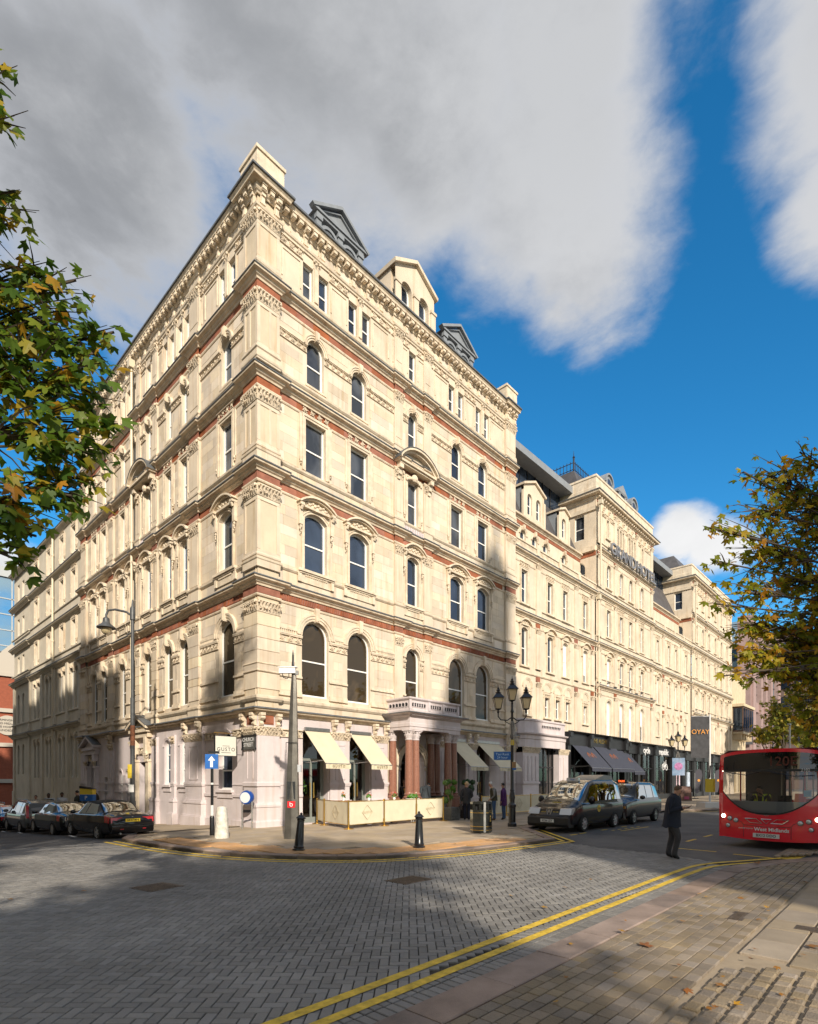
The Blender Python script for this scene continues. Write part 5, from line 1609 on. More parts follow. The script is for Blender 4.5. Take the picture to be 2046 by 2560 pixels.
# beyond the hotel on the main street
ob = thing('oriel_building', 'narrow stone building with a brown timber oriel bay past the hotel end', 'building', (69.7,.3,0))
OST = mat('honey_stone', (.58,.48,.33), .85, var=.1, streak=.4)
FO = Fac(ob, (-69.7+0,0), 0, 1)
mb = MB(); wall_strip(mb, 69.7, 77.5, 0, 16, [(71.5,.2,1.4,4.6,.7),(74.0,.2,1.4,4.6,.7),(76.2,.2,1.2,4.6,.6)]); mb.box(69.7,77.5,.5,9,0,16); mb.xf(Matrix.Translation((-69.7,0,0))); mb.build('wall', OST, ob)
b = MB(); b.box(.6,6.6,-1.2,0,8.1,11.4); b.build('oriel_bay', mat('brown_timber', (.10,.055,.035), .6), ob)
b = MB(); b.box(.4,6.8,-1.35,0,11.4,11.75); b.box(.5,6.7,-1.25,0,7.85,8.1)
for i in range(5): b.prism([(.7+1.35*i,7.1),(.7+1.35*i,7.85),(1.05+1.35*i,7.85),(1.05+1.35*i,7.1)], -1.0, 0)
b.build('corbel', OST, ob)
for i in range(5):
    b = MB(); b.add([(.8+1.15*i,-1.21,8.3),(1.75+1.15*i,-1.21,8.3),(1.75+1.15*i,-1.21,11.2),(.8+1.15*i,-1.21,11.2)], [(0,1,2,3)]); b.build('pane', PANE, ob)
b = MB(); b.add([(.595,-.1,8.3),(.595,-1.1,8.3),(.595,-1.1,11.2),(.595,-.1,11.2)], [(0,1,2,3)]); b.build('pane', PANE, ob)
PINK = mat('pink_granite_cladding', (.36,.25,.235), .5, var=.1)
pk = thing('pink_tower', 'pink granite office tower with tall strips of blue glass', 'tower', (88,2,0))
b = MB(); b.box(0,22,0,16,0,27); b.build('glass_wall', CURT, pk)
for x0, x1 in ((-.3,1.6),(5.4,6.6),(9,10.4),(13.4,15),(20,22.2)):
    b = MB(); b.box(x0,x1,-.7,.2,0,27.5); b.build('pier', PINK, pk)
for y0, y1 in ((-.4,1.4),(4.6,5.6),(9,10.6),(14,16)):
    b = MB(); b.box(-.7,.2,y0,y1,0,27.5); b.build('pier', PINK, pk)
for z in (0,4.5,8.6,12.8):
    b = MB(); b.box(-.35,22,-.35,16,z,z+1.5); b.build('spandrel', PINK, pk)
b = MB()
for k in range(9): b.box(-.1,22,-.1,16,14.3+1.35*k,14.42+1.35*k)
b.build('mullions', BLACK, pk)['kind'] = 'stuff'
dk = thing('brown_office_block', 'brown office block with dark window bands behind the autumn tree', 'building', (120,-12,0))
b = MB(); b.box(0,25,0,22,0,31); b.build('wall', mat('brown_granite', (.16,.11,.10), .6), dk)
for k in range(8):
    for q in range(5):
        b = MB(); b.box(-.15,.05,0,3.4,0,2.0); b.build('window', PANE, dk, (0,.6+4.2*q,2+3.6*k))
        b = MB(); b.box(0,3.6,-.15,.05,0,2.0); b.build('window', PANE, dk, (.7+4.6*q,0,2+3.6*k))
# buildings out of the picture that shade the streets
wb_ = thing('shade_building', 'stone office block across the side street, outside the picture', 'building', (-14,-9.0,0))
b = MB(); b.box(-16,0,0,55,-3,22.5); b.build('wall', OST, wb_)
b = MB()
for k in range(6): b.box(-1.2-.6*(k % 2),-.2,3+8*k,6.5+8*k,22.5,25.2); b.prism([(-6,22.5),(-3,24.4),(-.3,22.5)], 1+9*k, 8+9*k)
b.build('roof', SLATE, wb_)
ct = thing('church_tower', 'baroque church tower with dome and lantern behind the viewer', 'tower', (-9.2,-40,0))
b = MB()
b.prismz([(-4.6,-3.2),(-3.2,-4.6),(3.2,-4.6),(4.6,-3.2),(4.6,3.2),(3.2,4.6),(-3.2,4.6),(-4.6,3.2)], 0, 27)
b.lathe([(5.2,27),(5.2,27.6),(4.2,28),(4.0,30),(3.4,32.2),(2.2,34),(1.5,34.6)], 16)
b.build('tower', OST, ct)
b = MB(); b.lathe([(1.5,34.6),(1.2,35),(1.2,38.4),(1.5,38.6),(1.2,39.4),(.5,40.4),(.15,41),(.1,43)], 12); b.build('lantern', LEAD, ct)

# ---------------- street furniture ----------------
def bollard(x, y, label, tilt=0):
    t = thing('bollard', label, 'bollard', (x,y,.1)); t.rotation_euler = (0,R(tilt),0)
    b = MB(); b.lathe([(.16,0),(.16,.03),(.13,.05),(.135,.09),(.12,.11),(.10,.45),(.085,.72),(.10,.735),(.10,.76),(.08,.77)], 16); b.build('post', BLACK, t, smooth=35)
    b = MB(); b.lathe([(.08,.77),(.125,.79),(.125,.805),(.09,.84),(.05,.875),(.028,.885),(.035,.91),(.012,.94)], 16); b.build('cap', STEELB, t, smooth=35)
    return t
STEELB = mat('worn_black_steel', (.05,.052,.055), .35, metal=.6, var=.4, vscale=30)
bollard(-2.74,-6.42,'black iron bollard leaning in front of the steel camera pylon',5)
bollard(-.27,-8.23,'upright black iron bollard on the sunny corner pavement')
t = thing('stone_bollard', 'chipped white stone bollard beside the one way arrow post', 'bollard', (-2.65,-2.37,.1))
b = MB(); b.lathe([(.215,0),(.20,.25),(.175,.7),(.15,.9),(.135,.93),(.06,.955),(.02,.96)], 10)
for i, v in enumerate(b.v): b.v[i] = (v[0]*(1+.03*math.sin(i*3.7)), v[1]*(1+.03*math.sin(i*2.3)), v[2])
b.build('post', mat('chipped_white_stone', (.60,.57,.50), .85, var=.3, vscale=6, bump=.6, bscale=25), t, smooth=50)
# camera pylon
t = thing('camera_pylon', 'tall tapered steel pylon with a white surveillance camera and red sign', 'pylon', (-1.33,-4.1,.1), R(-46.8))
b = MB(); prof = [(0,.42,.22),(1.0,.37,.20),(2.2,.30,.17),(3.4,.235,.14),(4.4,.17,.11),(5.0,.11,.08)]
rows = []
for z, w, d in prof: rows.append([(-w/2,-d/2,z),(0,-d*.62,z),(w/2,-d/2,z),(w/2,d/2,z),(-w/2,d/2,z),(-w/2,-d/2,z)])
rows = [[(x+.012*z,y,z) for x,y,z in r] for r in rows]
b.grid(rows); b.build('shaft', mat('dull_steel_panel', (.15,.14,.125), .38, metal=.7, var=.3, vscale=2.5, bump=.08), t)
b = MB(); b.box(-.12,.12,-.112,-.10,1.18,1.7); b.build('hatch', STEELB, t)
REDS = mat('red_sign', (.65,.012,.02), .4)
b = MB(); b.box(-.11,.12,-.125,-.105,.93,1.12); o = b.build('sign', REDS, t)
b = MB(); b.tube([(.04*math.cos(k*PI/6)+.005,-.13,.04*math.sin(k*PI/6)+1.01) for k in range(13)], .011, 5, False); b.tube([(-.035,-.13,1.01),(-.035,-.13,1.09)], .011, 5); b.build('emblem', mat('sign_white', (.8,.8,.8), .5), o)
b = MB(); b.box(-.36,.12,-.13,.02,4.90,5.06); b.prism([(-.38,5.06),(-.40,5.085),(.16,5.10),(.16,5.07)], -.15, .04); cam_ = b.build('camera_housing', WHITE, t)
b = MB(); b.box(.12,.2,-.10,0,4.86,4.98); b.build('bracket', STEEL, cam_)
b = MB(); b.tube([(-.28,-.05,4.9),(-.24,-.05,4.78),(-.14,-.05,4.74),(-.08,-.05,4.8),(-.08,-.05,4.9)], .012, 6); b.build('cable', BLACK, cam_)
b = MB(); b.lathe([(.03,5.0),(.035,5.12),(.045,5.16),(.03,5.3),(.03,5.45),(.02,5.5),(.005,5.62)], 8, (.03,0)); b.build('mast_tip', STEELB, t)
b = MB(); b.tube([(-.15,-.12,2.55),(-.15,-.12,2.85)], .01, 5); b.tube([(.19,-.1,2.55),(.19,-.1,2.85)], .01, 5); b.tube([(-.15,-.14,2.85),(.19,-.14,2.85)], .01, 5); b.build('bracket', STEELB, t)
b = MB(); b.box(.17,.28,-.08,.02,1.98,2.2); b.build('junction_box', mat('pale_grey_plastic', (.45,.47,.5), .5), t)
# arrow post
BLUE = mat('blue_sign', (.015,.12,.42), .4, var=.15, vscale=8)
t = thing('arrow_sign', 'blue one way arrow sign on a black and white post', 'sign', (-2.45,-1.38,.1), R(-40))
b = MB(); b.tube([(0,0,0),(0,0,2.55)], .045, 10); b.lathe([(.075,0),(.075,.55),(.06,.6)], 12); b.build('post', BLACK, t, smooth=40)
b = MB(); b.lathe([(.0465,.62),(.0465,.95)], 10); b.lathe([(.0465,1.6),(.0465,1.66)], 10); b.build('white_band', WHITE, t)
b = MB(); b.box(-.2,.2,-.07,-.055,2.1,2.56); o = b.build('sign_plate', BLUE, t)
b = MB(); b.prism([(-.04,2.15),(-.04,2.36),(-.11,2.36),(0,2.50),(.11,2.36),(.04,2.36),(.04,2.15)], -.078, -.071); b.build('arrow', WHITE, o)
b = MB(); b.box(-.1,.22,-.05,.05,2.58,2.66); b.build('lamp_head', BLACK, t)
# blue disc on a bent steel hoop
t = thing('cycle_hire_totem', 'round blue and white disc held in a steel hoop against the corner pier', 'sign', (-.5,-.14,.1), R(-58))
b = MB(); b.tube([(-.19,0,0),(-.19,0,1.15)]+[(-.19*math.cos(k*PI/8),0,1.15+.22*math.sin(k*PI/8)) for k in range(1,8)]+[(.19,0,1.15),(.19,0,0)], .022, 6)
b.tube([(-.19,0,.62),(.19,0,.62)], .015, 5); b.build('hoop', STEEL, t, smooth=50)
b = MB(); b.lathe([(.23,-.10),(.25,-.06),(.25,.06),(.23,.10)], 24, (0,1.12), 'y'); b.build('disc', mat('deep_blue_plastic', (.01,.06,.30), .35), t, smooth=40)
b = MB(); b.lathe([(.19,-.112),(.19,-.10)], 24, (-.02,1.12), 'y'); b.build('disc_face', mat('disc_white', (.62,.64,.66), .5), t)
b = MB(); b.box(-.14,.14,-.02,.01,.58,.68); b.build('plate', BLACK, t)
# rope-post barriers with canvas screens round the terrace
def bpost(x, y, label):
    t = thing('barrier_post', label, 'barrier post', (x,y,.1), 0, 'brass posts of the terrace screens')
    b = MB(); b.lathe([(.19,0),(.19,.015),(.06,.04),(.03,.06)], 20); b.build('base', GOLD, t, smooth=40)
    b = MB(); b.lathe([(.03,.05),(.03,.98),(.042,.985),(.042,1.02),(.02,1.03)], 12); b.build('pole', GOLD, t, smooth=40)
SCRM = mat('cream_screen_canvas', (.64,.58,.43), .8, var=.06, vscale=2.5); SCRT = mat('screen_print', (.48,.40,.26), .85)
def bscreen(p, q, label, logo=True):
    p, q = Vector(p), Vector(q); d = q-p; L_ = d.length-.12; c_ = (p+q)/2
    t = thing('canvas_screen', label, 'screen', (c_.x,c_.y,.1), math.atan2(d.y,d.x))
    b = MB(); n = 14; rows = []
    for z in (.14,.4,.7,.97): rows.append([(-L_/2+L_*i/n, .012*math.sin(i*1.9+z*3)*(1-z*.6), z) for i in range(n+1)])
    b.grid(rows); cv = b.build('canvas', SCRM, t, smooth=60)
    b = MB(); b.tube([(-L_/2-.05,0,.97),(L_/2+.05,0,.97)], .014, 6); b.tube([(-L_/2-.05,0,.14),(L_/2+.05,0,.14)], .014, 6); b.build('rail', GOLD, t)
    if logo:
        b = MB(); w = .27
        pts = [(-w,-.022,.56),(-w*.1,-.022,.56+w*.92),(w*.1,-.022,.56+w*.92),(w,-.022,.56),(w*.1,-.022,.56-w*.92),(-w*.1,-.022,.56-w*.92),(-w,-.022,.56)]
        b.tube(pts, .008, 4); b.build('logo_border', SCRT, cv)
        text('lettering', 'GUSTO', .12, SCRT, cv, (0,-.024,.56), extrude=.001, space=1.2)
    return t
BP = [(2.71,.0),(2.37,-.9),(1.89,-2.9),(3.76,-2.79),(5.66,-2.72),(7.31,-2.78)]
for (x,y), lab in zip(BP, ('brass barrier post against the hotel wall','brass barrier post midway along the short side screens','brass barrier post at the near corner of the terrace','brass barrier post second from the near terrace corner','brass barrier post third from the near terrace corner','brass barrier post at the planter end of the terrace')): bpost(x,y,lab)
labs = ('short cream canvas screen running back to the hotel wall','cream canvas GUSTO screen on the side of the terrace','front cream canvas GUSTO screen next to the near corner post','plain cream canvas screen in the middle of the terrace front','cream canvas GUSTO screen at the planter end of the front')
for i in range(5): bscreen(BP[i], BP[i+1], labs[i], i not in (0,3))
FB = [(10.0,-2.85),(12.1,-2.85),(14.33,-2.88),(16.6,-2.9)]
for (x,y), lab in zip(FB, ('brass barrier post beyond the litter bin in shade','brass barrier post left of the lantern lamp post in shade','brass barrier post right of the lantern lamp post in shade','brass barrier post behind the black taxi')): bpost(x,y,lab)
for i in range(3): bscreen(FB[i], FB[i+1], ('shaded canvas screen behind the old man','shaded canvas screen behind the lantern lamp post','shaded canvas screen behind the front of the black taxi')[i])
# tables and small plants on the terrace
WOOD = mat('orange_brown_table', (.36,.15,.06), .45, var=.2, vscale=8)
GRN = mat('fresh_green_leaf', (.09,.22,.03), .6, island=.25); FLW = mat('red_flower', (.55,.03,.02), .6, island=.2); CERM = mat('white_ceramic', (.75,.74,.7), .4)
def leafy(n, r, zc, seed, sq=1.0, k=.05):
    b = MB(); q = random.Random(seed)
    for _ in range(n):
        a, e = q.uniform(0,2*PI), q.uniform(-.4,1.4); rr = r*q.uniform(.55,1.0)
        c_ = Vector((rr*math.cos(a)*math.cos(e), rr*math.sin(a)*math.cos(e), zc+rr*math.sin(e)*sq))
        u = Vector((q.uniform(-1,1),q.uniform(-1,1),q.uniform(-.3,1))).normalized(); v = u.cross(Vector((q.uniform(-1,1),q.uniform(-1,1),.3))).normalized()
        b.add([c_-u*k, c_+v*k*.5, c_+u*k, c_-v*k*.5], [(0,1,2,3)])
    return b
def table(x, y, label, plab, fl, seed):
    t = thing('cafe_table', label, 'table', (x,y,.1))
    b = MB(); b.box(-.42,.42,-.38,.38,.90,.935); b.build('table_top', WOOD, t)
    b = MB(); b.lathe([(.24,0),(.24,.02),(.04,.05),(.035,.9)], 12); b.build('pedestal', BLACK, t, smooth=40)
    p = thing('potted_flower', plab, 'plant', (x+.05,y-.1,1.035))
    b = MB(); b.lathe([(.05,0),(.065,.11),(.06,.12),(.05,.11)], 12); b.build('pot', CERM, p, smooth=40)
    leafy(40, .10, .16, seed).build('leaves', GRN, p); leafy(16, .12, .24, seed+1, k=.035).build('flowers', fl, p)
table(2.95,-1.2,'wooden cafe table nearest the corner of the terrace','small orange flower pot on the terrace table nearest the corner',mat('orange_flower',(.6,.18,.03),.6),1)
table(3.55,-2.0,'wooden cafe table just behind the near corner screen','small red and yellow flower pot behind the near corner screen',FLW,3)
table(4.9,-2.05,'wooden cafe table behind the plain middle screen','small red flower pot behind the plain middle screen',FLW,5)
p = thing('box_plant', 'low bright green plant in a white trough behind the terrace screen', 'plant', (6.0,-2.2,.1))
b = MB(); b.box(-.3,.3,-.12,.12,.75,.98); b.box(-.05,.05,-.05,.05,0,.75); b.build('trough', CERM, p)
b = leafy(160, .2, 1.04, 8, .6, .06); b.xf(Matrix.Diagonal((1.6,.8,1,1))); b.build('leaves', GRN, p)
p = thing('indoor_plant', 'tall green broad leaved plant in the doorway by the pylon', 'plant', (2.35,.75,.1))
b = MB(); b.lathe([(.16,0),(.2,.4),(.18,.42)], 12); b.build('pot', CERM, p)
leafy(130, .32, 1.35, 21, 1.6, .11).build('leaves', GRN, p); b = MB(); b.tube([(0,0,.4),(0,0,1.3)], .02, 5); b.build('stem', WOOD, p)
# cloud-pruned trees in square planters
PLM = mat('grey_basketweave_planter', (.16,.16,.15), .7, var=.2, vscale=8); STEM = mat('pale_bark', (.40,.29,.19), .8)
def topiary(x, y, label, seed, gm, planter=PLM):
    t = thing('topiary_planter', label, 'planter', (x,y,.1)); q = random.Random(seed)
    b = MB(); b.frus(0,0,0,.56,.29,.29,.33,.33)
    for i in range(5):
        for k in range(4):
            xx = -.24+.12*i; zz = .06+.125*k
            b.prism([(xx-.05,zz),(xx-.02,zz+.1),(xx+.05,zz+.1),(xx+.02,zz)], -.345, -.30)
            b.add([(-.345,xx-.05,zz),(-.345,xx-.02,zz+.1),(-.345,xx+.05,zz+.1),(-.345,xx+.02,zz)], [(0,1,2,3)])
    b.build('planter', planter, t)
    tops = [(-.28,.02,1.62),(.02,.1,1.66),(.26,-.02,1.64),(.08,-.08,1.38),(.3,.06,1.28),(-.2,-.05,1.22),(.06,.05,.98),(-.22,.08,.85)]
    for i, (a, c_, z) in enumerate(tops):
        b = MB(); b.tube([(a*.15,c_*.3,.5),(a*.5,c_*.6,.5+(z-.5)*.5),(a,c_,z-.05)], [.028,.022,.014], 6); b.build('branch', STEM, t, smooth=50)
        r = q.uniform(.12,.16); b = MB(); b.ball((0,0,0), r*.86, 10, 7)
        lf = leafy(170, r, 0, seed*10+i, 1, .028)
        for k in range(len(lf.v)): pass
        n0 = len(b.v); b.add(lf.v, lf.f)
        q2 = random.Random(seed+i*7)
        for _ in range(120):
            v = Vector((q2.gauss(0,1),q2.gauss(0,1),q2.gauss(0,1))).normalized()*r*q2.uniform(.9,1.05); u = Vector((q2.gauss(0,1),q2.gauss(0,1),q2.gauss(0,1))).normalized()*.03; w = v.cross(u).normalized()*.015
            b.add([v-u,v+w,v+u,v-w], [(0,1,2,3)])
        b.build('foliage_ball', gm, t, (a,c_,z))
TOPG = mat('clipped_green', (.10,.20,.025), .6, island=.3); TOPD = mat('clipped_dark_green', (.03,.07,.02), .6, island=.3)
topiary(7.84,-2.72,'cloud pruned tree with pale stems in a grey planter at the terrace end',4,TOPG)
topiary(9.35,-2.6,'dark cloud pruned tree in a planter behind the litter bin',9,TOPD,mat('dark_planter',(.03,.028,.027),.6))
# litter bin
t = thing('litter_bin', 'black octagonal litter bin with gold bands on the pavement', 'bin', (4.11,-7.05,.1), R(10))
def octa(r, c=.42): return [(-r,-r*c),(-r*c,-r),(r*c,-r),(r,-r*c),(r,r*c),(r*c,r),(-r*c,r),(-r,r*c)]
BINM = mat('bin_black', (.016,.018,.017), .25, coat=.5)
b = MB(); b.prismz(octa(.33), .03, .76); b.prismz(octa(.30), 0, .03); b.build('body', BINM, t)
b = MB(); b.prismz(octa(.335), .95, 1.02); b.prismz(octa(.29), 1.02, 1.035); b.build('hood', BINM, t)
SILB = mat('bin_silver_edge', (.45,.45,.44), .35, metal=.6)
for i in range(8):
    x, y = octa(.275)[i]; b = MB(); b.box(x-.045,x+.045,y-.045,y+.045,.75,.96); b.build('hood_post', BINM, t)
b = MB(); b.prismz([(-.262,-.214),(-.205,-.267),(-.213,-.277),(-.270,-.224)], .03, 1.02); b.build('corner_strip', SILB, t)
for z in (.09,.21,.66):
    b = MB(); b.prismz(octa(.334), z, z+.02); b.build('gold_band', GOLD, t)
b = MB(); b.prismz(octa(.24), .76, .95); b.build('liner', DARK, t)
text('lettering', 'LITTER', .07, GOLD, t, (0,-.334,.715), extrude=.001)
b = MB(); b.ball((0,-.334,.55), .018, 6, 4); b.tube([(0,-.334,.53),(.0,-.334,.45)], .014, 5); b.tube([(0,-.334,.51),(.04,-.334,.46)], .008, 4); b.box(.03,.07,-.337,-.331,.37,.43); b.tube([(0,-.334,.45),(-.015,-.334,.37)], .01, 4); b.build('pictogram', GOLD, t)
# Victorian lanterns
LGL = bpy.data.materials.new('lantern_glass'); LGL.use_nodes = True
_b = LGL.node_tree.nodes['Principled BSDF']; _b.inputs['Base Color'].default_value = (.72,.60,.36,1); _b.inputs['Roughness'].default_value = .3; _b.inputs['Transmission Weight'].default_value = .35; _b.inputs['Alpha'].default_value = .85
def lantern_parts(parent, x, y, z):
    o = inst(cached('lanfr', lan_frame), 'lantern', parent, (x,y,z)); inst(cached('langl', lan_glass), 'lantern_glass', o)
def lan_frame():
    b = MB(); r0, r1 = .13, .24; k = 4
    for i in range(4):
        t = PI/4+i*PI/2; t2 = t+PI/2
        b.tube([(r0*math.cos(t),r0*math.sin(t),.0),(r1*math.cos(t),r1*math.sin(t),.42)], .014, 5)
        for r, zz in ((r0,0),(r1,.42)): b.tube([(r*math.cos(t),r*math.sin(t),zz),(r*math.cos(t2),r*math.sin(t2),zz)], .016, 5)
    b.add([(.30*math.cos(PI/4+i*PI/2),.30*math.sin(PI/4+i*PI/2),.42) for i in range(4)]+[(.12*math.cos(PI/4+i*PI/2),.12*math.sin(PI/4+i*PI/2),.58) for i in range(4)], [(0,1,5,4),(1,2,6,5),(2,3,7,6),(3,0,4,7),(4,5,6,7),(3,2,1,0)])
    b.lathe([(.09,.58),(.11,.62),(.06,.66),(.085,.72),(.04,.76),(.05,.79),(.012,.84),(.006,.92)], 10)
    b.lathe([(.03,-.16),(.05,-.1),(.03,-.05),(.10,-.01),(.10,.01)], 10)
    return b.mesh('lantern', BLACK)
def lan_glass():
    b = MB(); r0, r1 = .125, .232
    b.add([(r0*math.cos(PI/4+i*PI/2),r0*math.sin(PI/4+i*PI/2),.01) for i in range(4)]+[(r1*math.cos(PI/4+i*PI/2),r1*math.sin(PI/4+i*PI/2),.41) for i in range(4)], [(0,1,5,4),(1,2,6,5),(2,3,7,6),(3,0,4,7)])
    return b.mesh('lantern_glass', LGL)
def victorian(x, y, label, tinsel=True, rz=0):
    t = thing('lamp_post', label, 'lamp post', (x,y,.1), rz, 'three-lantern lamp posts')
    b = MB(); b.lathe([(.17,0),(.17,.12),(.13,.16),(.13,.72),(.155,.75),(.155,.82),(.10,.88),(.09,.95),(.115,1.1),(.09,1.25),(.07,1.32),(.085,1.36),(.065,1.4),(.055,3.3),(.075,3.34),(.075,3.42),(.05,3.46),(.045,4.25),(.07,4.3),(.04,4.4),(.04,4.62)], 14); b.build('post', BLACK, t, smooth=35)
    for sg in (-1,1):
        b = MB(); b.tube([(0,0,4.1),(sg*.18,0,3.98),(sg*.42,0,4.0),(sg*.52,0,4.12),(sg*.52,0,4.24)], .024, 6); b.tube([(0,0,3.8),(sg*.2,0,3.9),(sg*.3,0,4.0)], .016, 5); b.build('arm', BLACK, t, smooth=50)
        lantern_parts(t, sg*.52, 0, 4.40)
    lantern_parts(t, 0, 0, 4.72)
    if tinsel:
        q = random.Random(2); b = MB()
        for i in range(46):
            a = q.uniform(0,2*PI); r = q.uniform(.1,.28); b.tube([(.05*math.cos(a),.05*math.sin(a),3.95),(r*.6*math.cos(a),r*.6*math.sin(a),3.5),(r*math.cos(a),r*math.sin(a),q.uniform(2.95,3.3))], .005, 3)
        b.build('hanging_light_strings', mat('clear_wire', (.45,.43,.40), .4), t)
    return t
lp = victorian(6.77,-6.56,'black three lantern lamp post with hanging light strings by the taxi rank',True,R(-48))
victorian(34.6,-3.9,'black three lantern lamp post beyond the taxis with a blue poster',True,R(-45))
victorian(62,-5.5,'black lantern lamp post farthest down the street showing above the bus',False,R(-45))
t = thing('taxi_rank_sign', 'blue Taxi Rank 24 hour sign fixed to the near lantern lamp post', 'sign', (6.77,-6.56,2.6), R(-46.8))
b = MB(); b.box(-.68,-.06,-.03,-.01,0,.30); b.build('plate', BLUE, t); b = MB(); b.box(-.70,-.04,-.01,.0,-.02,.32); b.box(-.06,.02,-.02,0,.05,.09); b.box(-.06,.02,-.02,0,.22,.26); b.build('frame', STEEL, t)
PALEB = mat('pale_blue_lettering', (.55,.72,.85), .5)
text('lettering', 'Taxi Rank', .125, PALEB, t, (-.37,-.033,.205), extrude=.001); text('lettering', '24 hour', .125, PALEB, t, (-.37,-.033,.085), extrude=.001)
t = thing('parking_notices', 'small yellow and brown notices clipped to the near lantern lamp post', 'sign', (6.77,-6.56,2.1), R(-46.8))
YSG = mat('yellow_sign', (.7,.52,.05), .5)
b = MB(); b.box(-.07,.06,-.075,-.06,1.05,1.25); b.build('notice', YSG, t); b = MB(); b.box(-.02,.13,-.075,-.06,.2,.42); b.build('notice', mat('brown_sign',(.30,.17,.07),.5), t); b = MB(); b.box(0,.14,-.075,-.06,.12,.19); b.build('notice', BLUE, t)
t = thing('street_poster', 'blue and pink poster board on the farther lantern lamp post', 'poster', (34.6,-3.9,2.2), R(-60))
b = MB(); b.box(-.45,.45,-.15,-.12,0,1.35); b.build('board', mat('sky_blue_poster', (.10,.26,.45), .5, var=.4, vscale=1.5, vcol=(.3,.36,.5)), t); b = MB(); b.lathe([(.3,-.165),(.3,-.15)], 12, (0,.7), 'y'); b.build('artwork', mat('magenta_poster', (.35,.14,.30), .5, var=.4, vscale=5), t)
# modern street lamp on Church Street
GPOST = mat('dark_grey_painted_steel', (.07,.075,.08), .45, var=.3, vscale=5)
t = thing('street_lamp', 'tall dark street lamp with a curved arm in front of the side facade', 'street lamp', (-2.46,5.16,zg(5.16)+.1), R(-46.8))
b = MB(); b.tube([(0,0,0),(0,0,1.1)], .12, 12); b.tube([(0,0,1.1),(0,0,1.25)], .095, 12); b.tube([(0,0,1.2),(0,0,5.2)], .085, 12); b.tube([(0,0,5.2),(0,0,8.8)], .062, 12); b.lathe([(.1,8.3),(.1,8.75),(.05,8.85),(.03,9.1)], 12); b.build('post', GPOST, t, smooth=40)
b = MB(); b.tube([(0,0,8.45),(-.25,0,8.62),(-.7,0,8.72),(-.98,0,8.68),(-1.05,0,8.5),(-1.05,0,8.38)], .045, 8); b.build('arm', GPOST, t, smooth=60)
b = MB(); b.lathe([(.05,8.42),(.12,8.36),(.13,8.22),(.16,8.16),(.34,8.02),(.36,7.98),(.18,7.99)], 16, (-1.05,0)); b.build('lamp_hood', GPOST, t, smooth=30)
b = MB(); b.lathe([(.19,7.98),(.19,7.86),(.13,7.76),(.03,7.72)], 16, (-1.05,0)); b.build('lamp_bowl', LGL, t, smooth=40)
b = MB(); b.box(-.14,.02,-.12,-.1,2.0,2.55); b.build('notice', YSG, t); b = MB(); b.box(-.1,.1,-.11,-.09,1.45,1.75); b.build('notice', WHITE, t)
b = MB(); b.tube([(0,0,3.3),(0,0,4.1)], .089, 12); b.build('rust_patch', mat('rusty_paint', (.20,.075,.035), .7, var=.4, vscale=9), t)
t = thing('street_lamp', 'black lamp post at the far left picture edge', 'street lamp', (-9.6,13.6,zg(13.6)), 0)
b = MB(); b.tube([(0,0,0),(0,0,5.6)], [.09]*1+[.07], 8); b.lathe([(.11,5.5),(.11,5.8),(.03,5.95)], 8); b.build('post', BLACK, t)
b = MB(); b.tube([(0,0,5.6),(-.5,0,5.9),(-.9,0,5.8)], .03, 6); b.build('arm', BLACK, t)
# hanging sign and nameplate on the corner pier
t = thing('hanging_sign', 'square white GUSTO sign hanging from a bracket beside the street nameplate', 'sign', (-.1,1.15,2.75), 0)
SGNW = mat('sign_cream', (.66,.65,.58), .5)
b = MB(); b.box(-.95,-.12,-.03,.03,0,.72); b.build('board', SGNW, t)
b = MB()
for z0, z1 in ((-.02,.0),(.72,.74)): b.box(-.97,-.10,-.035,.035,z0,z1)
for x in (-.97,-.12): b.box(x,x+.02,-.035,.035,0,.72)
b.tube([(.1,0,.05),(-.12,0,.05)], .012, 5); b.build('frame', BLACK, t)
b = MB(); b.tube([(.1,0,.84),(-1.0,0,.84)], .014, 6); b.tube([(-.85,0,.74),(-.85,0,.84)], .008, 4); b.tube([(-.25,0,.74),(-.25,0,.84)], .008, 4); b.build('bracket', GOLD, t)
text('lettering', 'GUSTO', .19, BLACK, t, (-.53,-.034,.23), extrude=.001, space=1.25); 
for z_, w_ in ((.36,.14),(.11,.19)):
    b = MB(); b.box(-.53-w_,-.53+w_,-.034,-.03,z_-.008,z_+.008); b.build('small_print', DKT, t)
t = thing('street_nameplate', 'black CHURCH STREET nameplate on the corner pier', 'sign', (-.02,.52,3.0), -PI/2)
b = MB(); b.box(-.44,.44,-.04,0,0,.5); b.build('plate', BLACK, t)
b = MB(); b.ring([(-.46,-.02),(-.46,.52),(.46,.52),(.46,-.02)], [(-.42,.03),(-.42,.48),(.42,.48),(.42,.03)], -.055, 0); b.box(-.46,.46,-.055,0,-.02,.03)
for sx in (-.44,.44):
    for sz in (0,.5): b.lathe([(.05,-.06),(.05,0)], 8, (sx,sz), 'y')
b.build('rim', BLACK, t)
WT2 = mat('nameplate_white', (.55,.55,.55), .5)
text('lettering', 'CHURCH', .20, WT2, t, (0,-.045,.345), extrude=.002, bold=.004); text('lettering', 'STREET', .20, WT2, t, (0,-.045,.15), extrude=.002, bold=.004)
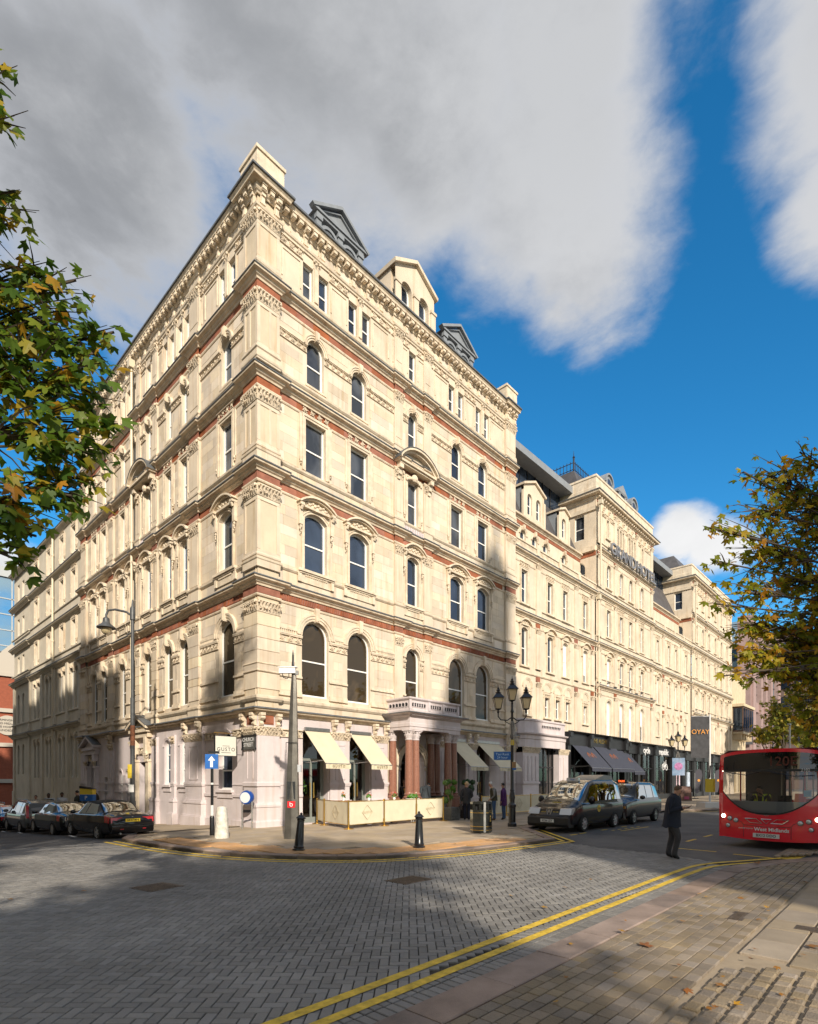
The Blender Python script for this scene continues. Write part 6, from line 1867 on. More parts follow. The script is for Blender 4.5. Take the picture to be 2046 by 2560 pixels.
# parking machine
t = thing('parking_machine', 'dark parking ticket machine with yellow panel and white P', 'parking machine', (-2.5,10.4,zg(10.4)+.1), R(-50))
b = MB(); b.box(-.2,.2,-.15,.15,0,1.25); b.build('cabinet', GPOST, t); b = MB(); b.box(-.3,.3,-.17,.1,1.2,1.5); b.build('panel', BLUE, t)
b = MB(); b.prism([(-.3,1.5),(-.3,1.78),(.3,1.74),(.3,1.5)], -.17, .1); b.build('solar_hood', YSG, t); b = MB(); b.prism([(-.32,1.78),(-.32,1.9),(.32,1.76),(.32,1.74)], -.19, .12); b.build('cap', BLACK, t)
text('lettering', 'P', .24, WHITE, t, (0,-.18,1.34), extrude=.002)
# flag post, feather flags, board
FLG = mat('dark_flag_cloth', (.045,.045,.05), .8, var=.3, vscale=4); ORG = mat('orange_print', (.60,.25,.03), .6)
def flag_banner(x, y, z0, w, h, label, post=True):
    t = thing('flag_banner', label, 'banner', (x,y,.1), R(-48))
    b = MB(); rows = []
    for k in range(9):
        z = z0+h*k/8; rows.append([(-w*i/5-.05, .03*math.sin(k*1.1+i*.8), z) for i in range(6)])
    b.grid(rows); c_ = b.build('cloth', FLG, t, smooth=60)
    text('lettering', 'OYAY', .42 if w > .9 else .36, ORG, c_, (-w/2-.05,-.06,z0+h*(.62 if post else .2)), extrude=.002)
    if post:
        b = MB(); b.tube([(0,0,.3),(0,0,z0+h+.1)], .06, 10); b.tube([(0,0,z0+h),(-w,0,z0+h)], .02, 5); b.build('pole', mat('white_pole',(.6,.6,.6),.4), t, smooth=40)
        b = MB(); b.frus(0,0,0,.32,.6,.6,.55,.55); b.build('base', mat('concrete_base',(.55,.54,.52),.8), t)
    return t
flag_banner(27.7,-7.9,3.15,1.15,2.65,'tall dark OYAY flag on a white post with a concrete foot')
flag_banner(87.0,1.2,7.2,2.6,4.2,'dark OYAY banner hanging on the pink tower',False)
def feather(x, y, label):
    t = thing('feather_flag', label, 'banner', (x,y,.1), R(-55))
    b = MB(); b.prism([(0,.5),(0,2.3),(.15,2.7),(.4,2.8),(.6,2.6),(.68,2.2),(.3,.5)], -.01, .01); b.build('cloth', mat('dark_feather_cloth', (.05,.048,.06), .8), t)
    b = MB(); b.tube([(0,0,0),(0,0,2.4)], .02, 5); b.build('pole', STEEL, t); b = MB(); b.box(-.25,.25,-.25,.25,0,.05); b.build('base', BLACK, t); b = MB(); b.lathe([(.12,-.025),(.12,-.012)], 8, (.35,1.7), 'y'); b.build('star', ORG, t)
feather(45.0,-2.2,'dark feather flag standing left of the flag post'); feather(50.5,-2.5,'dark feather flag with an orange star behind the flag post')
t = thing('sandwich_board', 'brown wooden sandwich board on the pavement behind the man', 'sign', (38.7,-3.2,.1), R(-50))
for sg in (-1,1):
    b = MB(); b.add([(-.45,sg*.3,0),(.45,sg*.3,0),(.45,sg*.04,1.2),(-.45,sg*.04,1.2)], [(0,1,2,3)]); b.build('panel', mat('board_brown',(.12,.05,.03),.6,var=.4,vscale=5), t)
b = MB(); b.box(-.2,.2,-.32,-.28,.12,.36); b.build('notice', mat('pink_notice',(.35,.05,.12),.6), t)
# menu stand in the porch
t = thing('menu_stand', 'gold menu lectern standing in the porch', 'lectern', (7.35,-.75,.14), R(-50))
b = MB(); b.tube([(0,0,0),(0,0,1.0)], .025, 6); b.lathe([(.18,0),(.18,.02),(.03,.04)], 12); b.build('stem', BLACK, t); b = MB(); b.prism([(-.12,.7),(-.26,1.32),(.26,1.32),(.12,.7)], -.10, -.06); b.build('desk', mat('gold_board',(.55,.33,.07),.4), t)
# the heater cabinet by the porch
t = thing('grey_cabinet', 'grey low cabinet at the right foot of the porch', 'cabinet', (9.0,-1.0,.1))
b = MB(); b.box(-.4,.4,-.25,.25,0,.95); b.build('body', PLM, t); b = MB(); b.box(-.42,.42,-.27,.27,.95,1.0); b.build('lid', BLACK, t)

# ---------------- vehicles ----------------
def paint(name, c, rough=.22, metal=.2): return mat(name, c, .45, metal=metal*.5, coat=1.0, spec=.15, var=.06, vscale=1.5)
CARGL = glassmat('car_glass', (.55,.58,.6), .05, (.012,.014,.016))
TYRE = mat('tyre_rubber', (.012,.012,.012), .8); ALLOY = mat('alloy_rim', (.46,.46,.47), .3, metal=.35); REDL = mat('red_tail_lamp', (.50,.02,.03), .15, coat=1); CLRL = mat('clear_lamp', (.62,.64,.66), .12, metal=.4, coat=1)
PLY = mat('yellow_plate', (.72,.52,.03), .5); PLW = mat('white_plate', (.70,.70,.68), .5); TRIMB = mat('black_plastic', (.018,.018,.019), .55)
class Loft:
    def __init__(s, st): s.st = sorted(st)
    def sec(s, x):
        S = s.st; x = max(S[0][0], min(S[-1][0], x))
        for a, b in zip(S, S[1:]):
            if x <= b[0]:
                t = (x-a[0])/(b[0]-a[0]); t2 = t*t*(3-2*t)*.5+t*.5
                zb, zs, zr, wb, ws, wr = [p+(q-p)*t2 for p, q in zip(a[1:], b[1:])]; break
        return [(wb*.88,zb),(wb,zb+.10),(ws,zb+.55*(zs-zb)),(ws*.985,zs-.05),(ws*.94,zs+.015),(wr,zr-.055),(wr*.72,zr),(0,zr+.02)]
    def P(s, x, t, side=1):
        p = s.sec(x); i = max(0, min(int(t), 6)); f = t-i
        a, b, c, d = p[max(i-1,0)], p[i], p[i+1], (p[i+2] if i < 6 else (-p[6][0],p[6][1]))
        k = .5
        def cr(u): return b[u]+f*k*((c[u]-a[u])+f*((2*a[u]-5*b[u]+4*c[u]-d[u])+f*(3*(b[u]-c[u])+d[u]-a[u])))
        return Vector((x, side*max(0,cr(0)), cr(1)))
    def body(s, n=44):
        x0, x1 = s.st[0][0], s.st[-1][0]; xs = sorted(set([q[0] for q in s.st]+[x0+(x1-x0)*i/n for i in range(n+1)]))
        b = MB(); vs = []; T = [i/3 for i in range(22)]; k = 43
        for x in xs:
            p = [(v.y,v.z) for v in (s.P(x,t) for t in T)]; p[-1] = (0,p[-1][1]); r = [(x,y,z) for y,z in p]+[(x,-y,z) for y,z in reversed(p[:-1])]
            vs += r
        fs = [(i*k+j, i*k+(j+1)%k, (i+1)*k+(j+1)%k, (i+1)*k+j) for i in range(len(xs)-1) for j in range(k)]
        fs += [tuple(range(k-1,-1,-1)), tuple(range((len(xs)-1)*k, len(xs)*k))]
        b.add(vs, fs); return b
    def patch(s, xa, xb, t0, t1, sides=(1,), off=.006, n=8, m=5):
        # xa, xb: (x at t0, x at t1) of the two edges
        b = MB()
        for sd in sides:
            rows = []
            for j in range(m+1):
                t = t0+(t1-t0)*j/m; f = j/m; xl = xa[0]+(xa[1]-xa[0])*f; xr = xb[0]+(xb[1]-xb[0])*f; r = []
                for i in range(n+1):
                    x = xl+(xr-xl)*i/n; p = s.P(x,t,sd)
                    du = s.P(x+.02,t,sd)-s.P(x-.02,t,sd); dv = s.P(x,min(t+.05,7),sd)-s.P(x,t-.05,sd)
                    nn = du.cross(dv); nn = nn.normalized() if nn.length > 1e-9 else Vector((0,0,1))
                    if nn.dot(Vector((0,p.y,p.z-.6))) < 0: nn = -nn
                    r.append(p+nn*off)
                rows.append(r if sd > 0 else r[::-1])
            b.grid(rows)
        return b
def wheel(parent, x, y, r, rim=ALLOY, spokes=5, w=.2):
    sg = 1 if y > 0 else -1
    b = MB(); b.lathe([(r*.66,-w/2),(r*.94,-w/2),(r,-w*.3),(r,w*.3),(r*.94,w/2),(r*.66,w/2)], 24, (0,0), 'y', False); o = b.build('wheel', TYRE, parent, (x,y-sg*.01,r), smooth=40)
    b = MB(); b.lathe([(r*.68,sg*w*.40),(r*.66,sg*w*.46),(r*.58,sg*w*.44),(r*.56,sg*w*.2)], 24, (0,0), 'y', False); b.lathe([(r*.16,sg*w*.2),(r*.16,sg*w*.46),(r*.06,sg*w*.5)], 10, (0,0), 'y')
    for i in range(spokes):
        t = 2*PI*i/spokes; u = Vector((math.cos(t),0,math.sin(t))); v = Vector((-math.sin(t),0,math.cos(t)))
        a, c = u*r*.12, u*r*.62; yy = Vector((0,sg*w*.45,0)); y2 = Vector((0,sg*w*.3,0))
        b.add([a+v*r*.09+yy,a-v*r*.09+yy,c-v*r*.06+yy,c+v*r*.06+yy,a+v*r*.09+y2,a-v*r*.09+y2,c-v*r*.06+y2,c+v*r*.06+y2], [(0,1,2,3),(0,4,5,1),(1,5,6,2),(2,6,7,3),(3,7,4,0)])
    b.build('rim', rim, o, smooth=40)
    b = MB(); b.lathe([(r*.64,-sg*w*.1),(r*.64,0.0)], 20, (0,0), 'y'); b.build('brake_disc', DARK, o)
def vehicle(name, label, cat, loc, rz, st, pm, axles, r, track, group=None, spokes=5, rim=ALLOY, arch=1.18, sc=1.0):
    t = thing(name, label, cat, loc, rz, group); lf = Loft(st); t.scale = (sc,sc,sc)
    body = lf.body().build('body', [pm, TRIMB], t, smooth=58)
    cutm = MB()
    for x in axles:
        for sg in (-1,1): cutm.lathe([(r*arch,sg*(track-.26)),(r*arch,sg*(track+.3))], 28, (x,r*1.02), 'y')
    cut = cutm.build('cutter', TRIMB)
    bpy.context.view_layer.update()
    cut.matrix_world = body.matrix_world
    bm_ = body.modifiers.new('arches', 'BOOLEAN'); bm_.object = cut; bm_.operation = 'DIFFERENCE'; bm_.solver = 'EXACT'
    dg = bpy.context.evaluated_depsgraph_get(); me = bpy.data.meshes.new_from_object(body.evaluated_get(dg))
    body.modifiers.clear(); me.name = 'body'
    if len(me.polygons) > 200: body.data = me
    bpy.data.objects.remove(cut)
    for x in axles:
        for sg in (-1,1): wheel(t, x, sg*track, r, rim, spokes)
    return t, lf
def part(t, name, m, fn, parent=None, smooth=40):
    b = MB(); fn(b); return b.build(name, m, parent or t, smooth=smooth)
def plate(t, x, z, txt, m, rot, w=.52, yo=0.0):
    sg = 1 if rot > 0 else -1
    o = part(t, 'number_plate', m, lambda b: b.box(x-.008,x+.008,yo-w/2,yo+w/2,z-.056,z+.056))
    if txt.strip(): text('lettering', txt, .098, BLACK, o, (x+sg*.011,yo,z), rot=(PI/2,0,rot), extrude=.001, bold=.002)
SEDAN = [(-2.3,.46,.74,.80,.66,.72,.55),(-2.22,.30,.88,.95,.78,.83,.64),(-1.75,.22,.93,1.01,.83,.87,.68),(-1.45,.2,.93,1.03,.84,.88,.66),(-.80,.2,.93,1.37,.85,.88,.57),(0,.2,.92,1.43,.85,.88,.58),(.40,.2,.91,1.40,.85,.88,.6),(1.08,.2,.90,1.0,.85,.88,.72),(1.6,.2,.86,.93,.85,.87,.72),(2.1,.22,.72,.81,.81,.83,.64),(2.3,.36,.58,.64,.66,.70,.54)]
def dress_sedan(t, lf, pm, soft=None, gl=CARGL, tail='split', txt='', plm=PLY):
    part(t, 'rear_window', gl, lambda b: b.__dict__.update(lf.patch((-1.40,-1.40),(-.84,-.84),5.25,7,(1,-1)).__dict__))
    part(t, 'windscreen', gl, lambda b: b.__dict__.update(lf.patch((.46,.46),(1.04,1.04),5.15,7,(1,-1)).__dict__))
    for sd in (1,-1):
        for xa, xb in (((-1.22,-.78),(-.12,-.12)),((-.06,-.06),(.98,.45))):
            part(t, 'side_window', gl, lambda b: b.__dict__.update(lf.patch(xa,xb,4.1,4.9,(sd,)).__dict__))
        part(t, 'mirror', pm, lambda b: b.ball((.72,sd*.98,1.0), .1, 8, 6, (.7,1.1,.75)))
        part(t, 'door_handle', pm, lambda b: b.box(-.42,-.22,sd*.862-.012,sd*.862+.012,.79,.82))
        part(t, 'tail_lamp', REDL, lambda b: b.__dict__.update(lf.patch((-2.245,-2.24),(-1.98,-1.9),2.3,3.9,(sd,),.012).__dict__))
        part(t, 'tail_lamp', REDL, lambda b: b.prism([(-2.30,.68),(-2.275,.87),(-2.1,.87),(-2.1,.68)], sd*.36, sd*.76))
        part(t, 'head_lamp', CLRL, lambda b: b.__dict__.update(lf.patch((1.95,1.95),(2.22,2.16),2.4,3.8,(sd,),.01).__dict__))
    part(t, 'rear_bumper', pm, lambda b: b.prism([(-2.36,.40),(-2.34,.58),(-2.2,.62),(-2.2,.30),(-2.3,.30)], -.74, .74))
    part(t, 'bumper_strip', TRIMB, lambda b: b.box(-2.368,-2.34,-.72,.72,.53,.555))
    part(t, 'exhaust', STEEL, lambda b: b.lathe([(.035,-2.36),(.035,-2.2)], 10, (.45,.29), 'x'))
    for y in (.35,-.45): part(t, 'bumper_reflector', REDL, lambda b: b.box(-2.362,-2.34,y,y+.12,.43,.46))
    if txt: plate(t, -2.31, .76, txt, plm, -PI/2)
    if soft:
        part(t, 'soft_top', soft, lambda b: b.__dict__.update(lf.patch((-1.5,-1.5),(.44,.44),4.95,7,(1,-1),.004,14).__dict__))
BLKP = paint('black_car_paint', (.006,.006,.008)); SILV = paint('grey_car_paint', (.10,.105,.11), .25, .6)
def gz(y): return zg(y)
H2 = PI/2
t, lf = vehicle('parked_car', 'black soft top car with yellow plate parked nearest the corner', 'car', (-4.18,2.68,gz(2.9)-.01), H2+.05, SEDAN, BLKP, (-1.33,1.36), .315, .80, 'cars parked along the side street', sc=.87)
dress_sedan(t, lf, BLKP, mat('black_canvas_hood', (.008,.008,.009), .9), txt='NK57 MHJ')
part(t, 'rear_window', CARGL, lambda b: b.__dict__.update(lf.patch((-1.40,-1.40),(-.98,-.98),5.35,7,(1,-1),.012).__dict__))
part(t, 'boot_badge', STEEL, lambda b: b.lathe([(.03,-2.275),(.03,-2.25)], 10, (0,.87), 'x'))
part(t, 'aerial', BLACK, lambda b: b.tube([(-1.7,.72,.95),(-1.75,.74,1.55)], .004, 4))
BMW = [(x*1.03,zb,zs+.02,zr+.03 if abs(x) < 1 else zr+.02,wb,ws,wr+.02) for x,zb,zs,zr,wb,ws,wr in SEDAN]
t, lf = vehicle('parked_car', 'black saloon with yellow plate parked second from the corner', 'car', (-4.22,7.55,gz(7.55)-.01), H2+.03, BMW, BLKP, (-1.4,1.42), .33, .80, 'cars parked along the side street', 10, sc=.87)
dress_sedan(t, lf, BLKP, txt='MM11')
SUV = [(-2.2,.40,.80,.86,.68,.74,.60),(-2.15,.28,.98,1.30,.80,.86,.62),(-2.0,.25,1.0,1.56,.82,.88,.62),(-1.5,.24,1.0,1.64,.84,.89,.63),(0,.24,.99,1.66,.84,.89,.64),(.55,.24,.98,1.60,.84,.89,.64),(1.15,.24,.98,1.12,.84,.89,.74),(1.7,.25,.94,1.02,.83,.87,.72),(2.1,.28,.80,.88,.8,.83,.66),(2.22,.4,.62,.70,.68,.72,.56)]
def dress_suv(t, lf, pm, txt):
    part(t, 'windscreen', CARGL, lambda b: b.__dict__.update(lf.patch((.6,.6),(1.1,1.1),5.15,7,(1,-1)).__dict__))
    part(t, 'rear_window', CARGL, lambda b: b.prism([(-2.19,1.06),(-2.10,1.50),(-2.0,1.50),(-2.0,1.06)], -.66, .66))
    for sd in (1,-1):
        for xa, xb in (((-1.85,-1.7),(-1.1,-1.1)),((-1.02,-1.02),(-.1,-.1)),((-.03,-.03),(1.0,.6))): part(t, 'side_window', CARGL, lambda b: b.__dict__.update(lf.patch(xa,xb,4.1,4.9,(sd,)).__dict__))
        part(t, 'mirror', pm, lambda b: b.ball((.85,sd*1.0,1.1), .11, 8, 6, (.7,1.1,.8)))
        part(t, 'tail_lamp', REDL, lambda b: b.prism([(-2.205,.82),(-2.13,1.45),(-2.02,1.45),(-2.02,.82)], sd*.68, sd*.80))
    part(t, 'rear_bumper', TRIMB, lambda b: b.prism([(-2.28,.38),(-2.26,.58),(-2.1,.60),(-2.1,.30)], -.76, .76))
    part(t, 'roof_rail', STEEL, lambda b: [b.tube([(-1.6,sd*.6,1.66),(-1.5,sd*.6,1.72),(.3,sd*.6,1.72),(.4,sd*.6,1.66)], .02, 5) for sd in (1,-1)])
    plate(t, -2.225, .86, txt, PLY, -PI/2)
t, lf = vehicle('parked_car', 'silver grey tall four wheel drive parked third from the corner', 'car', (-4.28,12.2,gz(12.2)-.01), H2+.02, SUV, SILV, (-1.3,1.32), .35, .80, 'cars parked along the side street', 5, sc=.87)
dress_suv(t, lf, SILV, '')
t, lf = vehicle('parked_car', 'black saloon parked fourth from the corner at the picture edge', 'car', (-4.35,16.8,gz(16.8)-.01), H2, SEDAN, BLKP, (-1.33,1.36), .315, .80, 'cars parked along the side street', 5, sc=.87)
dress_sedan(t, lf, BLKP, txt=' ')
t, lf = vehicle('parked_car', 'dark tall car with roof rack parked farthest down the side street', 'car', (-4.4,21.6,gz(21.6)-.01), H2, SUV, paint('dark_blue_paint', (.012,.014,.03)), (-1.3,1.32), .35, .80, 'cars parked along the side street', 5, sc=.87)
dress_suv(t, lf, BLKP, '')
# black taxi van
VAN = [(-2.15,.34,.90,1.40,.74,.80,.64),(-2.08,.24,1.05,1.74,.82,.88,.66),(-1.6,.22,1.06,1.84,.84,.90,.68),(.1,.22,1.04,1.84,.84,.90,.67),(.42,.22,1.03,1.78,.84,.90,.66),(1.42,.22,1.0,1.14,.84,.89,.74),(1.75,.22,.90,1.0,.84,.87,.74),(2.10,.22,.72,.84,.82,.84,.68),(2.25,.24,.56,.62,.76,.78,.60),(2.30,.3,.46,.50,.7,.72,.56)]
t, lf = vehicle('taxi_van', 'black taxi van with yellow TAXI lettering at the head of the rank', 'taxi', (9.05,-8.08,-.012), PI-.01, VAN, BLKP, (-1.3,1.32), .315, .82, None, 7)
part(t, 'windscreen', CARGL, lambda b: b.__dict__.update(lf.patch((.48,.48),(1.40,1.40),5.12,7,(1,-1),.006,10).__dict__))
for sd in (1,-1):
    for xa, xb in (((-1.95,-1.9),(-1.15,-1.15)),((-1.05,-1.05),(-.2,-.2)),((-.12,-.12),(1.15,.5))): part(t, 'side_window', CARGL, lambda b: b.__dict__.update(lf.patch(xa,xb,4.08,4.82,(sd,)).__dict__))
    part(t, 'mirror', BLKP, lambda b: b.ball((1.0,sd*1.02,1.13), .13, 8, 6, (.7,1.0,1.1)))
    part(t, 'head_lamp', CLRL, lambda b: b.prism([(2.235,.64),(2.13,.85),(1.9,.88),(1.85,.64)], sd*.40, sd*.835))
    part(t, 'fog_lamp', CLRL, lambda b: b.lathe([(.05,2.27),(.06,2.325)], 12, (sd*.62,.36), 'x'))
    text('lettering', 'TAXI', .15, YSG, t, (-.72,-sd*-.72,1.70), rot=(R(72) if sd > 0 else R(72),0,PI if sd > 0 else 0), extrude=.003, bold=.004)
    o = part(t, 'door_badge', YSG, lambda b: b.lathe([(.13,sd*.895),(.13,sd*.905)], 20, (.15,.80), 'y')); text('lettering', 'TAXI', .1, BLACK, o, (.15,sd*.908,.80), rot=(PI/2,0,PI if sd > 0 else 0), extrude=.001)
part(t, 'bumper', TRIMB, lambda b: b.prism([(2.36,.30),(2.35,.52),(2.2,.60),(1.95,.60),(1.95,.20),(2.28,.20)], -.80, .80))
part(t, 'grille', TRIMB, lambda b: b.prism([(2.2,.60),(2.15,.80),(2.0,.80),(2.0,.60)], -.38, .38))
part(t, 'badge', STEEL, lambda b: b.tube([(2.20,-.11,.82),(2.24,-.05,.62),(2.24,.05,.62),(2.20,.11,.82)], .016, 5)); part(t, 'badge', STEEL, lambda b: b.ball((2.22,0,.74), .05, 6, 5, (.4,1,1.3)))
for y in (.24,-.24): text('lettering', 'TAXI', .085, YSG, t, (2.19,y,.70), rot=(R(80),0,PI/2), extrude=.002, bold=.003)
plate(t, 2.365, .42, 'SC56 LZT', PLW, PI/2)
part(t, 'roof_sign', CLRL, lambda b: b.prism([(.50,1.80),(.46,1.94),(.36,1.94),(.33,1.80)], -.24, .24)); text('lettering', 'TAXI', .09, BLUE, t, (.50,0,1.87), rot=(R(75),0,PI/2), extrude=.002)
o = part(t, 'bonnet_badge', YSG, lambda b: b.ball((1.62,.0,1.045), .26, 16, 4, (.35,1,.06))); text('lettering', 'TAXI', .13, BLACK, t, (1.63,0,1.068), rot=(R(12),0,PI/2), extrude=.001)
for y in (.25,-.35): part(t, 'wiper', BLACK, lambda b: b.tube([(1.36,y+.3,1.17),(1.2,y-.2,1.30)], .008, 4))
part(t, 'added_roof_hump', mat('bare_roof_hump', (.25,.25,.25), .4, metal=.4), lambda b: b.prism([(-2.0,1.82),(-1.9,2.02),(-1.2,2.06),(-.5,1.9),(-.4,1.83)], -.5, .5))  # hump added here in place of another vehicle's roof behind the taxi
# grey cab
CAB = [(-2.2,.40,.86,.94,.68,.74,.60),(-2.12,.28,.98,1.12,.80,.84,.64),(-1.75,.25,1.02,1.66,.83,.86,.64),(-1.2,.24,1.02,1.74,.84,.87,.66),(.25,.24,1.02,1.76,.84,.87,.66),(.55,.24,1.02,1.70,.84,.87,.66),(.98,.24,1.01,1.12,.84,.87,.74),(1.6,.25,.96,1.05,.83,.85,.70),(2.05,.28,.86,.97,.80,.82,.64),(2.2,.36,.66,.74,.70,.74,.56)]
BRWN = paint('grey_brown_metallic', (.032,.027,.023), .3, .3)
t, lf = vehicle('london_cab', 'grey brown traditional cab with lit orange sign behind the black taxi', 'taxi', (13.65,-8.1,-.012), PI+.01, CAB, BRWN, (-1.25,1.37), .315, .80, None, 6, STEEL)
part(t, 'windscreen', CARGL, lambda b: b.__dict__.update(lf.patch((.58,.58),(.95,.95),5.12,7,(1,-1),.006,10).__dict__))
for sd in (1,-1):
    for xa, xb in (((-1.75,-1.6),(-1.15,-1.15)),((-1.05,-1.05),(-.3,-.3)),((-.22,-.22),(.88,.62))): part(t, 'side_window', CARGL, lambda b: b.__dict__.update(lf.patch(xa,xb,4.1,4.85,(sd,)).__dict__))
    part(t, 'mirror', BRWN, lambda b: b.ball((.72,sd*.98,1.12), .11, 8, 6, (.7,1.1,.8)))
    part(t, 'head_lamp', CLRL, lambda b: b.lathe([(.11,2.02),(.11,2.18),(.05,2.21)], 14, (sd*.58,.72), 'x')); part(t, 'indicator', mat('amber_lamp',(.6,.25,.02),.3), lambda b: b.box(2.1,2.17,sd*.74-.05,sd*.74+.05,.68,.78))
part(t, 'bumper', BRWN, lambda b: b.prism([(2.30,.36),(2.29,.52),(2.05,.56),(2.05,.28),(2.24,.28)], -.78, .78)); part(t, 'grille', STEEL, lambda b: [b.box(2.19,2.215,-.30,.30,.60+.05*i,.62+.05*i) for i in range(4)])
plate(t, 2.305, .42, '', PLW, PI/2)
part(t, 'roof_sign', BLACK, lambda b: b.prism([(.52,1.74),(.48,1.86),(.36,1.86),(.33,1.76)], -.24, .24)); text('lettering', 'TAXI', .13, emit('lit_taxi_sign', (1.0,.13,.02), 2.0), t, (.515,0,1.80), rot=(R(75),0,PI/2), extrude=.002)

# the bus
BRED = mat('bus_red_paint', (.78,.012,.030), .25, coat=1.0, spec=.5); BGL = glassmat('bus_glass', (.9,.93,.95), .07, see=.88); BGLD = glassmat('bus_blind_glass', (.9,.93,.95), .10, (.006,.006,.008))
bh = math.atan2(.159,-.985)
bus = thing('city_bus', 'red single deck bus turning out of its stop with driver at the wheel', 'bus', (6.35,-14.72,0), bh)
W2 = 1.25
def fx(y, z): return -.16*(abs(y)/W2)**2.6-.05*max(0,z-1.2)-.10*max(0,z-2.35)
def fp(y, z, off=0.0): return (fx(y,z)+off, y, z)
YL = 15.6/15.6
def zbot(y): return .93+.62*min(1,(abs(y)/1.16))**2.4
def zbt2(y): return 2.10+.02*(abs(y)/W2)
def ztop(y): return 2.68-.13*(abs(y)/W2)**3
ys = [-1.25+2.5*i/28 for i in range(29)]
def rows(z0, z1, n, yy, off=0.0): return [[fp(y, z0(y)+(z1(y)-z0(y))*k/n, off) for y in yy] for k in range(n+1)]
yin = [-1.14+2.28*i/28 for i in range(29)]
b = MB(); b.grid(rows(lambda y: .22+.05*(abs(y)/W2)**2, lambda y: min(zbot(y)-.02, 1.55), 8, yin)); b.build('front_panel', BRED, bus, smooth=60)
b = MB()
for sd in (1,-1):
    b.grid(rows(lambda y: .25, lambda y: 2.5, 10, [sd*(1.14+.11*i/3) for i in range(4)][::sd]))
b.build('corner_pillar', BRED, bus, smooth=60)
b = MB(); b.grid(rows(lambda y: ztop(y)-.10, lambda y: ztop(y), 3, ys)); b.build('roof_front', BRED, bus, smooth=60)
b = MB(); b.grid(rows(lambda y: min(zbot(y)-.02,1.55), lambda y: min(zbot(y)+.02,1.6), 1, yin, .004)); b.build('windscreen_seal', TRIMB, bus)
b = MB(); b.grid(rows(zbot, lambda y: 2.08, 8, yin, .0)); b.build('windscreen', BGL, bus, smooth=60)
b = MB(); b.grid(rows(lambda y: 2.07, lambda y: 2.13, 1, yin, .01)); b.build('header_bar', TRIMB, bus)
b = MB(); b.grid(rows(lambda y: 2.13, lambda y: ztop(y)-.09, 4, yin, .004)); o = b.build('destination_screen', BGLD, bus, smooth=60)
text('lettering', '120E', .34, mat('dim_amber_led', (.10,.02,.008), .6), o, (fx(.45,2.35)+.02,.35,2.33), rot=(PI/2,0,PI/2), extrude=.001, bold=.004)
text('lettering', '2102', .1, mat('bus_white',(.8,.8,.8),.5), bus, (fx(.8,2.1)+.02,.86,2.10), rot=(PI/2,0,PI/2), extrude=.001)
# shell: sides, roof, back
b = MB(); Lb = 10.8
for sd in (1,-1):
    x0 = fx(W2,1); y = sd*W2
    b.add([(x0,y,.28),(-Lb,y,.28),(-Lb,y,1.15),(x0,y,1.15)], [(0,1,2,3)]); b.add([(x0,y,2.15),(-Lb,y,2.15),(-Lb,y,2.55),(x0-.1,y,2.55)], [(0,1,2,3)])
    b.add([(x0-.1,y,2.55),(-Lb,y,2.55),(-Lb,sd*1.05,2.68),(x0-.12,sd*1.05,2.68)], [(0,1,2,3)])
    for k in range(8): xx = x0-.02-1.4*k; b.box(xx-.10,xx,y-.01,y+.0,1.15,2.15)
b.add([(-.25,-1.05,2.68),(-Lb,-1.05,2.68),(-Lb,1.05,2.68),(-.25,1.05,2.68)], [(0,1,2,3)]); b.box(-Lb-.05,-Lb,-W2,W2,.28,2.6); b.add([(-.3,-W2,.28),(-Lb,-W2,.28),(-Lb,W2,.28),(-.3,W2,.28)], [(0,1,2,3)])
b.build('body_shell', BRED, bus)
for sd in (1,-1):
    for k in range(7):
        b = MB(); xx = fx(W2,1)-.12-1.4*k; b.add([(xx,sd*W2*.998,1.15),(xx-1.26,sd*W2*.998,1.15),(xx-1.26,sd*W2*.998,2.15),(xx,sd*W2*.998,2.15)], [(0,1,2,3)]); b.build('side_window', BGL, bus)
for x in (-2.6,-8.2):
    for sd in (1,-1): wheel(bus, x, sd*1.2, .48, STEEL, 8, .28)
b = MB(); b.box(-4.5,-1.2,.9,1.1,2.68,2.76); b.build('roof_unit', WHITE, bus)
part(bus, 'dashboard', mat('grey_dash', (.20,.22,.23), .5), lambda b: b.prism([(-.28,.95),(-.22,1.10),(-.55,1.22),(-.85,1.2),(-.85,.6),(-.28,.6)], -1.1, 1.1))
part(bus, 'dash_lower', mat('pale_grey_dash', (.34,.37,.39), .5), lambda b: b.grid([[(fx(y,1.0)-.10,y,.95+(max(zbot(y)-.0,1.0)-.95)*.3) for y in yin],[(fx(y,1.0)-.20,y,1.27) for y in yin]]))
part(bus, 'cab_wall', mat('bus_interior', (.09,.09,.095), .8), lambda b: (b.box(-1.9,-1.85,-1.2,-.15,.3,2.3), b.box(-9,-8.9,-1.2,1.2,.3,2.6), b.box(-8.9,-1.9,-1.2,1.2,.28,.35)))
for y, x in ((.15,-1.3),(.62,-1.5),(-.2,-1.7),(.9,-3)): part(bus, 'hand_pole', mat('bus_pole', (.35,.33,.25), .4), lambda b: b.tube([(x,y,.35),(x,y,2.6)], .018, 6))
part(bus, 'steering_wheel', BLACK, lambda b: b.tube([(-.80+.09*math.sin(k*PI/8),-.55+.23*math.cos(k*PI/8),1.33+.17*math.sin(k*PI/8)) for k in range(17)], .016, 5, False))
part(bus, 'ticket_machine', REDS, lambda b: b.prism([(-.95,1.25),(-.92,1.45),(-.75,1.48),(-.72,1.25)], .42, .62)); part(bus, 'fare_box', TRIMB, lambda b: b.box(-1.0,-.8,.0,.28,1.2,1.42))
part(bus, 'windscreen_sticker', mat('blue_sticker', (.25,.55,.75), .5), lambda b: b.add([fp(.82,1.42,-.01),fp(.98,1.42,-.01),fp(.98,1.58,-.01),fp(.82,1.58,-.01)], [(0,1,2,3)]))
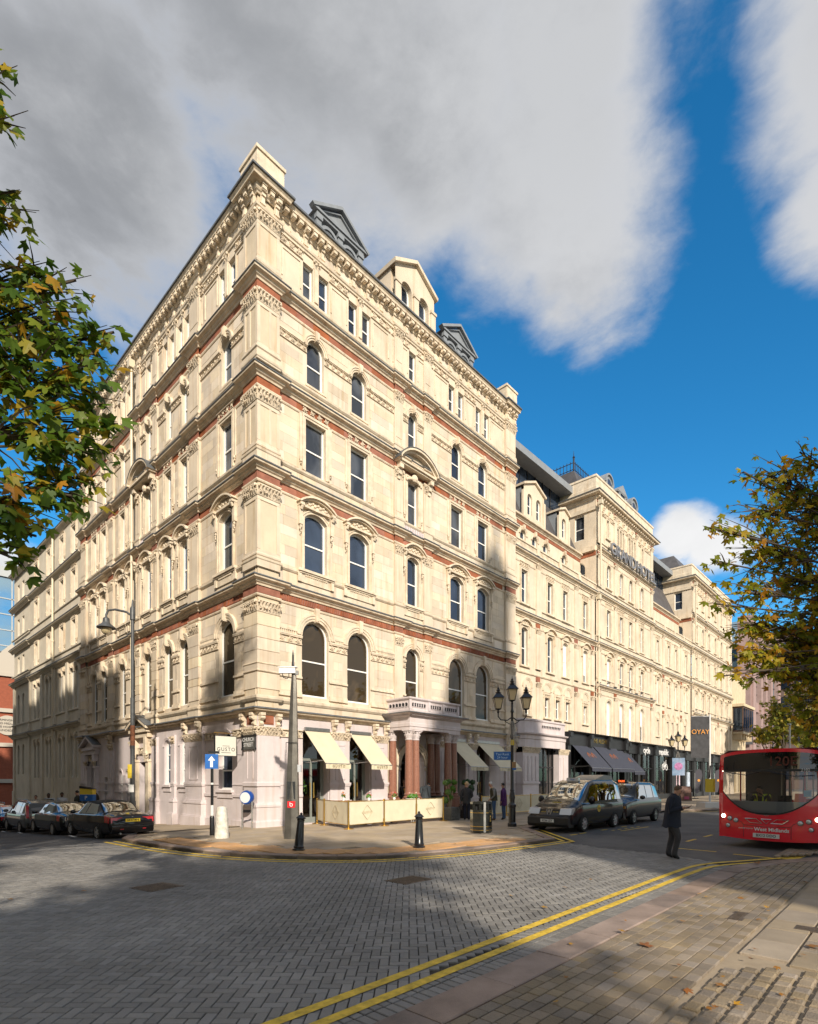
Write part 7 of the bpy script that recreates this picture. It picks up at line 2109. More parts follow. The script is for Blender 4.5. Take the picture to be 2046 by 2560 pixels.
part(bus, 'wiper', BLACK, lambda b: (b.tube([fp(-.15,2.08,.03),fp(-.5,1.98,.03),fp(-1.0,2.06,.03)], .012, 4), b.tube([fp(.1,2.06,.03),fp(.6,1.95,.03),fp(1.05,1.96,.03)], .012, 4)))
HL = emit('lit_headlamp', (1,.86,.55), 6.0)
for sd in (1,-1):
    for k, (y, z, r, m) in enumerate(((1.11,.84,.055,HL),(.93,.78,.055,CLRL),(.76,.735,.055,CLRL),(.98,.58,.05,CLRL))):
        x = fx(y,z)
        part(bus, 'head_lamp', m, lambda b: b.lathe([(r,x-.03),(r,x+.02),(r*.6,x+.035)], 14, (sd*y,z), 'x'))
        part(bus, 'lamp_rim', TRIMB, lambda b: b.lathe([(r*1.25,x-.03),(r*1.25,x+.012)], 14, (sd*y,z), 'x'))
    part(bus, 'panel_gap', TRIMB, lambda b: (b.tube([fp(sd*.56,z,.002) for z in (.3,.45,.62)]+[fp(sd*.62,.7,.002),fp(sd*1.16,.9,.002)], .006, 4)))
part(bus, 'panel_gap', TRIMB, lambda b: b.tube([fp(y,.62-.03*(1-abs(y)/.56),.002) for y in (-.56,-.3,0,.3,.56)], .006, 4))
CHR = mat('chrome_trim', (.7,.7,.7), .15, metal=1)
for pts in ([(-.52,.80),(-.24,.80),(-.10,.69),(-.38,.69),(-.52,.80)],[(-.12,.80),(.12,.80),(0,.68),(-.12,.80)],[(.52,.80),(.24,.80),(.10,.69),(.38,.69),(.52,.80)]):
    part(bus, 'front_emblem', CHR, lambda b: b.tube([fp(y,z,.012) for y,z in pts], .010, 5))
text('lettering', 'volvo', .05, CHR, bus, (fx(0,.93)+.012,0,.90), rot=(PI/2,0,PI/2), extrude=.001)
text('lettering', 'West Midlands', .135, WTXT, bus, (fx(.12,.52)+.012,.12,.52), rot=(PI/2,0,PI/2), extrude=.001, bold=.003)
text('lettering', 'national express', .055, WTXT, bus, (fx(-.45,.52)+.012,-.50,.535), rot=(PI/2,0,PI/2), extrude=.001)
plate(bus, .025, .36, 'BX12 DDO', PLW, PI/2, .62)
part(bus, 'mirror_arm', BLACK, lambda b: b.tube([(fx(1.2,2.2),-1.24,2.25),(.02,-1.42,2.25),(.05,-1.42,1.9)], .02, 6))
part(bus, 'mirror', YSG, lambda b: b.box(-.02,.10,-1.52,-1.30,1.50,1.88))
part(bus, 'mirror', TRIMB, lambda b: b.box(-.02,.10,1.32,1.52,1.6,2.0))
for y in (1.15,-1.15): part(bus, 'marker_lamp', emit('small_lit_lamp',(1,.9,.7),2.0), lambda b: b.ball(fp(y,2.10,.015), .018, 6, 4))

# ---------------- people ----------------
SKIN = mat('skin', (.48,.27,.19), .55, var=.08, vscale=12); SKIND = mat('skin_dark', (.10,.055,.035), .55)
def cloth(name, c, rough=.85): return mat(name, c, rough, var=.18, vscale=9, bump=.3, bscale=18)
def skin_mesh(verts, edges, radii, sub=1):
    me = bpy.data.meshes.new('body'); me.from_pydata(verts, edges, [])
    o = bpy.data.objects.new('tmp', me); col.objects.link(o)
    m = o.modifiers.new('s', 'SKIN'); m.use_smooth_shade = True
    for i, r in enumerate(radii):
        sv = me.skin_vertices[0].data[i]; sv.radius = r if isinstance(r, tuple) else (r, r)
    me.skin_vertices[0].data[0].use_root = True
    if sub: q = o.modifiers.new('u', 'SUBSURF'); q.levels = sub; q.render_levels = sub
    dg = bpy.context.evaluated_depsgraph_get(); out = bpy.data.meshes.new_from_object(o.evaluated_get(dg))
    bpy.data.objects.remove(o); return out
def person(label, loc, rz, h=1.76, pose=None, top=None, legs=None, shoes=None, skin=SKIN, hair=None, hairstyle='short', bare=False, coat=None, coat_len=.72, cut=0.0, group=None, fat=1.0, extra=None, nolegs=False):
    # local frame: faces +x, left is +y
    P0 = dict(pel=(0,0,.53), kL=(.0,.055,.285), kR=(.0,-.055,.285), aL=(-.02,.055,.045), aR=(-.02,-.055,.045), ch=(.0,0,.74), ne=(.0,0,.835), hd=(.012,0,.915),
              sL=(0,.105,.805), sR=(0,-.105,.805), eL=(-.01,.135,.635), eR=(-.01,-.135,.635), wL=(.03,.135,.50), wR=(.03,-.135,.50))
    P0.update(pose or {})
    V = {k: Vector(v)*h for k, v in P0.items()}
    t = thing('person', label, 'person', loc, rz, group)
    top = top or cloth('dark_top', (.03,.03,.035)); legs = legs or cloth('dark_trousers', (.03,.03,.035)); shoes = shoes or mat('black_shoes', (.01,.01,.01), .4)
    names = []; vs = []; rs = []; ed = []
    def add(n, p, r, to=None):
        names.append(n); vs.append(tuple(p)); rs.append(tuple(x*h for x in (r if isinstance(r, tuple) else (r,r))))
        if to is not None: ed.append((names.index(to), len(vs)-1))
    f = fat
    add('pel', V['pel'], (.085*f,.066*f))
    add('wa', (V['pel']*.5+V['ch']*.5), (.078*f,.060*f), 'pel'); add('ch', V['ch'], (.092*f,.066*f), 'wa'); add('ne0', V['ne']*.7+V['ch']*.3, .042, 'ch')
    add('ne', V['ne'], .034, 'ne0')
    hd = V['hd']; up = (hd-V['ne']).normalized()
    add('jaw', hd-up*.018*h+Vector((.012*h,0,0)), .040, 'ne'); add('cra', hd+up*.035*h, (.046,.050), 'jaw'); add('crn', hd+up*.062*h, .034, 'cra')
    for s in 'LR':
        add('s'+s, V['s'+s], .036*f, 'ch'); m = (V['s'+s]+V['e'+s])/2; add('ua'+s, m, .032*f, 's'+s); add('e'+s, V['e'+s], .026, 'ua'+s); add('w'+s, V['w'+s], .017, 'e'+s)
        d = (V['w'+s]-V['e'+s]).normalized(); add('pa'+s, V['w'+s]+d*.04*h, (.021,.012), 'w'+s)
        if not nolegs:
            sg = .05*h if s == 'L' else -.05*h
            add('hi'+s, V['pel']+Vector((0,sg,-.035*h)), .054*f, 'pel'); add('th'+s, (V['pel']+Vector((0,sg,0))+V['k'+s])/2, .052*f, 'hi'+s); add('k'+s, V['k'+s], .042, 'th'+s); add('ca'+s, V['k'+s]*.6+V['a'+s]*.4, .039, 'k'+s); add('a'+s, V['a'+s], .033, 'ca'+s)
            fd = Vector(P0.get('f'+s, (1,0,-.15))).normalized(); add('to'+s, V['a'+s]+fd*.075*h+Vector((0,0,-.022*h)), (.024,.016), 'a'+s); add('he'+s, V['a'+s]+Vector((-.012*h,0,-.024*h)), .02, 'a'+s)
    me = skin_mesh(vs, ed, rs)
    mats = [top, legs, shoes, skin]
    for m in mats: me.materials.append(m)
    seg = []
    for a, b in ed:
        n = names[b]
        k = 3 if n in ('ne','jaw','cra','crn') or n[:2] == 'pa' else (2 if n[:2] in ('to','he') else (1 if n[:2] in ('hi','th','ca') or n[0] in 'ka' else 0))
        if bare and n[0] in 'ew': k = 3
        seg.append((Vector(vs[a]), Vector(vs[b]), k))
    mi = []
    for p in me.polygons:
        c = p.center; best = None
        for a, b, k in seg:
            d = b-a; q = max(0, min(1, (c-a).dot(d)/max(d.length_squared,1e-9))); dd = (a+d*q-c).length
            if best is None or dd < best[0]: best = (dd, k)
        mi.append(best[1])
    me.polygons.foreach_set('material_index', mi); me.polygons.foreach_set('use_smooth', [True]*len(mi))
    body = inst(me, 'body', t)
    # fingers
    b = MB()
    for s in 'LR':
        d = (V['w'+s]-V['e'+s]).normalized(); base = V['w'+s]+d*.055*h
        side = d.cross(Vector((0,0,1))); side = side.normalized() if side.length > .1 else Vector((1,0,0)); curl = d.cross(side).normalized()
        if curl.z > 0: curl = -curl
        for i, ln in enumerate((.036,.042,.04,.032)):
            p = base+side*(i-1.5)*.0105*h; b.tube([p, p+d*ln*h*.5+curl*.003*h, p+d*ln*h*.85+curl*.014*h], [.0058*h,.0052*h,.004*h], 5)
        p = V['w'+s]+d*.03*h+side*.018*h; b.tube([p, p+d*.02*h+side*.01*h, p+d*.036*h+side*.008*h], [.0065*h,.006*h,.0045*h], 5)
    b.build('fingers', skin, body, smooth=60)
    # face and hair
    q = Vector((0,0,1)).rotation_difference(up).to_matrix()
    def hp(x, y, z): return hd+q @ Vector((x*h,y*h,z*h))
    b = MB(); b.tube([hp(.052,0,.026),hp(.060,0,.008),hp(.052,0,.002)], [.006*h,.0095*h,.006*h], 6)
    for sg in (1,-1): b.ball(hp(.005,sg*.050,.010), .014*h, 8, 5, (.6,.35,1))
    b.build('nose_and_ears', skin, body, smooth=60)
    b = MB()
    for sg in (1,-1): b.ball(hp(.050,sg*.018,.024), .0058*h, 6, 5, (.7,1,.8))
    b.tube([hp(.050,-.016,-.022),hp(.054,0,-.021),hp(.050,.016,-.022)], .003*h, 5); b.build('eyes_and_mouth', mat('dark_features', (.05,.02,.02), .5), body)
    if hair:
        b = MB(); q2 = random.Random(3); n, m = 14, 8; rows = []
        for j in range(m+1):
            ph = j/m*PI*.66; r = []
            for i in range(n+1):
                th = 2*PI*i/n; x = math.cos(th); front = max(0, x)
                phh = ph*(1-.62*front); rr = .0435+(.003 if hairstyle == 'short' else .012)+q2.uniform(0,.003)*(2 if hairstyle == 'curly' else 1)
                r.append(hp(-.002+rr*math.sin(phh)*x*1.05, rr*math.sin(phh)*math.sin(th)*.95, .036+rr*1.08*math.cos(phh)))
            rows.append(r)
        b.grid(rows); b.build('hair', hair, t, smooth=60)
    if coat:
        b = MB(); rows = []; c0 = V['ch']; pel = V['pel']; n = 20
        lean = (c0-pel)
        for z, rx, ry in ((.862,.034,.036),(.842,.038,.044),(.822,.050,.085),(.79,.070,.104),(.72,.080,.106),(.62,.082,.100),(.53,.086,.104),(.46,.092,.110),(coat_len*.55,.100,.116)):
            k = (z*h-pel.z)/max(c0.z-pel.z,.01); ctr = pel+lean*k
            rows.append([(ctr.x+(rx*f*h)*math.cos(2*PI*i/n)*(1.06 if cut and abs(i-0) < 2 else 1), ctr.y+ry*f*h*math.sin(2*PI*i/n), z*h+(.012*h*math.sin(i*1.7) if z < .45 else 0)) for i in range(n+1)])
        b.grid(rows[::-1])
        for s in 'LR': b.tube([V['s'+s]*.8+V['ch']*.2+Vector((0,0,.012*h)), V['s'+s]+Vector((0,0,-.012*h)), (V['s'+s]+V['e'+s])/2, V['e'+s], V['w'+s]-(V['w'+s]-V['e'+s])*.08], [.020*h,.040*h,.042*h,.038*h,.030*h], 10)
        b.build('coat', coat, t, smooth=60)
    if extra: extra(t, V, h)
    return t
NAVY = cloth('navy_wool_coat', (.010,.014,.028)); GREYT = cloth('charcoal_trousers', (.045,.042,.045)); BROWNH = mat('brown_hair', (.11,.06,.03), .7); GREYH = mat('white_hair', (.55,.54,.52), .7); BLOND = mat('blond_hair', (.50,.36,.20), .7); DARKH = mat('dark_hair', (.015,.012,.01), .7)
def toward(dx, dy):   # a heading given in the picture's own terms: to the right, and away
    v = RGT*dx+FWD*dy; return math.atan2(v.y, v.x)
def phone(t, V, h):
    b = MB(); p = V['wR']+Vector((.075*h,.02*h,.012*h)); b.box(-.005,.005,-.036,.036,-.07,.07); b.xf(Matrix.Translation(p) @ Matrix.Rotation(R(55),4,'Y')); b.build('phone_in_hand', BLACK, t)
    b = MB(); b.tube([V['ne']+Vector((.05,-.045,.0)),V['ne']+Vector((.085,0,-.1)),V['ne']+Vector((.05,.045,.0))], .02, 6); b.build('shirt_collar', mat('pale_pink_shirt', (.60,.48,.52), .8), t)
person('man in a navy coat and grey trousers walking across the road looking at his phone', (2.72,-13.49,.018), toward(1,-.75), 1.76,
       dict(pel=(0,0,.525), ch=(.018,0,.735), ne=(.032,0,.822), hd=(.060,0,.885), kL=(-.01,.05,.285), kR=(.085,-.05,.292), aL=(-.065,.05,.050), aR=(.03,-.05,.045), fL=(1,0,-.25),
            sL=(.015,.105,.80), sR=(.015,-.105,.80), eL=(.0,.135,.64), eR=(.0,-.135,.635), wL=(.12,.07,.665), wR=(.135,-.06,.675)),
       top=NAVY, legs=GREYT, hair=BROWNH, coat=NAVY, coat_len=.76, extra=phone, fat=1.2)
def bag(t, V, h):
    b = MB(); p = V['wL']+Vector((0,.02,-.36)); b.box(-.16,.16,-.05,.05,0,.24); b.tube([(-.1,0,.24),(-.06,0,.36),(.06,0,.36),(.1,0,.24)], .012, 5); b.xf(Matrix.Translation(p)); b.build('handbag_in_hand', mat('dark_brown_leather', (.03,.018,.014), .5), t)
    b = MB(); b.tube([V['ne']+Vector((.05*math.cos(k*PI/6),.06*math.sin(k*PI/6),-.03)) for k in range(13)], .025, 6, False); b.build('scarf', mat('pale_scarf', (.45,.43,.42), .8), t)
person('woman with short fair hair in a dark jacket walking away with a handbag', (8.12,-3.42,.1), toward(.05,1), 1.66,
       dict(kL=(.03,.05,.29), kR=(-.01,-.05,.28), aL=(.03,.05,.05), aR=(-.10,-.05,.06), wL=(.0,.14,.50), eL=(-.02,.145,.64), wR=(.07,-.10,.60)), top=cloth('charcoal_jacket', (.028,.028,.032)), legs=cloth('navy_trousers', (.012,.014,.03)), hair=BLOND, hairstyle='curly', coat=cloth('charcoal_blazer', (.03,.03,.034)), coat_len=.80, extra=bag)
def gilet(t, V, h):
    b = MB(); b.tube([V['ne']+Vector((.06*math.cos(k*PI/6)-.03,.075*math.sin(k*PI/6),-.02)) for k in range(13)], .045, 6, False); b.build('fur_collar', mat('beige_fur', (.42,.32,.2), .95, bump=.8, bscale=60), t)
def vest(t, V, h):
    b = MB(); rows = []; c0, pel = V['ch'], V['pel']; n = 16
    for z, rx, ry in ((.82,.05,.075),(.79,.078,.092),(.72,.088,.100),(.62,.090,.100),(.53,.092,.104),(.50,.092,.106)):
        k = (z*h-pel.z)/(c0.z-pel.z); ctr = pel+(c0-pel)*k; rows.append([(ctr.x+rx*h*math.cos(2*PI*i/n),ctr.y+ry*h*math.sin(2*PI*i/n),z*h) for i in range(n+1)])
    b.grid(rows[::-1]); b.build('gilet', cloth('olive_brown_gilet', (.05,.045,.025)), t, smooth=60)
person('white haired man in a brown gilet and jeans standing behind the litter bin', (8.96,-4.25,.1), toward(-1,.15), 1.70, dict(ch=(.02,0,.74), ne=(.05,0,.83), hd=(.075,0,.90), wL=(.08,.10,.55), wR=(.09,-.10,.55)), top=cloth('grey_sleeves', (.20,.20,.20)), legs=cloth('blue_jeans', (.04,.09,.19)), shoes=mat('brown_shoes', (.09,.05,.03), .6), hair=GREYH, coat=None, extra=lambda t,V,h: (gilet(t,V,h), vest(t,V,h)), fat=1.08)

person('person in a purple coat half hidden behind the white haired man', (9.55,-4.35,.1), toward(-.9,.4), 1.62, top=cloth('purple_coat', (.07,.015,.09)), legs=cloth('blue_jeans2', (.05,.09,.17)), hair=DARKH, coat=cloth('purple_wool', (.075,.016,.10)), coat_len=.7)
person('bald man in black beside the parking machine', (-2.05,10.9,zg(10.9)+.1), toward(-.8,-.3), 1.82, top=cloth('black_jacket', (.010,.010,.011)), skin=mat('tan_skin', (.34,.19,.13), .5), fat=1.12, coat=cloth('black_coat', (.010,.010,.011)), coat_len=.78, group='people down the side street')
person('short haired man in a dark green jacket left of the parking machine', (-2.3,12.7,zg(12.7)+.1), toward(-1,-.1), 1.76, top=cloth('dark_green_jacket', (.018,.022,.016)), hair=DARKH, fat=1.08, coat=cloth('dark_green_coat', (.018,.022,.016)), coat_len=.78, group='people down the side street')
person('person in a pale jacket with dark head behind the saloon car', (-2.3,15.3,zg(15.3)+.1), toward(.2,-1), 1.74, top=cloth('pale_jacket', (.42,.44,.47)), skin=SKIND, hair=DARKH, fat=1.1, coat=cloth('pale_coat', (.42,.44,.47)), coat_len=.78, group='people down the side street')
person('person in a black cap seen over the grey four wheel drive', (-2.2,18.3,zg(18.3)+.1), toward(.5,-1), 1.78, top=cloth('black_top2', (.012,.012,.013)), skin=SKIND, hair=DARKH, group='people down the side street')
person('farthest dark haired person on the side street pavement', (-2.1,21.5,zg(21.5)+.1), toward(.5,-1), 1.74, hair=DARKH, group='people down the side street')
person('waiter in black standing in the porch beside the menu lectern', (7.55,-.25,.14), toward(-.3,-1), 1.74, hair=DARKH, skin=mat('waiter_skin', (.24,.13,.09), .5))
person('stout person in a grey jacket bending behind the granite columns', (8.25,-.9,.14), toward(.5,.8), 1.70, dict(ch=(.06,0,.72), ne=(.13,0,.79), hd=(.17,0,.84)), top=cloth('slate_jacket', (.05,.06,.07)), legs=cloth('dark_jeans', (.02,.03,.05)), hair=DARKH, coat=cloth('slate_coat', (.05,.06,.07)), coat_len=.8, fat=1.25)
def hivis(t, V, h):
    b = MB()
    for sg in (1,-1):
        b.add([V['sL' if sg > 0 else 'sR']+Vector((.02,-sg*.02,.07)), V['ne']+Vector((.06,sg*.07,.0)), V['pel']+Vector((.18,sg*.04,.14)), V['pel']+Vector((.16,sg*.17,.14))], [(0,1,2,3)])
        b.add([V['sL' if sg > 0 else 'sR']+Vector((-.1,sg*.03,.03)), V['sL' if sg > 0 else 'sR']+Vector((.03,sg*.03,.07)), V['pel']+Vector((.14,sg*.19,.14)), V['pel']+Vector((-.1,sg*.2,.14))], [(0,1,2,3)])
    b.build('hi_vis_vest', mat('yellow_hi_vis', (.55,.65,.03), .6), t)
_m = Matrix.Translation((6.35,-14.72,0)) @ Matrix.Rotation(bh,4,'Z')
_p = _m @ Vector((-1.25,-.55,.42))
person('bus driver in a yellow hi vis vest looking down at the wheel', tuple(_p), bh, 1.72, dict(pel=(-.02,0,.28), ch=(.02,0,.50), ne=(.05,0,.59), hd=(.09,0,.655), sL=(.02,.105,.56), sR=(.02,-.105,.56), eL=(.10,.15,.44), eR=(.10,-.15,.44), wL=(.22,.09,.45), wR=(.22,-.09,.45)), top=cloth('driver_black', (.012,.012,.014)), skin=mat('driver_skin', (.30,.16,.10), .5), hair=DARKH, nolegs=True, extra=hivis)

# ---------------- trees and fallen leaves ----------------
def leafmat(name, stops, trans=.35):
    m = bpy.data.materials.new(name); m.use_nodes = True; nt = m.node_tree; nt.nodes.clear(); N = nt.nodes.new; L = nt.links.new
    out = N('ShaderNodeOutputMaterial'); geo = N('ShaderNodeNewGeometry'); oi = N('ShaderNodeObjectInfo')
    ad = N('ShaderNodeMath'); ad.operation = 'ADD'; L(geo.outputs['Random Per Island'], ad.inputs[0]); L(oi.outputs['Random'], ad.inputs[1])
    fr = N('ShaderNodeMath'); fr.operation = 'FRACT'; L(ad.outputs[0], fr.inputs[0])
    ra = N('ShaderNodeValToRGB'); ra.color_ramp.interpolation = 'LINEAR'
    e = ra.color_ramp.elements; e[0].position, e[0].color = stops[0][0], (*stops[0][1],1); e[1].position, e[1].color = stops[-1][0], (*stops[-1][1],1)
    for p, c in stops[1:-1]: q = e.new(p); q.color = (*c,1)
    L(fr.outputs[0], ra.inputs[0])
    n = N('ShaderNodeTexNoise'); n.inputs['Scale'].default_value = 14; L(geo.outputs['Position'], n.inputs['Vector'])
    mx = N('ShaderNodeMix'); mx.data_type = 'RGBA'; mx.blend_type = 'OVERLAY'; mx.inputs[0].default_value = .5; L(ra.outputs[0], mx.inputs[6]); L(n.outputs['Color'], mx.inputs[7])
    b = N('ShaderNodeBsdfPrincipled'); b.inputs['Roughness'].default_value = .5; b.inputs['Specular IOR Level'].default_value = .3; L(ra.outputs[0], b.inputs['Base Color'])
    tr = N('ShaderNodeBsdfTranslucent'); L(ra.outputs[0], tr.inputs['Color'])
    ms = N('ShaderNodeMixShader'); ms.inputs[0].default_value = trans; L(b.outputs[0], ms.inputs[1]); L(tr.outputs[0], ms.inputs[2]); L(ms.outputs[0], out.inputs[0])
    return m
LEAF1 = leafmat('plane_leaf_green', [(0,(.045,.10,.012)),(.55,(.11,.185,.018)),(.78,(.22,.25,.022)),(.92,(.42,.30,.03)),(1,(.42,.19,.018))], .5)
LEAF2 = leafmat('plane_leaf_autumn', [(0,(.12,.16,.014)),(.4,(.27,.29,.022)),(.68,(.46,.36,.028)),(.88,(.56,.34,.028)),(1,(.42,.18,.018))], .6)
LEAF3 = leafmat('distant_leaf_green', [(0,(.07,.10,.012)),(.5,(.2,.21,.025)),(1,(.42,.30,.04))], .5)
BARK = mat('plane_bark', (.06,.045,.032), .9, var=.35, vscale=6, bump=.6, bscale=20)
def leaf_poly():
    # five pointed lobes, toothed, stalk at the origin
    pts = []
    lob = [(-100,.52),(-46,.86),(0,1.0),(46,.86),(100,.52)]
    out = [(180,.10)]
    for i, (a, r) in enumerate(lob):
        if i: out.append((a-24 if i != 0 else a, .46))
        out.append((a-10,r*.80)); out.append((a,r)); out.append((a+10,r*.80))
    for a, r in out: t = R(90-a); pts.append((r*math.cos(t)*.62, r*math.sin(t)*.62+.2))
    return pts
LPTS = leaf_poly()
LN = len(LPTS)
SIMPLE = [False]
def leaf_into(b, c, n, up, s, bend):
    n = n.normalized(); v = up-n*up.dot(n); v = v.normalized() if v.length > .01 else Vector((1,0,0)); u = v.cross(n)
    if SIMPLE[0]:
        b.add([c, c+u*.42*s+v*.4*s, c+v*.85*s, c-u*.42*s+v*.4*s], [(0,1,2,3)]); return
    vs = [c+v*(.25*s)]
    for x, y in LPTS: vs.append(c+u*(x*s)+v*(y*s)-n*(bend*s*(abs(x)*.9+.35*y*y)))
    b.add(vs, [(0,i+1,(i+1)%LN+1) for i in range(LN)])
def px2w(px, py, dep):   # a direction seen from the pavement corner, at a true distance
    lat = (px-1023)/1366*dep; z = 1.85+(1950-py)/1366*dep
    p = CAM+RGT*lat+FWD*dep; return Vector((p.x,p.y,z))
def tree(label, base, blobs, lm, ls, dens, seed, h_fork, singles=0, trunk_r=.28, group=None, name='plane_tree'):
    q = random.Random(seed); t = thing(name, label, 'tree', base, 0, group); B = Vector(base)
    br = MB(); fork = Vector((0,0,h_fork))
    br.tube([(0,0,-.1),(.03,.02,h_fork*.5),fork], [trunk_r*1.25,trunk_r,trunk_r*.8], 10)
    leaves = []
    for c, r in blobs:
        c = c-B
        mid = fork.lerp(c, .55)+Vector((q.uniform(-.3,.3),q.uniform(-.3,.3),q.uniform(.1,.5)))
        k = min(1, r/1.2)
        br.tube([fork*.92, fork.lerp(mid,.5)+Vector((0,0,.15)), mid, c], [trunk_r*.42*k,trunk_r*.28*k,trunk_r*.17*k,.012], 6)
        nt_ = max(3, int(dens*r*r))
        for i in range(nt_):
            d = Vector((q.gauss(0,1),q.gauss(0,1),q.gauss(0,.85))).normalized()*r*(q.random()**.42)
            e = c+d
            s0 = c.lerp(mid, q.uniform(0,.35)); m2 = s0.lerp(e,.55)+Vector((0,0,.12*r))
            br.tube([s0, m2, e], [.013,.008,.003], 3, False)
            for k2 in range(q.randint(4,7)):
                f = q.uniform(.3,1.0); p = s0.lerp(e,f)+Vector((q.gauss(0,.05),q.gauss(0,.05),q.gauss(0,.05)))
                n = Vector((q.gauss(0,.55)-.25,q.gauss(0,.55)-.45,q.gauss(.7,.45)))
                up = Vector((q.gauss(0,.6),q.gauss(0,.6),-1.0+q.gauss(0,.5)))
                leaves.append((p, n, up, ls*q.uniform(.65,1.2), q.uniform(.05,.45)))
    br.build('trunk', BARK, t, smooth=60)
    eye = Vector((CAM.x,CAM.y,1.85))-B
    def seen(l):
        d = Vector((l[0].x-eye.x, l[0].y-eye.y)); dep = d.dot(FWD); return (0 if dep > .5 and abs(d.dot(RGT)) < dep*.76 else 1, (l[0]-eye).length)
    leaves.sort(key=seen)
    for l in leaves[:singles]:
        b = MB(); leaf_into(b, Vector((0,0,0)), *l[1:]); b.build('leaf', lm, t, tuple(l[0]))
    b = MB()
    for l in leaves[singles:]: leaf_into(b, *l)
    tag(b.build('crown', lm, t), kind='stuff')
    return t, len(leaves)
def blob_px(lst): return [(px2w(x,y,d), r/1366*d) for x,y,d,r in lst]
T1 = blob_px([(60,900,5.3,150),(150,800,5.6,120),(200,960,5.4,110),(240,880,5.7,80),(120,1090,5.1,140),(235,1110,5.5,85),(60,1280,4.9,120),(180,1240,5.2,85),(230,1200,5.4,60),(45,1400,4.9,50),(90,1340,5.0,60),(20,720,5.4,90),(100,700,5.7,80),(190,700,5.8,50),(20,560,5.3,45),(50,480,5.3,32),(15,160,5.0,55),(15,290,4.9,60),(-30,240,5.0,90),(-120,500,5.2,200),(-120,900,5.2,220),(-160,1200,5.0,200),(285,830,5.7,35),(295,1060,5.6,35)])
T1 += [(Vector((-12.5,-8.5,9.5)),2.4),(Vector((-13.5,-6.8,8.2)),2.2),(Vector((-11.0,-6.0,8.8)),1.9),(Vector((-12.0,-10.5,8.0)),2.0),(Vector((-14.5,-9.5,9.0)),2.2),(Vector((-12.5,-8.0,12.0)),2.2),(Vector((-8.6,-11.6,15.2)),1.4),(Vector((-10.4,-13.4,14.6)),1.4),(Vector((-10.5,-3.5,11.5)),1.6)]
t1, n1 = tree('plane tree with green and yellow leaves hanging in from the left', (-12.9,-8.2,.1), T1, LEAF1, .20, 95, 5, 4.6, 300)
T2 = blob_px([(1960,1700,8.3,62),(1900,1640,8.2,55),(2035,1800,8.3,60),(1985,1640,8.4,90),(2000,1130,8.40,59.4),(1930,1190,8.40,75.6),(1965,1240,8.64,97.2),(1880,1270,8.40,70.2),(1810,1330,8.16,45.36),(1765,1318,8.08,23.76),(1900,1380,8.48,102.6),(2010,1330,8.80,129.6),(1990,1450,8.64,129.6),(1840,1480,8.16,64.8),(1790,1510,8.08,28.08),(1880,1560,8.32,86.4),(1960,1600,8.48,118.8),(1850,1640,8.08,59.4),(1810,1690,8.00,30.24),(1900,1680,8.16,54),(2040,1560,8.48,140.4),(2020,1700,8.32,91.8),(2060,1760,8.24,86.4),(1985,1760,8.48,43.2),(2090,1300,8.80,172.8),(2130,1500,8.40,194.4),(1860,1180,8.40,30.24),(1780,1400,8.16,28.08)])
T2 += [(Vector((2.8,-20.2,7.0)),2.0),(Vector((1.5,-21.5,8.0)),2.0),(Vector((4.0,-21.5,8.5)),2.0)]
t2, n2 = tree('plane tree with yellow brown autumn leaves at the right edge', (2.2,-20.0,.05), T2, LEAF2, .16, 85, 9, 3.2, 300)
# the row in the churchyard, outside the picture: it shades the road and shows in the windows
def shade_tree(label, x, y, h, r, seed, src=None):
    q = random.Random(seed)
    bl = [(Vector((x+q.uniform(-.5,.5)*r, y+q.uniform(-.5,.5)*r, h-r*.9+q.uniform(-.6,.6)*r)), r*q.uniform(.35,.55)) for _ in range(11)]
    SIMPLE[0] = True
    return tree(label, (x,y,.05), bl, LEAF2, .42, 26, seed, h*.35, 0, .3, 'churchyard trees')
SH = [(12.0,-20.5,12.5,4.6),(19.5,-20.5,12.0,4.4),(27.0,-20.5,12.0,4.4),(35,-20.5,12.0,4.4),(-16.5,-28.0,14.5,4.8),(-16.5,-24.0,10.8,4.7),(9.0,-27.5,14.5,4.6),(-22,-20.5,13.5,5.0)]
for i, (x, y, h, r) in enumerate(SH):
    shade_tree('churchyard plane tree outside the picture, number %s along the row' % ('one','two','three','four','five','six','seven','eight')[i], x, y, h, r, 30+i)
SIMPLE[0] = False
# far trees at the end of the street
for i, (px, py, d, r) in enumerate(((1960,1790,62,3.6),(2015,1830,55,3.4),(2050,1700,60,4.2),(1925,1850,66,2.6))):
    c = px2w(px,py,d); q = random.Random(60+i)
    bl = [(c+Vector((q.uniform(-.6,.6)*r,q.uniform(-.6,.6)*r,q.uniform(-.5,.5)*r)), r*.5) for _ in range(8)]
    tree(('leafy green tree behind the bus roof, nearest the street lamp','low green tree over the right end of the bus','tall green tree at the right edge beyond the bus','small green tree beside the pink tower foot')[i], (c.x,c.y,0), bl, LEAF3, .55, 11, 70+i, max(1.5,c.z-r), 0, .2, 'trees at the far end of the street', 'street_tree')
t = thing('street_lamp', 'slim grey street lamp standing behind the bus roof', 'street lamp', tuple(px2w(1975,2000,45).xy)+(0,))
b = MB(); b.tube([(0,0,0),(0,0,6.4)], .07, 8); b.build('post', GPOST, t); b = MB(); b.box(-.45,.05,-.1,.1,6.35,6.47); b.build('lamp_head', GPOST, t)
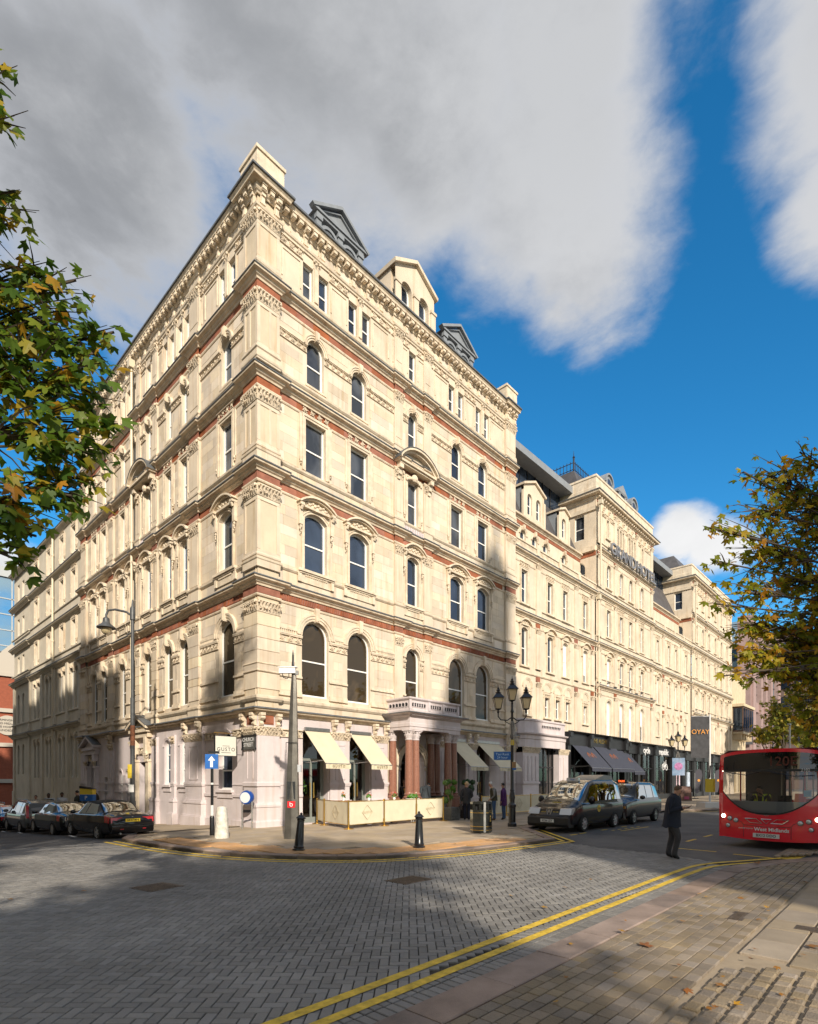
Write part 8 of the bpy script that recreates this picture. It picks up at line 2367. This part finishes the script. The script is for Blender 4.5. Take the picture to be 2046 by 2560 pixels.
# fallen leaves
FALL = leafmat('fallen_leaf', [(0,(.30,.14,.02)),(.5,(.22,.08,.02)),(.8,(.40,.22,.02)),(1,(.12,.05,.02))], .1)
q = random.Random(12)
def fallen(px, py, s, z):
    dep = 1366*(1.85-z)/(py-1950); lat = (px-1023)/1366*dep; p = CAM+RGT*lat+FWD*dep
    b = MB(); a = q.uniform(0,6.3); leaf_into(b, Vector((0,0,0)), Vector((q.uniform(-.25,.25),q.uniform(-.25,.25),1)), Vector((math.cos(a),math.sin(a),0)), s, q.uniform(-.5,.3))
    w = ('grey block paving of the road','corner pavement by the bollards','near sandstone pavement')[0 if z < .04 else (1 if z > .1 else 2)]
    o = b.build('fallen_leaf', FALL, None, (p.x,p.y,z+.02)); tag(o, 'dry orange brown plane leaf lying on the '+w, 'leaf', 'fallen leaves on the '+w)
for px, py, s, z in ((1568,2333,.14,.06),(1610,2370,.16,.06),(2015,2365,.17,.06),(1365,2273,.10,.03),(1412,2221,.09,.03),(1483,2202,.08,.03),(1723,2153,.13,.03),(1275,2242,.08,.03),(1900,2163,.18,.05),(1710,2475,.09,.06),(1815,2467,.1,.06),(1858,2245,.13,.06),(1705,2308,.08,.06),(1690,2415,.06,.06),(730,2202,.12,.03),(725,2165,.10,.03),(210,2231,.10,.03),(1320,2112,.10,.11),(1250,2088,.09,.11),(1265,2089,.09,.11),(1930,2297,.07,.06),(2020,2210,.1,.06),(1825,2197,.10,.06),(1830,2515,.08,.06),(1990,2505,.06,.06),(1945,2420,.07,.06),(20,2250,.09,.03),(1140,2110,.10,.11)):
    fallen(px, py, s*1.25, z)
for k in range(26):
    fallen(q.uniform(1300,2040), q.uniform(2200,2550), q.uniform(.05,.10), .06)

# ---------------- lettering to meshes ----------------
bpy.context.view_layer.update()
_dg = bpy.context.evaluated_depsgraph_get()
for o in [o for o in scene.objects if o.type == 'FONT']:
    me = bpy.data.meshes.new_from_object(o.evaluated_get(_dg))
    if len(me.polygons) == 0: bpy.data.objects.remove(o); continue
    nm = o.name; o.name = 'old'
    q = bpy.data.objects.new('lettering', me); col.objects.link(q)
    q.parent = o.parent; q.location = o.location; q.rotation_euler = o.rotation_euler; q.scale = o.scale
    bpy.data.objects.remove(o)
